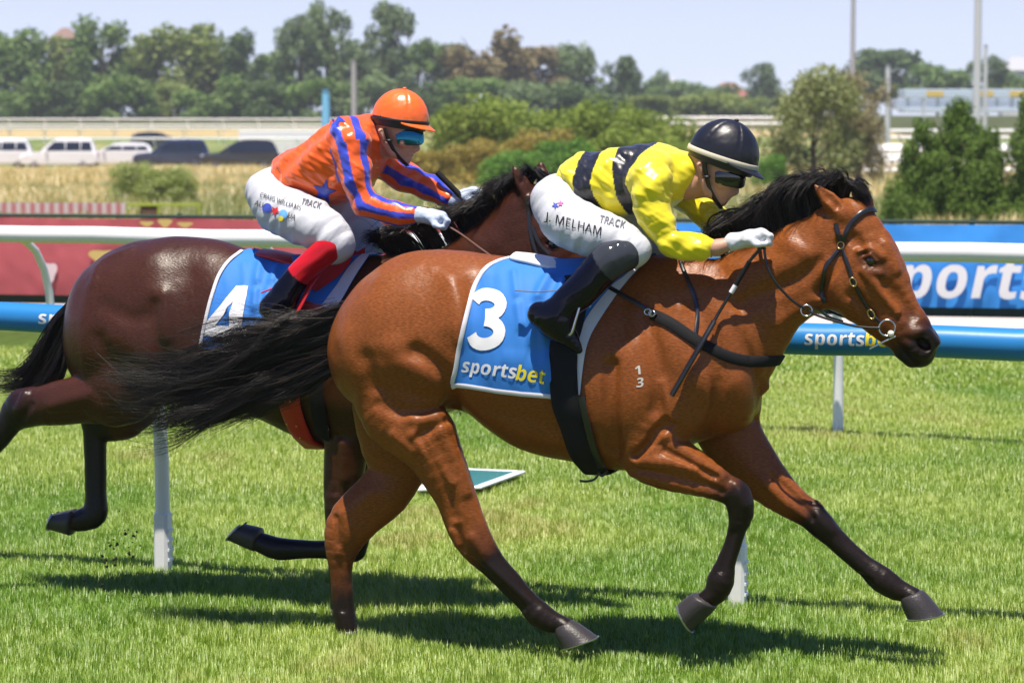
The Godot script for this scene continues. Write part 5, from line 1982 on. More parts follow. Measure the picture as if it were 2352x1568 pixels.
func jockey(label: String, T: Transform3D, d: Dictionary) -> Node3D:
	var p := thing("person", label, "person", T)
	var fd := Vector2.ZERO
	# body: hidden trunk and limbs, then the head, in one mesh
	var hd := Head.new()
	hd.ear = d.ear
	hd.turn = d.turn
	hd.size = d.size
	var nk: Vector3 = in_plane(T, d.neck[0], d.neck[1], 0)
	var body := Field.new()
	var slim := func_slim(d.torso, 0.8)
	chain(body, T, slim, 0.03)
	chain(body, T, func_slim(d.thigh, 0.75), 0.03)
	chain(body, T, func_slim(flip(d.thigh), 0.75), 0.03)
	chain(body, T, func_slim(d.calf, 0.7), 0.03)
	chain(body, T, func_slim(flip(d.calf), 0.7), 0.03)
	chain(body, T, func_slim(d.sleeve, 0.72) + d.forearm, 0.02)
	chain(body, T, func_slim(d.far_sleeve, 0.72) + d.far_forearm, 0.02)
	body.cap(in_plane(T, d.torso[4][0] * 0.5 + d.torso[4][2] * 0.5, d.torso[4][1] * 0.5 + d.torso[4][3] * 0.5, 0), nk, 0.07, 0.05, 0.03)
	var s := S.new()
	body.skin(s, 0.014, Vector3(-2, 0, -0.6), Vector3(2.2, 2.6, 0.6), [in_plane(T, d.torso[2][0], (d.torso[2][1] + d.torso[2][3]) * 0.5, 0)])
	var hf := head_field(T, hd, nk)
	var hc := hp(T, hd, 40, 10, 0)
	hf.skin(s, 0.004, hc - Vector3(0.22, 0.22, 0.14), hc + Vector3(0.2, 0.22, 0.14), [hc])
	part("body", s.mesh(false), M.skin, p)
	# breeches
	var br := Field.new()
	chain(br, T, d.pelvis, 0.05)
	chain(br, T, d.thigh, 0.04)
	chain(br, T, flip(d.thigh), 0.04)
	chain(br, T, d.calf, 0.02)
	chain(br, T, flip(d.calf), 0.02)
	wrinkle(br, d.crease, 9.0, 31, folded(d.crease_way, 0.4, 2.0), 0.0012, 26.0, folded(d.crease_way, 0.5, 2.0))
	part("breeches", mesh_field(br, 0.0065, null, [in_plane(T, d.pelvis[1][0] * 0.5 + d.pelvis[1][2] * 0.5, d.pelvis[1][1] * 0.5 + d.pelvis[1][3] * 0.5, 0)]), M.breeches, p)
	# jacket
	var torso := Field.new()
	chain(torso, T, d.torso, 0.04)
	var sl := Field.new()
	var a1 := chain(sl, T, d.sleeve, 0.04)
	var a2 := chain(sl, T, d.far_sleeve, 0.04)
	var ja := Field.new()
	chain(ja, T, d.torso, 0.04)
	chain(ja, T, d.sleeve, 0.035)
	chain(ja, T, d.far_sleeve, 0.035)
	wrinkle(ja, 0.012, 6.5, d.seed, folded(0.75, 0.45, 1.7), 0.0065, 12.0, folded(-0.6, 0.5, 1.6))
	var paint := Silk.new()
	paint.base = d.silk
	paint.other = d.silk2
	paint.torso = torso
	paint.sleeves = sl
	paint.hoops = d.hoops
	if d.stripes:
		for a in [a1, a2]:
			var pl := PackedVector3Array()
			for q in a:
				pl.append(q[0])
			paint.arms.append(pl)
	var o0 := in_plane(T, 1000, 400, 0)
	var o1 := in_plane(T, 1100, 400, 0)
	var o2 := in_plane(T, 1000, 500, 0)
	var mid: Array = d.torso[3]
	o0 = in_plane(T, mid[0], mid[1], 0)
	o1 = in_plane(T, mid[0] + 60, mid[1], 0)
	o2 = in_plane(T, mid[0], mid[1] + 60, 0)
	paint.sx = 60.0 / (o1.x - o0.x)
	paint.ox = mid[0] - o0.x * paint.sx
	paint.sy = 60.0 / (o2.y - o0.y)
	paint.oy = mid[1] - o0.y * paint.sy
	part("jacket", mesh_field(ja, 0.0045, paint, [in_plane(T, mid[0], (mid[1] + mid[3]) * 0.5, 0)]), M.silk, p)
	# boots
	for sgn in [1.0, -1.0]:
		var bt := Field.new()
		chain(bt, T, d.boot if sgn > 0 else flip(d.boot), 0.012)
		chain(bt, T, d.foot if sgn > 0 else flip(d.foot), 0.03)
		wrinkle(bt, 0.0016, 14.0, 77, folded(0.5, 0.6, 1.8))
		var ln := Line.new()
		ln.a = in_plane(T, d.top_at[0], d.top_at[1], 0.3 * sgn)
		ln.n = (in_plane(T, d.top_at[0] + d.top_at[2], d.top_at[1] + d.top_at[3], 0.3 * sgn) - ln.a).normalized()
		ln.near = Color(0.006, 0.006, 0.008)
		ln.far = d.top
		part("boot", mesh_field(bt, 0.005, ln, [bt_center(T, d.boot if sgn > 0 else flip(d.boot))]), M.boot, p)
	headgear(p, T, hd, d.cap, d.lens, d.band, M.skull_black, M.skull_black, d.peak, hf)
	fist(p, T, d.hand[0], d.hand[1], d.hand_lat[0], d.glove, 5)
	fist(p, T, d.hand[2], d.hand[3], d.hand_lat[1], d.glove, 6)
	d.br = br
	d.ja = ja
	return p

func bt_center(T: Transform3D, secs: Array) -> Vector3:
	var q: Array = secs[2]
	return in_plane(T, (q[0] + q[2]) * 0.5, (q[1] + q[3]) * 0.5, q[4])

func flip(secs: Array) -> Array:
	# the partner limb: mirrored through the horse's middle plane, so its pixels are found again from 3D
	var o := []
	for q in secs:
		o.append([q[0], q[1], q[2], q[3], -q[4], q[5]])
	# keep the shift that the oblique view gives: handled by in_plane at the mirrored depth
	for i in o.size():
		var lat: float = secs[i][4]
		var sh := 2.0 * lat * sin(YAW) * 600.0
		o[i][0] += sh
		o[i][2] += sh
		var dz := -2.0 * lat * cos(YAW)
		for e in [1, 3]:
			o[i][e] += (HORIZON - o[i][e]) * (-dz) / 10.0
	return o

func func_slim(secs: Array, k: float) -> Array:
	var o := []
	for q in secs:
		var cx: float = (q[0] + q[2]) * 0.5
		var cy: float = (q[1] + q[3]) * 0.5
		o.append([cx + (q[0] - cx) * k, cy + (q[1] - cy) * k, cx + (q[2] - cx) * k, cy + (q[3] - cy) * k, q[4], q[5]])
	return o

func build_jockeys(hf1: Field) -> void:
	var d1 := {
		"ear": Vector2(1611, 388), "turn": 0.0, "size": 1.0, "neck": [1572, 425], "seed": 5, "silk": Color(0.8, 0.68, 0.012), "silk2": Color(0.011, 0.0105, 0.0125), "stripes": false,
		"hoops": [[[280, 1346, 1392], [350, 1346, 1392], [415, 1336, 1380], [450, 1342, 1386], [520, 1362, 1425]], [[280, 1432, 1515], [330, 1432, 1508], [385, 1428, 1472], [420, 1434, 1462], [450, 1440, 1490], [530, 1470, 1560]]],
		"torso": [[1350, 480, 1324, 396, 0, 0.62], [1352, 494, 1330, 359, 0, 0.8], [1395, 502, 1392, 340, 0, 0.84], [1445, 504, 1450, 332, 0, 0.82], [1495, 490, 1510, 329, 0, 0.76], [1540, 455, 1552, 337, 0, 0.78], [1570, 425, 1582, 352, 0, 0.95]],
		"sleeve": [[1462, 392, 1530, 376, 0.12, 0.95], [1446, 425, 1547, 408, 0.17, 0.95], [1453, 470, 1543, 465, 0.185, 0.95], [1476, 520, 1552, 503, 0.195, 0.95], [1502, 565, 1556, 527, 0.195, 1.0], [1532, 594, 1566, 530, 0.19, 1.0], [1580, 603, 1598, 535, 0.175, 1.0], [1610, 600, 1622, 540, 0.165, 1.0], [1626, 590, 1636, 547, 0.16, 1.05]],
		"far_sleeve": [[1480, 392, 1545, 378, -0.12, 0.95], [1510, 440, 1590, 405, -0.18, 0.95], [1570, 490, 1632, 440, -0.19, 0.95], [1612, 522, 1664, 472, -0.19, 1.0], [1650, 540, 1692, 492, -0.18, 1.0], [1690, 545, 1716, 507, -0.16, 1.0]],
		"forearm": [[1640, 590, 1650, 548, 0.16, 1.0], [1668, 578, 1674, 544, 0.155, 1.0], [1694, 571, 1696, 541, 0.15, 1.0]], "far_forearm": [[1715, 545, 1728, 515, -0.15, 1.0], [1740, 545, 1746, 518, -0.14, 1.0]],
		"pelvis": [[1318, 485, 1318, 398, 0, 0.55], [1268, 500, 1296, 398, 0, 0.6], [1252, 496, 1284, 416, 0, 0.65]],
		"thigh": [[1246, 508, 1304, 420, 0.085, 0.85], [1250, 540, 1345, 462, 0.12, 0.85], [1305, 567, 1398, 492, 0.17, 0.9], [1372, 580, 1450, 514, 0.21, 0.95], [1422, 600, 1489, 545, 0.225, 1.0]],
		"calf": [[1436, 592, 1486, 562, 0.225, 1.0], [1404, 590, 1440, 612, 0.262, 1.15], [1352, 630, 1384, 650, 0.29, 1.2]],
		"boot": [[1400, 566, 1468, 606, 0.265, 1.0], [1362, 582, 1446, 612, 0.28, 1.0], [1326, 618, 1402, 652, 0.30, 1.0], [1292, 657, 1366, 690, 0.315, 1.0], [1264, 688, 1334, 710, 0.325, 1.0], [1242, 712, 1318, 736, 0.33, 1.0]],
		"foot": [[1216, 738, 1262, 704, 0.33, 1.1], [1240, 762, 1302, 716, 0.33, 1.1], [1270, 780, 1316, 742, 0.33, 1.0], [1300, 797, 1326, 768, 0.33, 1.0], [1322, 810, 1337, 797, 0.33, 1.0]],
		"top_at": [1382, 606, 40, -30], "top": Color(0.04, 0.044, 0.052), "cap": M.cap_black, "lens": M.lens_dark, "band": M.elastic, "peak": M.skull_black, "glove": M.glove, "crease": 0.0035, "crease_way": 1.0,
		"hand": [Vector2(1700, 552), Vector2(1758, 540), Vector2(1742, 530), Vector2(1790, 520)], "hand_lat": [0.15, -0.15]}
	var p1 := jockey("jockey in yellow and black hooped silks with a black cap, crouched over the bright bay", T1, d1)
	print_on(p1, "lettering", d1.br, T1, "J. MELHAM", Vector2(1250, 510), Vector2(1380, 546), Vector2(1253, 486), 0.003, M.print_black, null, false)
	print_on(p1, "lettering", d1.br, T1, "TRACK", Vector2(1376, 510), Vector2(1434, 525), Vector2(1380, 494), 0.003, M.print_grey, null, true)
	print_shape(p1, "emblem", d1.br, T1, star(Vector2(1276, 472), 9.0, 0.4), 0.003, M.print_blue)
	print_shape(p1, "emblem", d1.br, T1, star(Vector2(1288, 468), 8.0, 1.0), 0.0035, M.print_pink)
	var d2 := {
		"ear": Vector2(879, 309), "turn": -0.2, "size": 0.9, "neck": [850, 340], "seed": 15, "silk": Color(0.85, 0.11, 0.006), "silk2": Color(0.035, 0.06, 0.5), "stripes": true, "hoops": [],
		"torso": [[664, 434, 640, 380, 0, 0.5], [690, 448, 657, 346, 0, 0.72], [735, 464, 700, 322, 0, 0.78], [775, 474, 742, 300, 0, 0.8], [812, 450, 780, 274, 0, 0.78], [838, 400, 806, 262, 0, 0.72], [852, 352, 832, 276, 0, 0.9]],
		"sleeve": [[764, 335, 832, 282, 0.12, 0.95], [763, 348, 845, 320, 0.17, 0.95], [776, 395, 851, 376, 0.185, 0.95], [795, 445, 858, 430, 0.195, 0.95], [818, 489, 866, 447, 0.195, 1.0], [850, 503, 890, 456, 0.19, 1.0], [898, 515, 914, 463, 0.175, 1.0], [942, 515, 950, 472, 0.165, 1.0], [958, 511, 963, 478, 0.16, 1.05]],
		"far_sleeve": [[800, 340, 855, 300, -0.12, 0.95], [850, 395, 908, 350, -0.18, 0.95], [912, 434, 962, 384, -0.19, 0.95], [962, 455, 1002, 404, -0.19, 1.0], [1002, 472, 1030, 428, -0.18, 1.0], [1022, 478, 1042, 442, -0.165, 1.0]],
		"forearm": [[966, 508, 972, 480, 0.16, 1.0], [980, 508, 984, 482, 0.155, 1.0]], "far_forearm": [[1042, 476, 1056, 448, -0.16, 1.0], [1056, 474, 1066, 448, -0.15, 1.0]],
		"pelvis": [[648, 448, 628, 384, 0, 0.52], [608, 478, 618, 394, 0, 0.58], [596, 480, 618, 410, 0, 0.62]],
		"thigh": [[586, 476, 636, 402, 0.085, 0.85], [597, 514, 680, 436, 0.12, 0.85], [652, 544, 738, 466, 0.17, 0.9], [706, 562, 782, 492, 0.21, 0.95], [742, 588, 806, 532, 0.225, 1.0]],
		"calf": [[754, 584, 802, 554, 0.225, 1.0], [728, 586, 758, 606, 0.256, 1.15], [676, 625, 704, 645, 0.28, 1.2]],
		"boot": [[728, 550, 782, 590, 0.26, 1.0], [694, 582, 742, 622, 0.275, 1.0], [660, 616, 708, 652, 0.29, 1.0], [640, 640, 690, 680, 0.30, 1.0], [622, 664, 680, 704, 0.31, 1.0], [606, 694, 666, 724, 0.315, 1.0]],
		"foot": [[600, 722, 640, 690, 0.315, 1.1], [622, 746, 665, 706, 0.315, 1.1], [650, 762, 682, 732, 0.315, 1.0], [680, 776, 700, 754, 0.315, 1.0], [698, 788, 708, 776, 0.315, 1.0]],
		"top_at": [684, 634, 40, -46], "top": Color(0.5, 0.014, 0.022), "cap": M.cap_orange, "lens": M.lens_mirror, "band": M.skull_black, "peak": M.cap_orange, "glove": M.glove_blue, "crease": 0.007, "crease_way": 0.9,
		"hand": [Vector2(974, 495), Vector2(1018, 502), Vector2(1054, 456), Vector2(1094, 442)], "hand_lat": [0.16, -0.16]}
	var p2 := jockey("jockey in orange silks with blue stars and an orange cap on the dark bay", T2, d2)
	print_shape(p2, "star", d2.ja, T2, star(Vector2(744, 440), 29.0, -1.35), 0.0025, M.star_blue)
	print_shape(p2, "star", d2.ja, T2, star(Vector2(697, 318), 14.0, -1.1), 0.0025, M.star_blue)
	print_shape(p2, "star", d2.ja, T2, star(Vector2(776, 272), 20.0, -0.8), 0.0025, M.star_blue)
	print_on(p2, "lettering", d2.br, T2, "CRAIG WILLIAMS", Vector2(597, 452), Vector2(690, 484), Vector2(600, 442), 0.004, M.print_black, null, false)
	print_on(p2, "lettering", d2.br, T2, "AU", Vector2(585, 471), Vector2(603, 478), Vector2(588, 459), 0.004, M.print_black, null, false)
	print_on(p2, "lettering", d2.br, T2, "UA", Vector2(660, 499), Vector2(678, 508), Vector2(664, 487), 0.004, M.print_black, null, false)
	print_on(p2, "lettering", d2.br, T2, "TRACK", Vector2(690, 470), Vector2(734, 480), Vector2(695, 456), 0.004, M.print_grey, null, true)
	print_shape(p2, "emblem", d2.br, T2, star(Vector2(632, 484), 12.0, 0.3), 0.004, M.print_red)
	print_shape(p2, "emblem", d2.br, T2, disc(Vector2(614, 478), 11.0), 0.0035, M.print_blue)
	print_shape(p2, "emblem", d2.br, T2, disc(Vector2(651, 492), 10.0), 0.0035, M.print_sky)
	print_shape(p2, "emblem", d2.br, T2, disc(Vector2(646, 502), 6.0), 0.0045, M.print_yellow)
	# whips
	var w := thing("riding_whip", "black padded whip hanging from the white glove of the yellow jockey", "whip", T1)
	var wp := PackedVector3Array()
	for q in [[1760, 558], [1722, 600], [1690, 655], [1655, 712], [1640, 738], [1600, 808], [1543, 908]]:
		var s0 = hit(hf1, T1, q[0], q[1])
		var lat: float = 0.17
		if s0 != null:
			lat = maxf(lat, s0.z + 0.03)
		wp.append(in_plane(T1, q[0], q[1], lat))
	cord(w, "shaft", wp.slice(0, 6), 0.006, M.leather, 8)
	cord(w, "handle", wp.slice(1, 3), 0.0085, M.webbing, 8)
	cord(w, "band", PackedVector3Array([wp[2], wp[2].lerp(wp[3], 0.3)]), 0.0092, M.tag_white, 8)
	cord(w, "pad", wp.slice(4, 7), 0.0125, M.leather, 8, 0.7)
	var w2 := thing("riding_whip", "black whip handle upright in the far glove of the orange jockey", "whip", T2)
	cord(w2, "handle", PackedVector3Array([in_plane(T2, 1004, 396, -0.13), in_plane(T2, 1045, 437, -0.13), in_plane(T2, 1086, 478, -0.13)]), 0.0125, M.webbing, 8)
	cord(w2, "shaft", PackedVector3Array([in_plane(T2, 1086, 478, -0.13), in_plane(T2, 1120, 520, -0.14), in_plane(T2, 1160, 570, -0.15)]), 0.005, M.leather, 6)

func disc(c: Vector2, r: float) -> PackedVector3Array:
	var out := PackedVector3Array()
	for i in 14:
		out.append(Vector3(c.x, c.y, 0))
		out.append(Vector3(c.x + cos(TAU * i / 14) * r, c.y + sin(TAU * i / 14) * r, 0))
		out.append(Vector3(c.x + cos(TAU * (i + 1) / 14) * r, c.y + sin(TAU * (i + 1) / 14) * r, 0))
	return out

# ---------------------------------------------------------------- the course
func rise(d: float) -> float:
	# the infield climbs gently beyond the parked cars
	return clampf((d - 168.0) * 0.029, 0.0, 4.6)

func place(px: float, d: float) -> Vector3:
	# a point of the ground seen in pixel column px at depth d
	return Vector3((px - CX) / FOC * d, rise(d), eye.z - d)

func height_to(py: float, d: float) -> float:
	return EYE + (HORIZON - py) * d / FOC - rise(d)

func ground() -> void:
	var s := S.new()
	var n := FastNoiseLite.new()
	n.seed = 71
	n.frequency = 0.05
	n.fractal_octaves = 4
	var ds := PackedFloat32Array([2, 5, 7, 8])
	var d := 8.0
	while d < 900.0:
		d *= 1.014
		ds.append(d)
	var cols := 121
	var pts := PackedVector3Array()
	var tints := PackedColorArray()
	for dd in ds:
		for q in cols:
			var u := lerpf(-1, 1, q / 120.0)
			var x := u * (dd * 0.5 + 25.0)
			var z := eye.z - dd
			var along := dd - x * 0.24
			var v := n.get_noise_2d(x * 3.0, z * 3.0)
			var w := n.get_noise_2d(x * 0.7 + 90.0, z * 0.7)
			var c := Color(0.1, 0.15, 0.028)
			if along > 27.5:
				c = Color(0.24, 0.25, 0.075).lerp(Color(0.6, 0.47, 0.24), clampf(0.5 + 1.3 * w + 0.5 * v + (dd - 95.0) / 60.0, 0.0, 1.0))
			if dd > 168.0 and dd < 235.0:
				c = Color(0.2, 0.28, 0.08).lerp(c, clampf(v * 2.0, 0, 1))
			if dd > 260.0:
				c = Color(0.1, 0.12, 0.045)
			pts.append(Vector3(x, SOIL + rise(dd), z))
			tints.append(c * (1.0 + 0.35 * v))
	s.grid(pts, cols)
	s.c = tints
	for i in s.n.size():
		if s.n[i].y < 0:
			s.n[i] = -s.n[i]
	structure("ground", s.mesh(), M.earth)

func blade_tuft(sd: int, blades: int, spread: float, h: float, wide: float) -> ArrayMesh:
	var r := RandomNumberGenerator.new()
	r.seed = sd
	var s := S.new()
	for i in blades:
		var a := r.randf() * TAU
		var o := Vector3(cos(a), 0, sin(a)) * spread * sqrt(r.randf())
		var dir := r.randf() * TAU
		var lean := Vector3(cos(dir), 0, sin(dir)) * r.randf_range(0.1, 0.75)
		var hh := h * r.randf_range(0.55, 1.15)
		var side := Vector3(-sin(dir), 0, cos(dir)).rotated(Vector3.UP, r.randf_range(-0.7, 0.7)) * wide
		var p1 := o + (Vector3.UP * 0.62 + lean * 0.22) * hh
		var p2 := o + (Vector3.UP * 0.97 + lean * 0.75) * hh
		var n1 := (Vector3.UP * 0.5 + lean.normalized() * -0.6).normalized()
		var g := r.randf_range(0.75, 1.25)
		s.tint = Color(g, g, g) if r.randf() < 0.82 else Color(1.5 * g, 1.15 * g, 1.1 * g)
		var b := s.vert(o - side, n1)
		s.vert(o + side, n1)
		s.vert(p1 + side * 0.85, n1)
		s.vert(p1 - side * 0.85, n1)
		s.vert(p2, n1)
		s.tri(b, b + 1, b + 2)
		s.tri(b, b + 2, b + 3)
		s.tri(b + 3, b + 2, b + 4)
	return s.mesh()

func grass() -> void:
	var r := RandomNumberGenerator.new()
	r.seed = 5
	var n := FastNoiseLite.new()
	n.seed = 12
	n.frequency = 0.35
	n.fractal_octaves = 3
	var n2 := FastNoiseLite.new()
	n2.seed = 33
	n2.frequency = 2.2
	# [from, to, spacing, tuft]
	var kinds := [[8.2, 14.0, 0.035, blade_tuft(1, 19, 0.03, 0.048, 0.0014)], [14.0, 20.0, 0.058, blade_tuft(2, 22, 0.048, 0.05, 0.0022)], [20.0, 29.0, 0.1, blade_tuft(3, 24, 0.085, 0.056, 0.0046)]]
	var k := 0
	for q in kinds:
		var places := []
		var d: float = q[0]
		while d < q[1]:
			var half: float = d * 0.2 + 1.6
			var x := -half
			while x < half:
				var px: float = x + r.randf_range(-0.5, 0.5) * q[2]
				var pd: float = d + r.randf_range(-0.5, 0.5) * q[2]
				if pd - px * 0.24 < 25.0:
					places.append([px, pd])
				x += q[2]
			d += q[2]
		var mm := MultiMesh.new()
		mm.transform_format = MultiMesh.TRANSFORM_3D
		mm.use_colors = true
		mm.mesh = q[3]
		mm.instance_count = places.size()
		for i in places.size():
			var x: float = places[i][0]
			var z: float = eye.z - places[i][1]
			var v := n.get_noise_2d(x, z * 0.6)
			var w := n2.get_noise_2d(x, z)
			var mown := (0.5 + 0.5 * sin((z - x * 0.306) * 4.2 + 0.6 * v)) * 0.26 - 0.13
			var sc := 0.9 + 0.45 * w + 0.25 * v
			var b := Basis(Vector3.UP, r.randf() * TAU).scaled(Vector3(1.0, maxf(sc, 0.45) * r.randf_range(0.8, 1.2), 1.0))
			mm.set_instance_transform(i, Transform3D(b, Vector3(x, SOIL, z)))
			var lush := Color(0.175, 0.31, 0.036)
			var pale := Color(0.4, 0.49, 0.105)
			var dry := Color(0.46, 0.42, 0.15)
			var c := lush.lerp(pale, clampf(0.42 + v * 1.1 + mown + r.randf_range(-0.25, 0.25) + (places[i][1] - 11.0) * 0.03, 0.0, 1.0))
			if v + w * 0.5 > 0.42:
				c = c.lerp(dry, clampf((v + w * 0.5 - 0.42) * 2.2, 0.0, 0.7))
			mm.set_instance_color(i, c)
		var o := MultiMeshInstance3D.new()
		o.name = ["grass", "grass_001", "grass_002"][k]
		o.multimesh = mm
		o.material_override = M.grass
		add_child(o)
		tag(o, ["long thick turf of the track under the galloping horses", "mown turf of the track behind the blue rail", "mown turf of the track up to the pale path"][k], "grass", "", "stuff")
		k += 1

func dry_grass() -> void:
	var r := RandomNumberGenerator.new()
	r.seed = 15
	var n := FastNoiseLite.new()
	n.seed = 52
	n.frequency = 0.06
	var mm := MultiMesh.new()
	mm.transform_format = MultiMesh.TRANSFORM_3D
	mm.use_colors = true
	mm.mesh = blade_tuft(7, 34, 0.3, 0.42, 0.012)
	mm.instance_count = 7000
	for i in 7000:
		var d := 34.0 + 118.0 * pow(r.randf(), 0.8)
		var x := r.randf_range(-1.0, 1.0) * (d * 0.2 + 3.0)
		var v := n.get_noise_2d(x, d)
		mm.set_instance_transform(i, Transform3D(Basis(Vector3.UP, r.randf() * TAU).scaled(Vector3.ONE * (0.75 + 0.7 * maxf(v, -0.4)) * r.randf_range(0.7, 1.3)), Vector3(x, SOIL, eye.z - d)))
		mm.set_instance_color(i, Color(0.23, 0.25, 0.08).lerp(Color(0.62, 0.49, 0.26), clampf(0.35 + v * 2.4 + r.randf_range(-0.3, 0.3) + (d - 90.0) / 70.0, 0.0, 1.0)))
	var o := MultiMeshInstance3D.new()
	o.name = "dry_grass"
	o.multimesh = mm
	o.material_override = M.grass
	add_child(o)
	tag(o, "tall dry yellow grass between the banners and the parked cars", "grass", "", "stuff")

# ---- running rails: a thick plastic tube on swan-neck posts in sleeves
func rail_line(called: String, label: String, p0: Vector3, p1: Vector3, h: float, r: float, offset: float, posts: Array, m: Material, sleeve := true) -> Node3D:
	var th := thing(called, label, "running rail")
	var s := S.new()
	var pts := PackedVector3Array()
	var dir := (p1 - p0).normalized()
	var back := Vector3(dir.z, 0, -dir.x).normalized()
	if back.z > 0:
		back = -back
	for i in 41:
		var q := p0.lerp(p1, i / 40.0)
		pts.append(Vector3(q.x, h + 0.004 * sin(i * 1.9), q.z))
	s.tube(pts, PackedFloat32Array([r]), 28, true)
	part("tube", s.mesh(), m, th)
	for t in posts:
		var q := p0.lerp(p1, t)
		var base := q + back * offset
		var po := S.new()
		var arc := PackedVector3Array()
		var rad := PackedFloat32Array()
		for a in [[0.0, 0.0], [0.25, 0.0], [0.45, 0.02], [0.65, 0.1], [0.8, 0.25], [0.92, 0.52], [0.98, 0.8], [1.0, 1.0]]:
			arc.append(Vector3(base.x, lerpf(SOIL, h - r * 0.6, a[0]), base.z) - back * offset * a[1])
			rad.append(0.036 - 0.008 * a[0])
		po.tube(arc, rad, 14, true)
		var pn := part("post", po.mesh(), M.rail_white, th)
		if not sleeve:
			continue
		var sl := S.new()
		sl.box(Transform3D(Basis(Vector3.UP, -atan2(dir.z, dir.x)), Vector3(base.x, SOIL + 0.115, base.z)), Vector3(0.07, 0.33, 0.07), 0.012)
		for j in 4:
			sl.box(Transform3D(Basis(Vector3.UP, -atan2(dir.z, dir.x)), Vector3(base.x, SOIL + 0.06 + j * 0.045, base.z) + dir * 0.036), Vector3(0.012, 0.012, 0.045))
		part("sleeve", sl.mesh(), M.rail_white, pn)
	return th

func rails() -> void:
	# blue padded rail beside the horses
	var b0 := place(-1400, 12.75)
	var b1 := place(3600, 9.35)
	var a := place(0, 11.6)
	var b := place(2352, 10.08)
	var dir := (b - a)
	b0 = a - dir * 0.6
	b1 = b + dir * 0.6
	var L := (b1 - b0).length()
	var th := rail_line("running_rail", "thick blue padded running rail with sponsor lettering beside the galloping horses", Vector3(b0.x, 0, b0.z), Vector3(b1.x, 0, b1.z), 1.115, 0.065, 0.26, [rail_at(b0, b1, -1020), rail_at(b0, b1, 304), rail_at(b0, b1, 1664), rail_at(b0, b1, 3080)], M.rail_blue)
	# lettering curved round the tube
	for q in [[1858, 2070, true], [100, 312, false], [-1400, -1188, false]]:
		rail_text(th, b0, b1, 1.115, 0.0655, q[0], q[1])
	# white rail of the next course
	var c := place(0, 19.5)
	var e := place(2352, 16.1)
	dir = e - c
	var w0 := c - dir * 0.8
	var w1 := e + dir * 0.8
	var n0 := rail_at(w0, w1, 45)
	var n1 := rail_at(w0, w1, 1885)
	var step := (n1 - n0) / 3.0
	rail_line("running_rail", "plain white running rail on swan-neck posts in front of the banners", Vector3(w0.x, 0, w0.z), Vector3(w1.x, 0, w1.z), 1.195, 0.063, 0.4, [n0 - step, n0, n0 + step, n0 + step * 2, n1, n1 + step], M.rail_white, false)

func rail_at(p0: Vector3, p1: Vector3, px: float) -> float:
	# share of the line p0-p1 seen in pixel column px
	var k := (px - CX) / FOC
	var a := p0.x - k * (eye.z - p0.z)
	var b := p1.x - k * (eye.z - p1.z)
	return a / (a - b)

func rail_text(th: Node3D, p0: Vector3, p1: Vector3, h: float, r: float, x0: float, x1: float) -> void:
	var L := p0.distance_to(p1)
	var t0 := rail_at(p0, p1, x0) * L
	var t1 := rail_at(p0, p1, x1) * L
	var dir := (p1 - p0).normalized()
	var out := Vector3(-dir.z, 0, dir.x)
	if out.z < 0:
		out = -out
	var e := extent(letters("sportsbet"))
	var w1 := extent(letters("sports")).size.x / e.size.x
	for q in [["sports", 0.0, w1, M.print_white], ["bet", w1 + 0.012, 1.0, M.print_yellow]]:
		var v := letters(q[0])
		var x := extent(v)
		var s := S.new()
		for p in fine(v, 0.03):
			var u: float = lerpf(q[1], q[2], (p.x - x.position.x) / x.size.x)
			var y := (p.y - e.position.y) / e.size.y
			var a := lerpf(-0.62, 0.62, y)
			u += 0.016 * y
			var c := p0 + dir * lerpf(t0, t1, u)
			var nn := out * cos(a) + Vector3.UP * sin(a)
			s.ix.append(s.vert(Vector3(c.x, h, c.z) + nn * (r + 0.001), nn))
		part("lettering", s.mesh(), q[3], th)

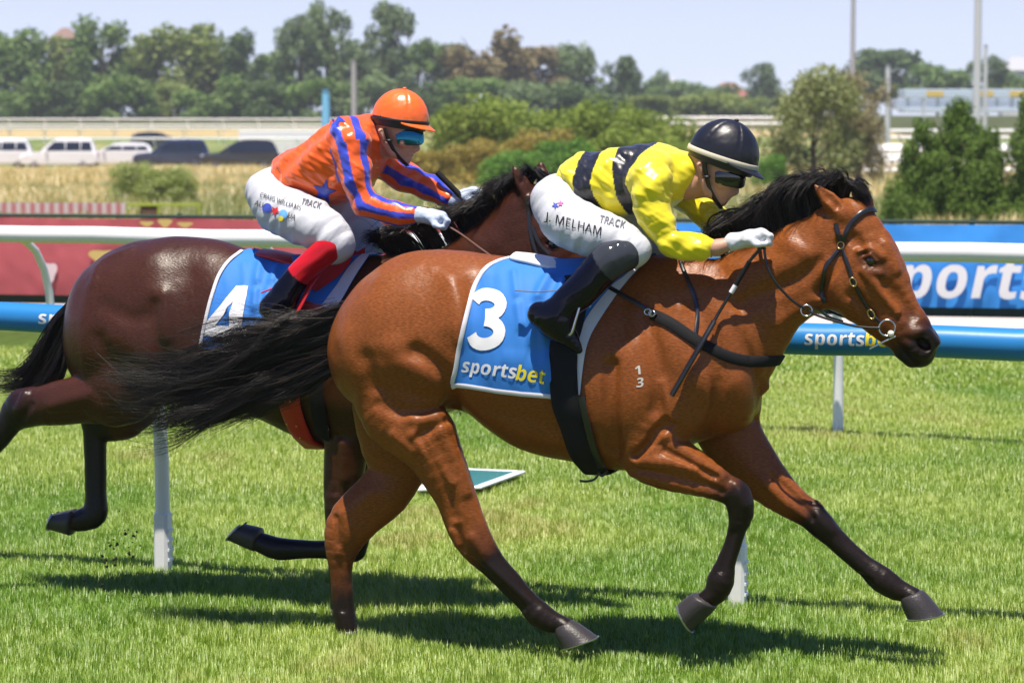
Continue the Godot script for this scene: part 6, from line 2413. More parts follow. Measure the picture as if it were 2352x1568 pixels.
# ---- banners on the fence
func banners() -> void:
	var A := place(0, 30.2)
	var B := place(2352, 27.7)
	var dir := (B - A).normalized()
	var out := Vector3(-dir.z, 0, dir.x)
	if out.z < 0:
		out = -out
	var L := A.distance_to(B)
	var t_mid := rail_at(A, B, 1230) * L
	var n := FastNoiseLite.new()
	n.seed = 8
	n.frequency = 0.8
	var spans := [[-5.0, t_mid - 0.03, "maroon fence banner with faded prints behind the white rail", M.banner_red, 3], [t_mid + 0.03, L + 5.0, "bright blue fence banner with large white lettering behind the white rail", M.banner_blue, 9]]
	for q in spans:
		var th := thing("fence_banner", q[2], "banner")
		var s := S.new()
		var pts := PackedVector3Array()
		var cols := 90
		var rows := 14
		for r in rows:
			for c in cols:
				var t := lerpf(q[0], q[1], c / (cols - 1.0))
				var v := r / (rows - 1.0)
				var sagging := 0.02 * sin(t * 2.4) * sin(v * PI)
				var y := lerpf(0.985, 0.075, v) - 0.012 * absf(sin(t * PI / 2.4)) * (1.0 - v)
				pts.append(A + dir * t + Vector3.UP * y + out * (sagging + 0.022 * n.get_noise_2d(t * 3.0 + v * 2.0, v * 1.4 + q[4])))
		s.grid(pts, cols)
		for i in s.n.size():
			if s.n[i].dot(out) < 0:
				s.n[i] = -s.n[i]
		part("sheet", s.mesh(), q[3], th)
		# fence behind: posts and top wire
		var t: float = q[0]
		while t < q[1]:
			var po := S.new()
			po.tube(PackedVector3Array([A + dir * t - out * 0.06 + Vector3.UP * SOIL, A + dir * t - out * 0.06 + Vector3.UP * 1.04]), PackedFloat32Array([0.03]), 8)
			part("post", po.mesh(), M.fence_green, th)
			t += 2.4
		var wi := S.new()
		wi.tube(PackedVector3Array([A + dir * q[0] - out * 0.03 + Vector3.UP * 1.005, A + dir * q[1] - out * 0.03 + Vector3.UP * 1.005]), PackedFloat32Array([0.022]), 8)
		part("top_rail", wi.mesh(), M.fence_green, th)
		var bo := S.new()
		bo.box(Transform3D(Basis(Vector3.UP, -atan2(dir.z, dir.x)), A + dir * (q[0] + q[1]) * 0.5 - out * 0.1 + Vector3.UP * 0.0), Vector3(q[1] - q[0], 0.16, 0.04))
		part("kick_board", bo.mesh(), M.fence_green, th)
		if q[4] == 3:
			for e in [[118, 622, 15, 22, M.print_pale], [240, 588, 34, 17, M.print_straw], [382, 510, 16, 9, M.print_straw], [340, 512, 16, 6, M.print_straw], [428, 514, 18, 6, M.print_straw]]:
				var c := A + dir * rail_at(A, B, e[0]) * L
				var dep := eye.z - c.z
				var y: float = EYE + (HORIZON - e[1]) * dep / FOC
				var di := S.new()
				var m0 := di.vert(c + Vector3.UP * y + out * 0.05, out)
				for j in 25:
					var an := TAU * j / 24.0
					var rr := 1.0 + 0.2 * sin(an * 3.0)
					di.vert(c + dir * (cos(an) * rr * e[2] * dep / FOC) + Vector3.UP * (y + sin(an) * rr * e[3] * dep / FOC) + out * 0.05, out)
				for j in 24:
					di.tri(m0, m0 + 1 + j, m0 + 2 + j)
				part("print", di.mesh(), e[4], th)
		else:
			for start in [2008.0, 1180.0]:
				var dep := 28.0
				var v := letters("sportsbet")
				var x := extent(v)
				var sc := 610.0 / x.size.x * dep / FOC
				var t0 := rail_at(A, B, start) * L
				for lt in pieces(v):
					var tx := S.new()
					for p in fine(lt, 0.12):
						var u := (p.x - x.position.x) * sc
						var yy := (p.y) * sc
						u += yy * 0.2
						tx.ix.append(tx.vert(A + dir * (t0 + u) + Vector3.UP * (0.405 + yy) + out * (0.045 + 0.02 * sin((t0 + u) * 2.4) * sin((0.985 - 0.405 - yy) / 0.91 * PI)), out))
					part("letter", tx.mesh(), M.print_white, th)
	# pale path in front of the fence
	var s := S.new()
	var pts := PackedVector3Array()
	for r in 2:
		for c in 30:
			pts.append(A + dir * lerpf(-40.0, L + 40.0, c / 29.0) + out * (0.35 + r * 2.3) + Vector3.UP * (SOIL + 0.055))
	s.grid(pts, 30)
	for i in s.n.size():
		s.n[i] = Vector3.UP
	structure("path", s.mesh(), M.path)

# connected pieces of a set of triangles
func pieces(v: PackedVector3Array) -> Array:
	var at := {}
	var own := PackedInt32Array()
	for t in v.size() / 3:
		own.append(t)
	for t in v.size() / 3:
		for e in 3:
			var key := Vector3i((v[t * 3 + e] * 2000.0).round())
			if at.has(key):
				var a := t
				while own[a] != a:
					a = own[a]
				var b: int = at[key]
				while own[b] != b:
					b = own[b]
				own[a] = b
			else:
				at[key] = t
	var out := {}
	for t in own.size():
		var a := t
		while own[a] != a:
			a = own[a]
		if not out.has(a):
			out[a] = PackedVector3Array()
		for e in 3:
			out[a].append(v[t * 3 + e])
	return out.values()

# ---- parked cars
func car_mesh(parent: Node3D, paint: Material, tall: float) -> void:
	# side outline, x forward; body and cabin with rounded flanks
	var body := [[-2.3, 0.42], [-2.36, 0.62], [-2.3, 0.95], [-2.2, 1.04], [0.95, 1.04], [1.4, 1.02], [2.05, 0.94], [2.3, 0.8], [2.36, 0.6], [2.3, 0.36], [1.95, 0.3], [-1.95, 0.32]]
	var cabin := [[-2.26, 1.0], [-2.16, 1.3], [-1.96, tall - 0.14], [-1.72, tall - 0.04], [-1.0, tall], [-0.3, tall - 0.01], [0.1, tall - 0.08], [0.42, tall - 0.24], [1.25, 1.03]]
	for k in 2:
		var prof: Array = body if k == 0 else cabin
		var w := 0.93 if k == 0 else 0.9
		var s := S.new()
		var pts := PackedVector3Array()
		var rows := [[-1.0, 0.93], [-0.97, 0.985], [-0.86, 1.0], [0.86, 1.0], [0.97, 0.985], [1.0, 0.93]]
		var n := prof.size()
		var cen := Vector3(0, 0.7 if k == 0 else 1.3, 0)
		for r in rows:
			for i in n + 1:
				var q: Array = prof[i % n]
				var inset: float = r[1]
				var ww: float = w * (1.0 - (0.24 * (q[1] - 1.02) if k == 1 else 0.05 * absf(q[1] - 0.75)))
				pts.append(Vector3(cen.x + (q[0] - cen.x) * inset, cen.y + (q[1] - cen.y) * inset, r[0] * ww))
		s.grid(pts, n + 1)
		for e in [0, rows.size() - 1]:
			for i in range(1, n - 1):
				var a := pts[e * (n + 1)]
				s.quad_flat(a, pts[e * (n + 1) + i], pts[e * (n + 1) + i + 1], pts[e * (n + 1) + i + 1])
		for i in s.v.size():
			var o := s.v[i] - cen
			o.x *= 0.4
			if s.n[i].dot(o) < 0:
				s.n[i] = -s.n[i]
		part("body" if k == 0 else "cabin", s.mesh(), paint, parent)
	for sgn in [-1.0, 1.0]:
		for q in [[-1.98, -1.32], [-1.27, -0.44], [-0.39, 0.78]]:
			var s := S.new()
			var x0: float = q[0]
			var x1: float = q[1]
			var top := tall - 0.24
			var lx := 0.02 if x0 > -1.9 else 0.1
			var rx := 0.02 if x1 < 0.5 else 0.5
			s.quad_flat(Vector3(x0, 1.13, 0.895 * sgn), Vector3(x0 + lx, top, 0.9 * (1.0 - 0.24 * (top - 1.0)) * sgn + 0.012 * sgn), Vector3(x1 - rx, top, 0.9 * (1.0 - 0.24 * (top - 1.0)) * sgn + 0.012 * sgn), Vector3(x1 + 0.02, 1.13, 0.895 * sgn))
			for i in s.n.size():
				s.n[i] = Vector3(0, 0.2, sgn).normalized()
			part("window", s.mesh(), M.car_glass, parent)
		for x in [-1.42, 1.42]:
			var s := S.new()
			s.lathe(Transform3D(Basis(Vector3.RIGHT, PI * 0.5), Vector3(x, 0.36, 0.8 * sgn)), PackedVector2Array([Vector2(0.2, -0.11), Vector2(0.33, -0.11), Vector2(0.36, -0.08), Vector2(0.36, 0.08), Vector2(0.33, 0.125), Vector2(0.24, 0.125)]), 24)
			var wn := part("wheel", s.mesh(), M.tyre, parent)
			var ri := S.new()
			for j in 6:
				ri.box(Transform3D(Basis(Vector3(0, 0, 1), TAU * j / 6.0), Vector3(x, 0.36, 0.915 * sgn)), Vector3(0.46, 0.05, 0.02))
			ri.lathe(Transform3D(Basis(Vector3.RIGHT, PI * 0.5), Vector3(x, 0.36, 0.89 * sgn)), PackedVector2Array([Vector2(0.0, 0.0), Vector2(0.245, 0.0)]), 20)
			part("rim", ri.mesh(), M.rim, wn)
		var hl := S.new()
		hl.box(Transform3D(Basis(), Vector3(2.2, 0.82, 0.68 * sgn)), Vector3(0.22, 0.14, 0.34), 0.03)
		part("headlight", hl.mesh(), M.head_glass, parent)
		var tl := S.new()
		tl.box(Transform3D(Basis(), Vector3(-2.28, 0.86, 0.76 * sgn)), Vector3(0.12, 0.24, 0.2), 0.03)
		part("tail_light", tl.mesh(), M.tail_glass, parent)
		var mi := S.new()
		mi.box(Transform3D(Basis(), Vector3(0.72, 1.12, 1.0 * sgn)), Vector3(0.14, 0.16, 0.2), 0.04)
		part("mirror", mi.mesh(), paint, parent)
	var ws := S.new()
	ws.quad_flat(Vector3(1.2, 1.07, -0.78), Vector3(0.46, tall - 0.26, -0.7), Vector3(0.46, tall - 0.26, 0.7), Vector3(1.2, 1.07, 0.78))
	for i in ws.v.size():
		ws.v[i] += Vector3(0.05, 0.025, 0)
	part("windscreen", ws.mesh(), M.car_glass, parent)
	var bp := S.new()
	bp.box(Transform3D(Basis(), Vector3(0, 0.36, 0)), Vector3(4.6, 0.16, 1.72), 0.05)
	part("sill", bp.mesh(), M.tyre, parent)

func cars() -> void:
	# [px of the middle, depth, paint, label, turn, height]
	for q in [
		[-8, 158.0, M.car_white, "white off-roader at the end of the row, cut by the picture edge", PI, 1.86], [138, 154.0, M.car_white, "large white off-roader parked beside two other white cars", PI, 1.9], [268, 160.0, M.car_white, "smaller white car parked behind the pale green shrub", PI, 1.62],
		[396, 156.0, M.car_navy, "navy blue off-roader parked next to the white cars", PI, 1.84], [552, 153.0, M.car_dark, "dark charcoal off-roader at the end of the row beside the white container", PI, 1.8], [372, 196.0, M.car_dark, "dark car parked on its own further up the infield", 0.0, 1.5]]:
		var p := place(q[0], q[1])
		var c := thing("parked_car", q[3], "car", Transform3D(Basis(Vector3.UP, q[4] + 0.12), Vector3(p.x, p.y + SOIL, p.z)), "cars parked on the infield")
		car_mesh(c, q[2], q[5])

# ---- trees
func leaf_cloud(sd: int, blobs: Array, count: int, leaf: float, tall := 1.0) -> ArrayMesh:
	# leaves on the outside of overlapping clumps; unit crown: x, z in -0.5..0.5, y in 0..1
	var r := RandomNumberGenerator.new()
	r.seed = sd
	var s := S.new()
	var total := 0.0
	for b in blobs:
		total += b[3] * b[3]
	for b in blobs:
		var n := int(count * b[3] * b[3] / total)
		var shade: float = r.randf_range(0.8, 1.2)
		for i in n:
			var d := Vector3(r.randfn(), r.randfn(), r.randfn()).normalized()
			var rr: float = b[3] * pow(r.randf(), 0.28) * (1.0 + 0.18 * sin(d.x * 7.0 + b[0] * 30.0) * cos(d.y * 6.0 + b[1] * 20.0))
			var p := Vector3(b[0], b[1], b[2]) + Vector3(d.x, d.y * tall, d.z) * rr
			var nn := (d * 0.7 + Vector3(r.randfn(), r.randfn(), r.randfn()) * 0.55).normalized()
			var a := nn.cross(Vector3(r.randfn(), r.randfn(), r.randfn())).normalized()
			var c := nn.cross(a)
			var l := leaf * r.randf_range(0.6, 1.35)
			var g := shade * r.randf_range(0.75, 1.25)
			s.tint = Color(g, g * r.randf_range(0.95, 1.05), g * r.randf_range(0.85, 1.1))
			var k := s.vert(p - a * l, nn)
			s.vert(p + c * l * 0.55, nn)
			s.vert(p + a * l, nn)
			s.vert(p - c * l * 0.55, nn)
			s.tri(k, k + 1, k + 2)
			s.tri(k, k + 2, k + 3)
	return s.mesh()

func crown_blobs(sd: int, n: int, form: String) -> Array:
	var r := RandomNumberGenerator.new()
	r.seed = sd
	var o := []
	for i in n:
		var y := r.randf()
		var w := 0.5
		var size := 0.17
		match form:
			"round", "fine":
				y = r.randf_range(0.12, 0.9)
				w = 0.4 * sqrt(maxf(0.05, 1.0 - pow((y - 0.45) / 0.55, 2)))
				size = r.randf_range(0.1, 0.19)
			"tall":
				y = r.randf_range(0.1, 0.94)
				w = 0.36 * (0.35 + 0.65 * sin(PI * (0.15 + y * 0.75)))
				size = r.randf_range(0.08, 0.14)
			"dome":
				y = r.randf_range(0.25, 0.86)
				w = 0.42 * sqrt(maxf(0.02, 1.0 - pow((y - 0.25) / 0.7, 2)))
				size = r.randf_range(0.1, 0.17)
			"cone":
				y = pow(r.randf(), 1.3) * 0.95 + 0.02
				w = 0.36 * pow(1.0 - y, 0.62)
				size = 0.06 + 0.11 * (1.0 - y)
			"bush", "hedge":
				y = r.randf_range(0.05, 0.78)
				w = 0.42 * sqrt(maxf(0.02, 1.0 - y * y))
				size = r.randf_range(0.12, 0.2)
		var a := r.randf() * TAU
		var q := w * sqrt(r.randf_range(0.15, 1.0))
		o.append([cos(a) * q, y, sin(a) * q, size])
	return o

var forms := {}
func tree(label: String, form: String, variant: int, px: float, wide_px: float, top_py: float, d: float, m: Material, group: String, called := "", base_h := 0.0) -> void:
	var key := form + str(variant)
	if not forms.has(key):
		forms[key] = leaf_cloud(100 + variant * 7 + form.length(), crown_blobs(variant * 13 + form.length(), {"round": 34, "tall": 36, "dome": 32, "cone": 70, "bush": 30, "fine": 44, "hedge": 40}[form], form), {"round": 5200, "tall": 4200, "dome": 5200, "cone": 38000, "bush": 4600, "fine": 9500, "hedge": 12000}[form], {"round": 0.034, "tall": 0.03, "dome": 0.032, "cone": 0.0145, "bush": 0.034, "fine": 0.021, "hedge": 0.022}[form])
	var p := place(px, d)
	var h := height_to(top_py, d)
	var w := wide_px * d / FOC * (1.25 if d > 290.0 else 1.12)
	if called == "":
		called = "shrub" if form in ["bush", "hedge"] else ("conifer" if form == "cone" else "tree")
	var t := thing(called, label, "shrub" if form in ["bush", "hedge"] else "tree", Transform3D(Basis(Vector3.UP, variant * 1.3 + px), Vector3(p.x, p.y + SOIL, p.z)), group)
	var clear: float = {"round": 0.05, "tall": 0.1, "dome": 0.08, "cone": 0.0, "bush": -0.04, "fine": 0.08, "hedge": -0.04}[form]
	var c := part("crown", forms[key], m, t)
	c.scale = Vector3(w, h * (1.0 - clear), w)
	c.position.y = h * clear
	var s := S.new()
	s.tube(PackedVector3Array([Vector3(0, 0, 0), Vector3(0.02 * w, h * 0.35, 0.01 * w), Vector3(-0.01 * w, h * 0.75, 0)]), PackedFloat32Array([0.028 * h + 0.04, 0.02 * h + 0.02, 0.006 * h]), 8)
	for i in 4:
		var a := i * 1.7 + px
		var y := h * (0.25 + 0.1 * i)
		s.tube(PackedVector3Array([Vector3(0, y, 0), Vector3(cos(a) * w * 0.16, y + h * 0.12, sin(a) * w * 0.16), Vector3(cos(a) * w * 0.3, y + h * 0.3, sin(a) * w * 0.3)]), PackedFloat32Array([0.012 * h, 0.008 * h, 0.003 * h]), 6)
	part("trunk", s.mesh(), M.bark, t)

func landmark(px: float) -> String:
	for q in [[0, "past the row's end car"], [75, "behind the first white cars"], [200, "beside the brown roofed house"], [300, "behind the smaller white car"], [450, "behind the navy car"], [540, "behind the dark cars"], [640, "behind the white container"], [720, "left of the light blue marker"], [780, "behind the light blue marker"], [860, "behind the grey pole"],
		[935, "behind the orange cap"], [1000, "near the orange cap's peak"], [1090, "behind the bright green shrubs"], [1180, "behind the orange-tinted shrub"], [1270, "above the hooped jockey's back"], [1370, "above the yellow shoulders"], [1460, "before the grey roofed house"], [1555, "beside the grey roofed house"], [1640, "between grey and red roofs"], [1720, "beside the red roofed house"], [1790, "just past the red roof"], [1900, "behind the loose olive tree"], [2080, "between the slender mast and stand"], [2200, "behind the far stand"], [2300, "beside the thick light mast"], [2400, "beside the pale house"]]:
		if px < q[0] + 0.5:
			return q[1]
	return "past the pale house"

func trees() -> void:
	var far := "trees along the far side of the course"
	var k := 0
	for q in [
		[28, 170, 72, 318, "round", M.leaf_mid], [118, 130, 92, 322, "round", M.leaf_olive], [238, 150, 46, 320, "round", M.leaf_mid], [322, 120, 108, 326, "round", M.leaf_grey], [412, 210, 60, 318, "round", M.leaf_olive], [500, 120, 92, 324, "round", M.leaf_mid], [566, 120, 76, 316, "round", M.leaf_dark], [632, 110, 118, 326, "round", M.leaf_mid],
		[694, 120, 42, 312, "tall", M.leaf_grey], [752, 130, 16, 318, "tall", M.leaf_grey], [828, 130, 58, 314, "tall", M.leaf_grey], [906, 130, 8, 316, "tall", M.leaf_grey], [965, 120, 92, 322, "tall", M.leaf_mid], [1035, 120, 108, 330, "round", M.leaf_grey], [1122, 200, 56, 326, "dome", M.leaf_brown], [1224, 150, 100, 330, "dome", M.leaf_brown], [1312, 130, 104, 334, "round", M.leaf_grey], [1425, 100, 134, 338, "round", M.leaf_dark],
		[60, 140, 160, 300, "bush", M.leaf_mid], [165, 130, 175, 300, "bush", M.leaf_dark], [280, 150, 165, 298, "bush", M.leaf_mid], [392, 140, 180, 302, "bush", M.leaf_olive], [500, 160, 160, 300, "bush", M.leaf_mid], [610, 140, 175, 300, "bush", M.leaf_dark], [720, 150, 170, 302, "bush", M.leaf_mid], [850, 160, 160, 302, "bush", M.leaf_grey], [960, 150, 175, 304, "bush", M.leaf_dark], [1080, 180, 165, 304, "bush", M.leaf_mid], [1200, 170, 175, 306, "bush", M.leaf_grey], [1330, 170, 180, 306, "bush", M.leaf_dark],
		[1520, 100, 156, 420, "dome", M.leaf_mid], [1585, 110, 178, 430, "bush", M.leaf_mid], [1650, 120, 184, 440, "bush", M.leaf_grey], [1745, 90, 150, 400, "round", M.leaf_dark], [1820, 140, 180, 410, "bush", M.leaf_olive], [2042, 200, 106, 390, "dome", M.leaf_dark], [2150, 150, 140, 380, "dome", M.leaf_mid], [2262, 110, 134, 370, "tall", M.leaf_dark], [2345, 160, 160, 380, "dome", M.leaf_mid], [1480, 120, 210, 300, "bush", M.leaf_olive], [1600, 200, 206, 310, "bush", M.leaf_olive], [1700, 150, 212, 305, "bush", M.leaf_olive], [-90, 160, 70, 322, "round", M.leaf_mid], [2440, 160, 130, 380, "dome", M.leaf_dark]]:
		var what: String = {"round": "broad rounded", "tall": "tall open-crowned", "dome": "wide domed", "bush": "low spreading"}[q[4]]
		var hue: String = "green"
		if q[5] == M.leaf_grey:
			hue = "grey-green"
		elif q[5] == M.leaf_dark:
			hue = "dark green"
		elif q[5] == M.leaf_brown:
			hue = "brownish green"
		elif q[5] == M.leaf_olive:
			hue = "olive"
		tree("%s %s %s beyond the far rails, %s" % [what, hue, "shrub" if q[4] == "bush" else "tree", landmark(q[0])], q[4], k % 4, q[0], q[1], q[2], q[3], q[5], far, "far_shrub" if q[4] == "bush" else "far_tree")
		k += 1
	# shrubbery in the middle distance
	for q in [
		[1085, 190, 196, 112.0, M.leaf_bright, "bright green shrub in the infield behind the orange cap"], [1215, 230, 214, 118.0, M.leaf_bright, "broad bright green shrub beside the tallest infield shrub"], [1370, 200, 212, 116.0, M.leaf_bright, "broad green shrub behind the yellow jockey's back"], [1490, 200, 228, 112.0, M.leaf_bright, "rounded green shrub behind the black cap"], [1235, 150, 280, 103.0, M.leaf_orange, "orange-tinted shrub low in front of the green infield shrubs"], [1080, 130, 305, 99.0, M.leaf_orange, "yellowish shrub low in front of the green infield shrubs"],
		[1290, 130, 304, 96.0, M.leaf_vivid, "small vivid green shrub between the orange-tinted shrubs"], [1180, 140, 330, 94.0, M.leaf_vivid, "small vivid green shrub beside the yellowish shrub"], [1440, 180, 280, 100.0, M.leaf_bright, "low green shrub behind the hooped yellow silks"], [1560, 130, 300, 98.0, M.leaf_bright, "small green shrub at the end of the infield shrubs"], [980, 150, 330, 97.0, M.leaf_orange, "yellow-green shrub behind the orange jockey's arm"], [1770, 70, 340, 92.0, M.leaf_vivid, "small vivid green shrub behind the black cap's peak"]]:
		tree(q[5], "hedge", k % 4, q[0], q[1] * 1.2, q[2], q[3], q[4], "shrubs in the infield")
		k += 1
	tree("pale green shrub growing in dry grass before the parked cars", "hedge", 1, 312, 130, 358, 76.0, M.leaf_light, "shrubs before the cars")
	tree("pale green leafy shrub beside another in dry grass before the parked cars", "hedge", 2, 385, 140, 370, 73.0, M.leaf_light, "shrubs before the cars")
	tree("olive tree with loose airy crown on the dry infield behind the bay's ears", "fine", 5, 1870, 220, 160, 97.0, M.leaf_pale, "trees on the infield", "tree")
	tree("loose olive tree with brownish crown on the dry infield", "fine", 6, 1970, 180, 170, 100.0, M.leaf_tan, "trees on the infield", "tree")
	tree("dense dark conifer of the clump behind the blue banner", "cone", 1, 2118, 200, 262, 54.0, M.leaf_conifer, "conifers behind the banner")
	tree("dense dark conifer with pointed top in the clump behind the blue banner", "cone", 2, 2200, 260, 222, 55.0, M.leaf_conifer, "conifers behind the banner")
	tree("lower dense conifer leaning on the pointed one behind the blue banner", "cone", 1, 2265, 200, 285, 54.0, M.leaf_conifer, "conifers behind the banner")
	tree("tall dark conifer standing alone beside the conifer clump behind the blue banner", "cone", 3, 2385, 230, 140, 53.0, M.leaf_conifer, "conifers behind the banner")

# ---- poles, far fences, buildings
func pole(called: String, label: String, px: float, top_py: float, d: float, r: float, m: Material, category: String, group := "") -> void:
	var p := place(px, d)
	var h := height_to(top_py, d)
	var s := S.new()
	s.tube(PackedVector3Array([Vector3(0, 0, 0), Vector3(0, h * 0.5, 0), Vector3(0, h, 0)]), PackedFloat32Array([r * 1.15, r, r * 0.85]), 12)
	s.tube(PackedVector3Array([Vector3(0, 0, 0), Vector3(0, 0.12, 0)]), PackedFloat32Array([r * 2.2, r * 2.2]), 12)
	s.tube(PackedVector3Array([Vector3(0, h, 0), Vector3(0, h + 0.05, 0)]), PackedFloat32Array([r * 1.1, r * 0.5]), 12)
	var t := thing(called, label, category, Transform3D(Basis(), Vector3(p.x, p.y + SOIL, p.z)), group)
	part("shaft", s.mesh(), m, t)

func far_fence(label: String, x0: float, x1: float, d: float, h: float, gap: float, rails_n: int, m: Material, thick := 0.07) -> void:
	var a := place(x0, d)
	var b := place(x1, d)
	var t := thing("far_rail", label, "rail", Transform3D(), "white rails far across the course")
	var L := a.distance_to(b)
	for k in rails_n:
		var s := S.new()
		var y := h * (1.0 - 0.42 * k)
		s.tube(PackedVector3Array([a + Vector3.UP * y, b + Vector3.UP * y]), PackedFloat32Array([thick]), 8)
		part("tube", s.mesh(), m, t)
	var x := 0.0
	while x < L:
		var q := a.lerp(b, x / L)
		var s := S.new()
		s.tube(PackedVector3Array([q + Vector3(0.18, SOIL, -0.25), q + Vector3(0.14, h * 0.7, -0.2), q + Vector3(0, h, 0)]), PackedFloat32Array([0.055]), 6)
		part("post", s.mesh(), m, t)
		x += gap

func far_things() -> void:
	far_fence("white running rail across the infield behind the parked cars", -60, 790, 186.0, 1.25, 2.6, 1, M.rail_white)
	far_fence("second white running rail beyond the green strip", -60, 800, 214.0, 1.25, 2.9, 1, M.rail_white)
	far_fence("farthest white running rail before the trees", -60, 1000, 246.0, 1.3, 3.4, 2, M.rail_white)
	far_fence("white rail across the course behind the yellow jockey's head", 1440, 1800, 250.0, 1.35, 3.0, 2, M.rail_white, 0.13)
	far_fence("white rail on the dry rise beside the conifer", 1980, 2420, 150.0, 1.2, 2.4, 2, M.rail_white, 0.13)
	far_fence("white rail beyond another on the dry rise", 1980, 2420, 172.0, 1.2, 2.6, 2, M.rail_white, 0.13)
	far_fence("white rail lowest on the dry rise beside the conifer clump", 1980, 2420, 132.0, 1.2, 2.2, 3, M.rail_white, 0.13)
	far_fence("white rail between two others on the dry rise", 1980, 2420, 160.0, 1.25, 2.4, 3, M.rail_white, 0.13)
	far_fence("white rail below the far stand", 1980, 2420, 205.0, 1.3, 2.8, 2, M.rail_white, 0.13)
	# white mesh-sided container by the dark cars
	var d := 186.0
	var a := place(548, d)
	var b := place(742, d)
	var w := a.distance_to(b)
	var h := 1.9
	var c := thing("white_container", "long white panelled container behind the dark cars", "container", Transform3D(Basis(), Vector3((a.x + b.x) * 0.5, rise(d) + SOIL, a.z - 1.5)))
	var s := S.new()
	s.box(Transform3D(Basis(), Vector3(0, h * 0.5, 0)), Vector3(w, h, 2.2), 0.04)
	part("shell", s.mesh(), M.container, c)
	for i in 10:
		var r := S.new()
		r.box(Transform3D(Basis(), Vector3(-w * 0.5 + w * (i + 0.5) / 10.0, h * 0.5, 1.13)), Vector3(0.1, h * 0.92, 0.06), 0.01)
		part("rib", r.mesh(), M.container, c)
	pole("marker_post", "light blue distance marker post beside the orange jockey", 750, 206, 178.0, 0.3, M.marker_blue, "marker post")
	pole("grey_pole", "plain grey pole rising behind the orange jockey", 814, 138, 170.0, 0.19, M.pole_grey, "pole")
	pole("light_mast", "tall slender grey light mast left of the conifers", 1955, -260, 260.0, 0.24, M.pole_grey, "mast", "light masts")
	pole("light_mast", "thick tall light mast behind the conifers", 2240, -420, 190.0, 0.27, M.pole_pale, "mast", "light masts")
	pole("light_mast", "thin mast close beside the thick light mast", 2259, 104, 190.0, 0.16, M.pole_pale, "mast", "light masts")
	pole("grey_pole", "short white post left of the conifers", 2036, 150, 185.0, 0.2, M.pole_pale, "pole")
	pole("grey_pole", "short white post in front of the far stand", 2118, 228, 215.0, 0.12, M.pole_pale, "pole")
	# houses and a stand beyond the course
	house("brown roofed house standing among the far trees", 156, 66, 62, 345.0, M.roof_brown, M.wall_tan, 9.0)
	house("low house with pale grey roof beyond the course", 1528, 178, 110, 430.0, M.roof_grey, M.wall_tan, 3.0)
	house("house with red tiled roof beyond the course", 1672, 190, 100, 440.0, M.roof_red, M.wall_tan, 3.0)
	house("pale house half hidden by far trees at the picture edge", 2330, 132, 80, 420.0, M.roof_grey, M.wall_white, 6.0)
	var st := thing("race_stand", "long low pale blue stand with open dark front beyond the course", "stand", Transform3D(Basis(), place(2216, 240.0)))
	var k := 240.0 / FOC
	for q in [["roof", -2.0, 206.0, 226.0, M.stand_blue, 1.0], ["back_wall", 0.0, 226.0, 250.0, M.stand_blue, -3.6], ["parapet", 1.0, 248.0, 258.0, M.stand_blue, 0.8]]:
		var bx := S.new()
		var y1 := height_to(q[2], 240.0)
		var y0 := height_to(q[3], 240.0)
		bx.box(Transform3D(Basis(), Vector3(0, (y0 + y1) * 0.5, -2.0 + q[5])), Vector3(290 * k, y1 - y0, 4.0), 0.05)
		part(q[0], bx.mesh(), q[4], st)
	for i in 9:
		var po := S.new()
		po.box(Transform3D(Basis(), Vector3((i - 4) * 34 * k, height_to(238, 240.0), 0.6)), Vector3(0.25, 1.2, 0.25))
		part("pillar", po.mesh(), M.stand_blue, st)
	for i in [-2, 1, 3]:
		var sg := S.new()
		sg.box(Transform3D(Basis(), Vector3(i * 38 * k, height_to(216, 240.0), 1.04)), Vector3(1.6, 0.5, 0.05))
		part("sign_panel", sg.mesh(), M.sign_yellow, st)
	# things on the grass behind the maroon banner
	var tp := thing("barrier_tape", "red and white striped barrier boards behind the maroon banner", "barrier", Transform3D(Basis(Vector3.UP, -0.1), place(130, 58.0)))
	for i in 30:
		var bx := S.new()
		bx.box(Transform3D(Basis(Vector3(0, 0, 1), 0.0), Vector3((i - 15) * 0.11, height_to(477, 58.0), 0)), Vector3(0.106, 0.24, 0.03))
		part("stripe", bx.mesh(), M.print_pale if i % 2 else M.stripe_pink, tp)
	for i in 4:
		var bx := S.new()
		bx.box(Transform3D(Basis(), Vector3((i - 1.5) * 0.95, 0.16, -0.05)), Vector3(0.05, 0.5, 0.05))
		part("leg", bx.mesh(), M.pole_grey, tp)
	var fr := thing("yellow_frame", "yellow-green metal frame standing over a brown crate behind the maroon banner", "frame", Transform3D(Basis(), place(375, 57.0)))
	for q in [[-0.8, 0.2, 0.05, 0.42], [0.8, 0.2, 0.05, 0.42], [-0.1, 0.2, 0.05, 0.42], [0.0, 0.42, 1.65, 0.06], [0.0, 0.06, 1.65, 0.05]]:
		var bx := S.new()
		bx.box(Transform3D(Basis(), Vector3(q[0], q[1], 0)), Vector3(q[2], q[3], 0.05), 0.005)
		part("bar", bx.mesh(), M.frame_lime, fr)
	var cr := thing("crate", "small brown crate standing under the yellow-green frame", "crate", Transform3D(Basis(Vector3.UP, 0.2), place(345, 57.4)))
	var cb := S.new()
	cb.box(Transform3D(Basis(), Vector3(0, 0.2, 0)), Vector3(0.42, 0.4, 0.4), 0.02)
	cb.box(Transform3D(Basis(), Vector3(0, 0.41, 0)), Vector3(0.48, 0.04, 0.46), 0.01)
	part("box", cb.mesh(), M.crate, cr)
	# drain cover in the turf
	var dc := thing("drain_cover", "teal grate with white border lying in the turf under the bay's belly", "grate")
	var q0 := ground_at(962, 1124)
	var q1 := ground_at(1098, 1119)
	var q2 := ground_at(1196, 1084)
	var q3 := ground_at(1052, 1078)
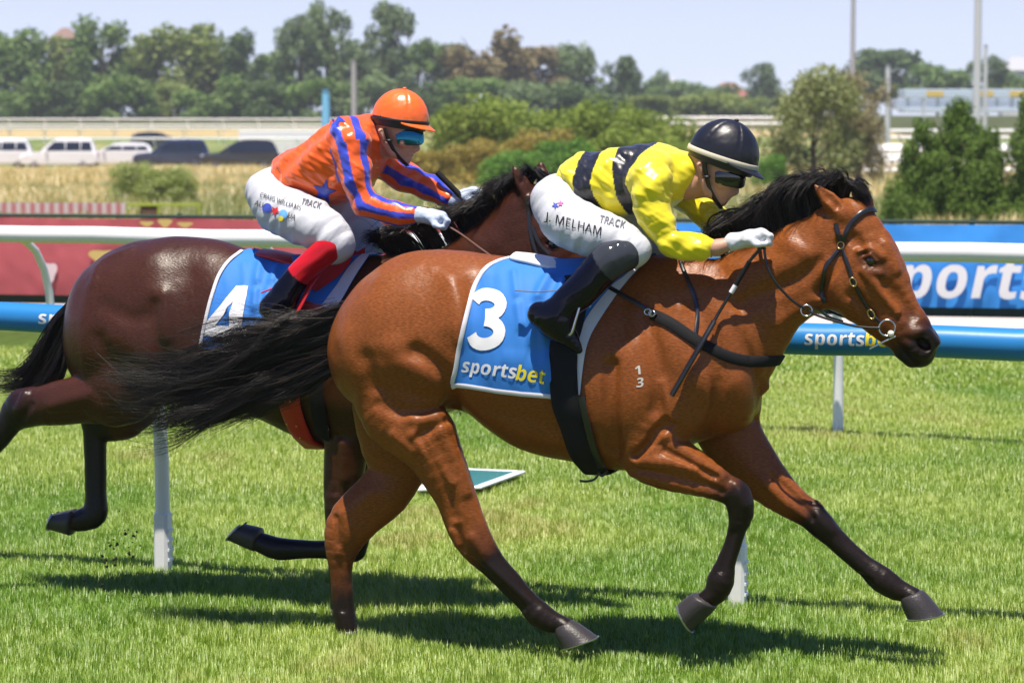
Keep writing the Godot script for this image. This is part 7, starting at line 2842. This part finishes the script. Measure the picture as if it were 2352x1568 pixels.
	for e in [[q0, q1], [q1, q2], [q2, q3], [q3, q0]]:
		var bx := S.new()
		var m := (e[0] + e[1]) as Vector3
		var v := (e[1] - e[0]) as Vector3
		bx.box(Transform3D(Basis(Vector3.UP, -atan2(v.z, v.x)), m * 0.5 + Vector3(0, 0.0, 0)), Vector3(v.length() + 0.03, 0.014, 0.05), 0.004)
		part("border", bx.mesh(), M.rail_white, dc)
	for i in 13:
		var u := (i + 0.5) / 13.0
		var g0 := q0.lerp(q3, u)
		var g1 := q1.lerp(q2, u)
		var v := g1 - g0
		var bx := S.new()
		bx.box(Transform3D(Basis(Vector3.UP, -atan2(v.z, v.x)), (g0 + g1) * 0.5), Vector3(v.length(), 0.01, q0.distance_to(q3) / 13.0 * 0.72))
		part("bar", bx.mesh(), M.teal, dc)
	# clods of turf thrown up behind the hooves
	var r := RandomNumberGenerator.new()
	r.seed = 77
	for i in 34:
		var px := 262 + r.randfn() * 26.0
		var py := 1275 + r.randfn() * 42.0 - (px - 262) * 0.5
		var p := in_plane(T2, px, minf(py, 1345), r.randf_range(-0.1, 0.15))
		var cl := S.new()
		var sz := r.randf_range(0.003, 0.009)
		var pts := PackedVector3Array()
		for i0 in 5:
			for i1 in 7:
				var th := PI * i0 / 4.0
				var ph := TAU * i1 / 6.0
				pts.append(Vector3(sin(th) * cos(ph), cos(th) * 0.7, sin(th) * sin(ph)) * sz * (1.0 + 0.35 * sin(ph * 3.0 + i) * sin(th)))
		cl.grid(pts, 7)
		for e in cl.n.size():
			cl.n[e] = cl.v[e].normalized()
		var o := part("turf_clod", cl.mesh(), M.soil)
		o.transform = T2 * Transform3D(Basis(Vector3(r.randf(), r.randf(), r.randf() + 0.1).normalized(), r.randf() * 6.0), p)
		tag(o, "small dark clod of turf flying up behind the dark bay", "clod", "clods thrown up by the hooves")

func house(label: String, px: float, top_py: float, wide_px: float, d: float, roof: Material, wall: Material, floor_h: float) -> void:
	var t := thing("house", label, "house", Transform3D(Basis(), place(px, d)), "houses beyond the course")
	var w := wide_px * d / FOC
	var top := height_to(top_py, d)
	var eave := maxf(top - w * 0.4, top * 0.55)
	var s := S.new()
	s.box(Transform3D(Basis(), Vector3(0, eave * 0.5, 0)), Vector3(w * 0.9, eave, w * 0.7))
	part("wall", s.mesh(), wall, t)
	var r := S.new()
	var a := w * 0.54
	var b := w * 0.45
	r.quad_flat(Vector3(-a, eave, b), Vector3(-a * 0.25, top, 0), Vector3(a * 0.25, top, 0), Vector3(a, eave, b))
	r.quad_flat(Vector3(a, eave, -b), Vector3(a * 0.25, top, 0), Vector3(-a * 0.25, top, 0), Vector3(-a, eave, -b))
	r.quad_flat(Vector3(-a, eave, -b), Vector3(-a * 0.25, top, 0), Vector3(-a, eave, b), Vector3(-a, eave, b))
	r.quad_flat(Vector3(a, eave, b), Vector3(a * 0.25, top, 0), Vector3(a, eave, -b), Vector3(a, eave, -b))
	r.quad_flat(Vector3(-a, eave - 0.01, b), Vector3(a, eave - 0.01, b), Vector3(a, eave - 0.01, -b), Vector3(-a, eave - 0.01, -b))
	for i in r.n.size():
		if i < 16 and r.n[i].y < 0:
			r.n[i] = -r.n[i]
	part("roof", r.mesh(), roof, t)
	for i in 3:
		var wi := S.new()
		wi.box(Transform3D(Basis(), Vector3((i - 1) * w * 0.27, eave * 0.6, w * 0.352)), Vector3(w * 0.12, eave * 0.3, 0.04))
		part("window", wi.mesh(), M.car_glass, t)

func leaf_mat(r: float, g: float, b: float) -> StandardMaterial3D:
	var m := vmat(0.6, 0.35)
	m.albedo_color = lin(r, g, b)
	m.backlight_enabled = true
	m.backlight = lin(r * 1.6, g * 1.7, b * 1.2)
	return m

func world_materials() -> void:
	M.earth = vmat(0.95, 0.2)
	M.earth.albedo_texture = noise_tex(512, 0.03, 5, 3, ramp([[0.0, Color(0.75, 0.75, 0.72)], [1.0, Color(1, 1, 1)]]))
	M.earth.uv1_triplanar = true
	M.earth.uv1_world_triplanar = true
	M.earth.uv1_scale = Vector3.ONE * 0.4
	M.grass = vmat(0.42, 0.5)
	M.grass.backlight_enabled = true
	M.grass.backlight = lin(0.5, 0.6, 0.2)
	M.rail_white = bump(mat(lin(0.8, 0.8, 0.79), 0.38, 0.5), noise_tex(128, 0.03, 3, 40), 6.0, 0.03)
	M.rail_blue = bump(mat(lin(0.02, 0.2, 0.5), 0.35, 0.5), noise_tex(128, 0.02, 3, 41), 3.0, 0.05)
	M.banner_red = mat(lin(0.4, 0.085, 0.095), 0.6, 0.4)
	M.banner_blue = mat(lin(0.04, 0.27, 0.72), 0.6, 0.4)
	M.stripe_pink = mat(lin(0.5, 0.19, 0.2), 0.6, 0.4)
	M.print_pale = mat(lin(0.62, 0.5, 0.5), 0.6, 0.4)
	M.print_straw = mat(lin(0.5, 0.38, 0.12), 0.6, 0.4)
	M.fence_green = mat(lin(0.02, 0.045, 0.035), 0.7, 0.4)
	M.path = bump(mat(lin(0.5, 0.44, 0.4), 0.9, 0.3), noise_tex(256, 0.05, 4, 42), 1.0, 0.3, true)
	M.car_white = mat(lin(0.75, 0.76, 0.78), 0.25, 0.5)
	M.car_navy = mat(lin(0.012, 0.022, 0.06), 0.2, 0.6)
	M.car_dark = mat(lin(0.012, 0.014, 0.02), 0.2, 0.6)
	for c in [M.car_white, M.car_navy, M.car_dark]:
		c.clearcoat_enabled = true
		c.clearcoat = 0.7
		c.clearcoat_roughness = 0.05
	M.car_glass = mat(lin(0.012, 0.016, 0.02), 0.06, 0.7)
	M.tyre = mat(lin(0.015, 0.015, 0.015), 0.8, 0.3)
	M.rim = mat(lin(0.4, 0.4, 0.42), 0.35, 0.5, 0.8)
	M.head_glass = mat(lin(0.6, 0.62, 0.65), 0.1, 0.7)
	M.tail_glass = mat(lin(0.35, 0.02, 0.02), 0.15, 0.6)
	M.leaf_mid = leaf_mat(0.180, 0.274, 0.070)
	M.leaf_olive = leaf_mat(0.244, 0.299, 0.082)
	M.leaf_dark = leaf_mat(0.111, 0.175, 0.053)
	M.leaf_grey = leaf_mat(0.188, 0.258, 0.107)
	M.leaf_brown = leaf_mat(0.254, 0.210, 0.094)
	M.leaf_bright = leaf_mat(0.23, 0.3, 0.045)
	M.leaf_vivid = leaf_mat(0.14, 0.28, 0.04)
	M.leaf_orange = leaf_mat(0.36, 0.3, 0.07)
	M.leaf_pale = leaf_mat(0.27, 0.3, 0.12)
	M.leaf_light = leaf_mat(0.38, 0.43, 0.16)
	M.leaf_tan = leaf_mat(0.29, 0.26, 0.14)
	M.leaf_conifer = leaf_mat(0.123, 0.203, 0.029)
	M.bark = bump(mat(lin(0.12, 0.085, 0.06), 0.9, 0.3), noise_tex(128, 0.06, 4, 44), 3.0, 1.0)
	M.container = mat(lin(0.72, 0.73, 0.74), 0.6, 0.4)
	M.marker_blue = mat(lin(0.2, 0.52, 0.8), 0.5, 0.4)
	M.pole_grey = mat(lin(0.36, 0.36, 0.37), 0.6, 0.4)
	M.pole_pale = mat(lin(0.52, 0.54, 0.56), 0.6, 0.4)
	M.roof_brown = mat(lin(0.25, 0.17, 0.14), 0.85, 0.3)
	M.roof_grey = mat(lin(0.42, 0.43, 0.45), 0.8, 0.3)
	M.roof_red = mat(lin(0.34, 0.13, 0.11), 0.85, 0.3)
	M.wall_tan = mat(lin(0.42, 0.36, 0.28), 0.9, 0.3)
	M.wall_white = mat(lin(0.7, 0.7, 0.7), 0.9, 0.3)
	M.stand_blue = mat(lin(0.45, 0.55, 0.68), 0.7, 0.4)
	M.sign_yellow = mat(lin(0.6, 0.45, 0.12), 0.6, 0.4)
	M.frame_lime = mat(lin(0.36, 0.42, 0.04), 0.5, 0.4)
	M.crate = mat(lin(0.16, 0.09, 0.06), 0.8, 0.3)
	M.teal = mat(lin(0.03, 0.16, 0.15), 0.5, 0.4)
	M.soil = mat(lin(0.025, 0.022, 0.015), 0.95, 0.2)

# ---------------------------------------------------------------- the scene
func _ready() -> void:
	var cam := Camera3D.new()
	cam.name = "camera"
	cam.position = eye
	cam.rotation.x = -pitch
	cam.near = 0.2
	cam.far = 3000.0
	var lens := CameraAttributesPhysical.new()
	lens.frustum_focal_length = 12.0 * FOC / CY
	lens.frustum_focus_distance = 9.9
	lens.exposure_aperture = 4.6
	lens.frustum_near = 0.2
	lens.frustum_far = 3000.0
	cam.attributes = lens
	cam.fov = rad_to_deg(2.0 * atan(CY / FOC))
	add_child(cam)
	var env := Environment.new()
	env.background_mode = Environment.BG_SKY
	env.tonemap_mode = Environment.TONE_MAPPER_LINEAR
	env.tonemap_exposure = 1.5
	var sm := ProceduralSkyMaterial.new()
	sm.sky_top_color = Color(0.23, 0.37, 0.66)
	sm.sky_horizon_color = Color(0.81, 0.845, 0.91)
	sm.sky_curve = 0.12
	sm.ground_horizon_color = Color(0.62, 0.66, 0.6)
	sm.ground_bottom_color = Color(0.3, 0.34, 0.22)
	var sky := Sky.new()
	sky.sky_material = sm
	env.sky = sky
	env.fog_enabled = true
	env.fog_light_color = Color(0.92, 0.94, 0.96)
	env.fog_density = 0.00035
	env.sdfgi_enabled = true
	env.ssao_enabled = true
	env.ssil_enabled = true
	var we := WorldEnvironment.new()
	we.name = "environment"
	we.environment = env
	add_child(we)
	var sun := DirectionalLight3D.new()
	sun.name = "sun"
	sun.light_energy = 1.6
	sun.light_color = Color(1.0, 0.96, 0.9)
	sun.light_angular_distance = 0.5
	sun.shadow_enabled = true
	sun.look_at_from_position(Vector3(-0.08, 1.0, 0.29), Vector3.ZERO)
	add_child(sun)
	var t0 := Time.get_ticks_msec()
	horse_materials()
	tack_materials()
	jockey_materials()
	world_materials()
	ground()
	rails()
	banners()
	cars()
	trees()
	far_things()
	print("course ", Time.get_ticks_msec() - t0)
	var a := build_horse_one()
	tack_one(a[0])
	print("one ", Time.get_ticks_msec() - t0)
	var b := build_horse_two()
	tack_two(b[0])
	print("two ", Time.get_ticks_msec() - t0)
	build_jockeys(a[0])
	print("jockeys ", Time.get_ticks_msec() - t0)
	grass()
	dry_grass()
	print("grass ", Time.get_ticks_msec() - t0)
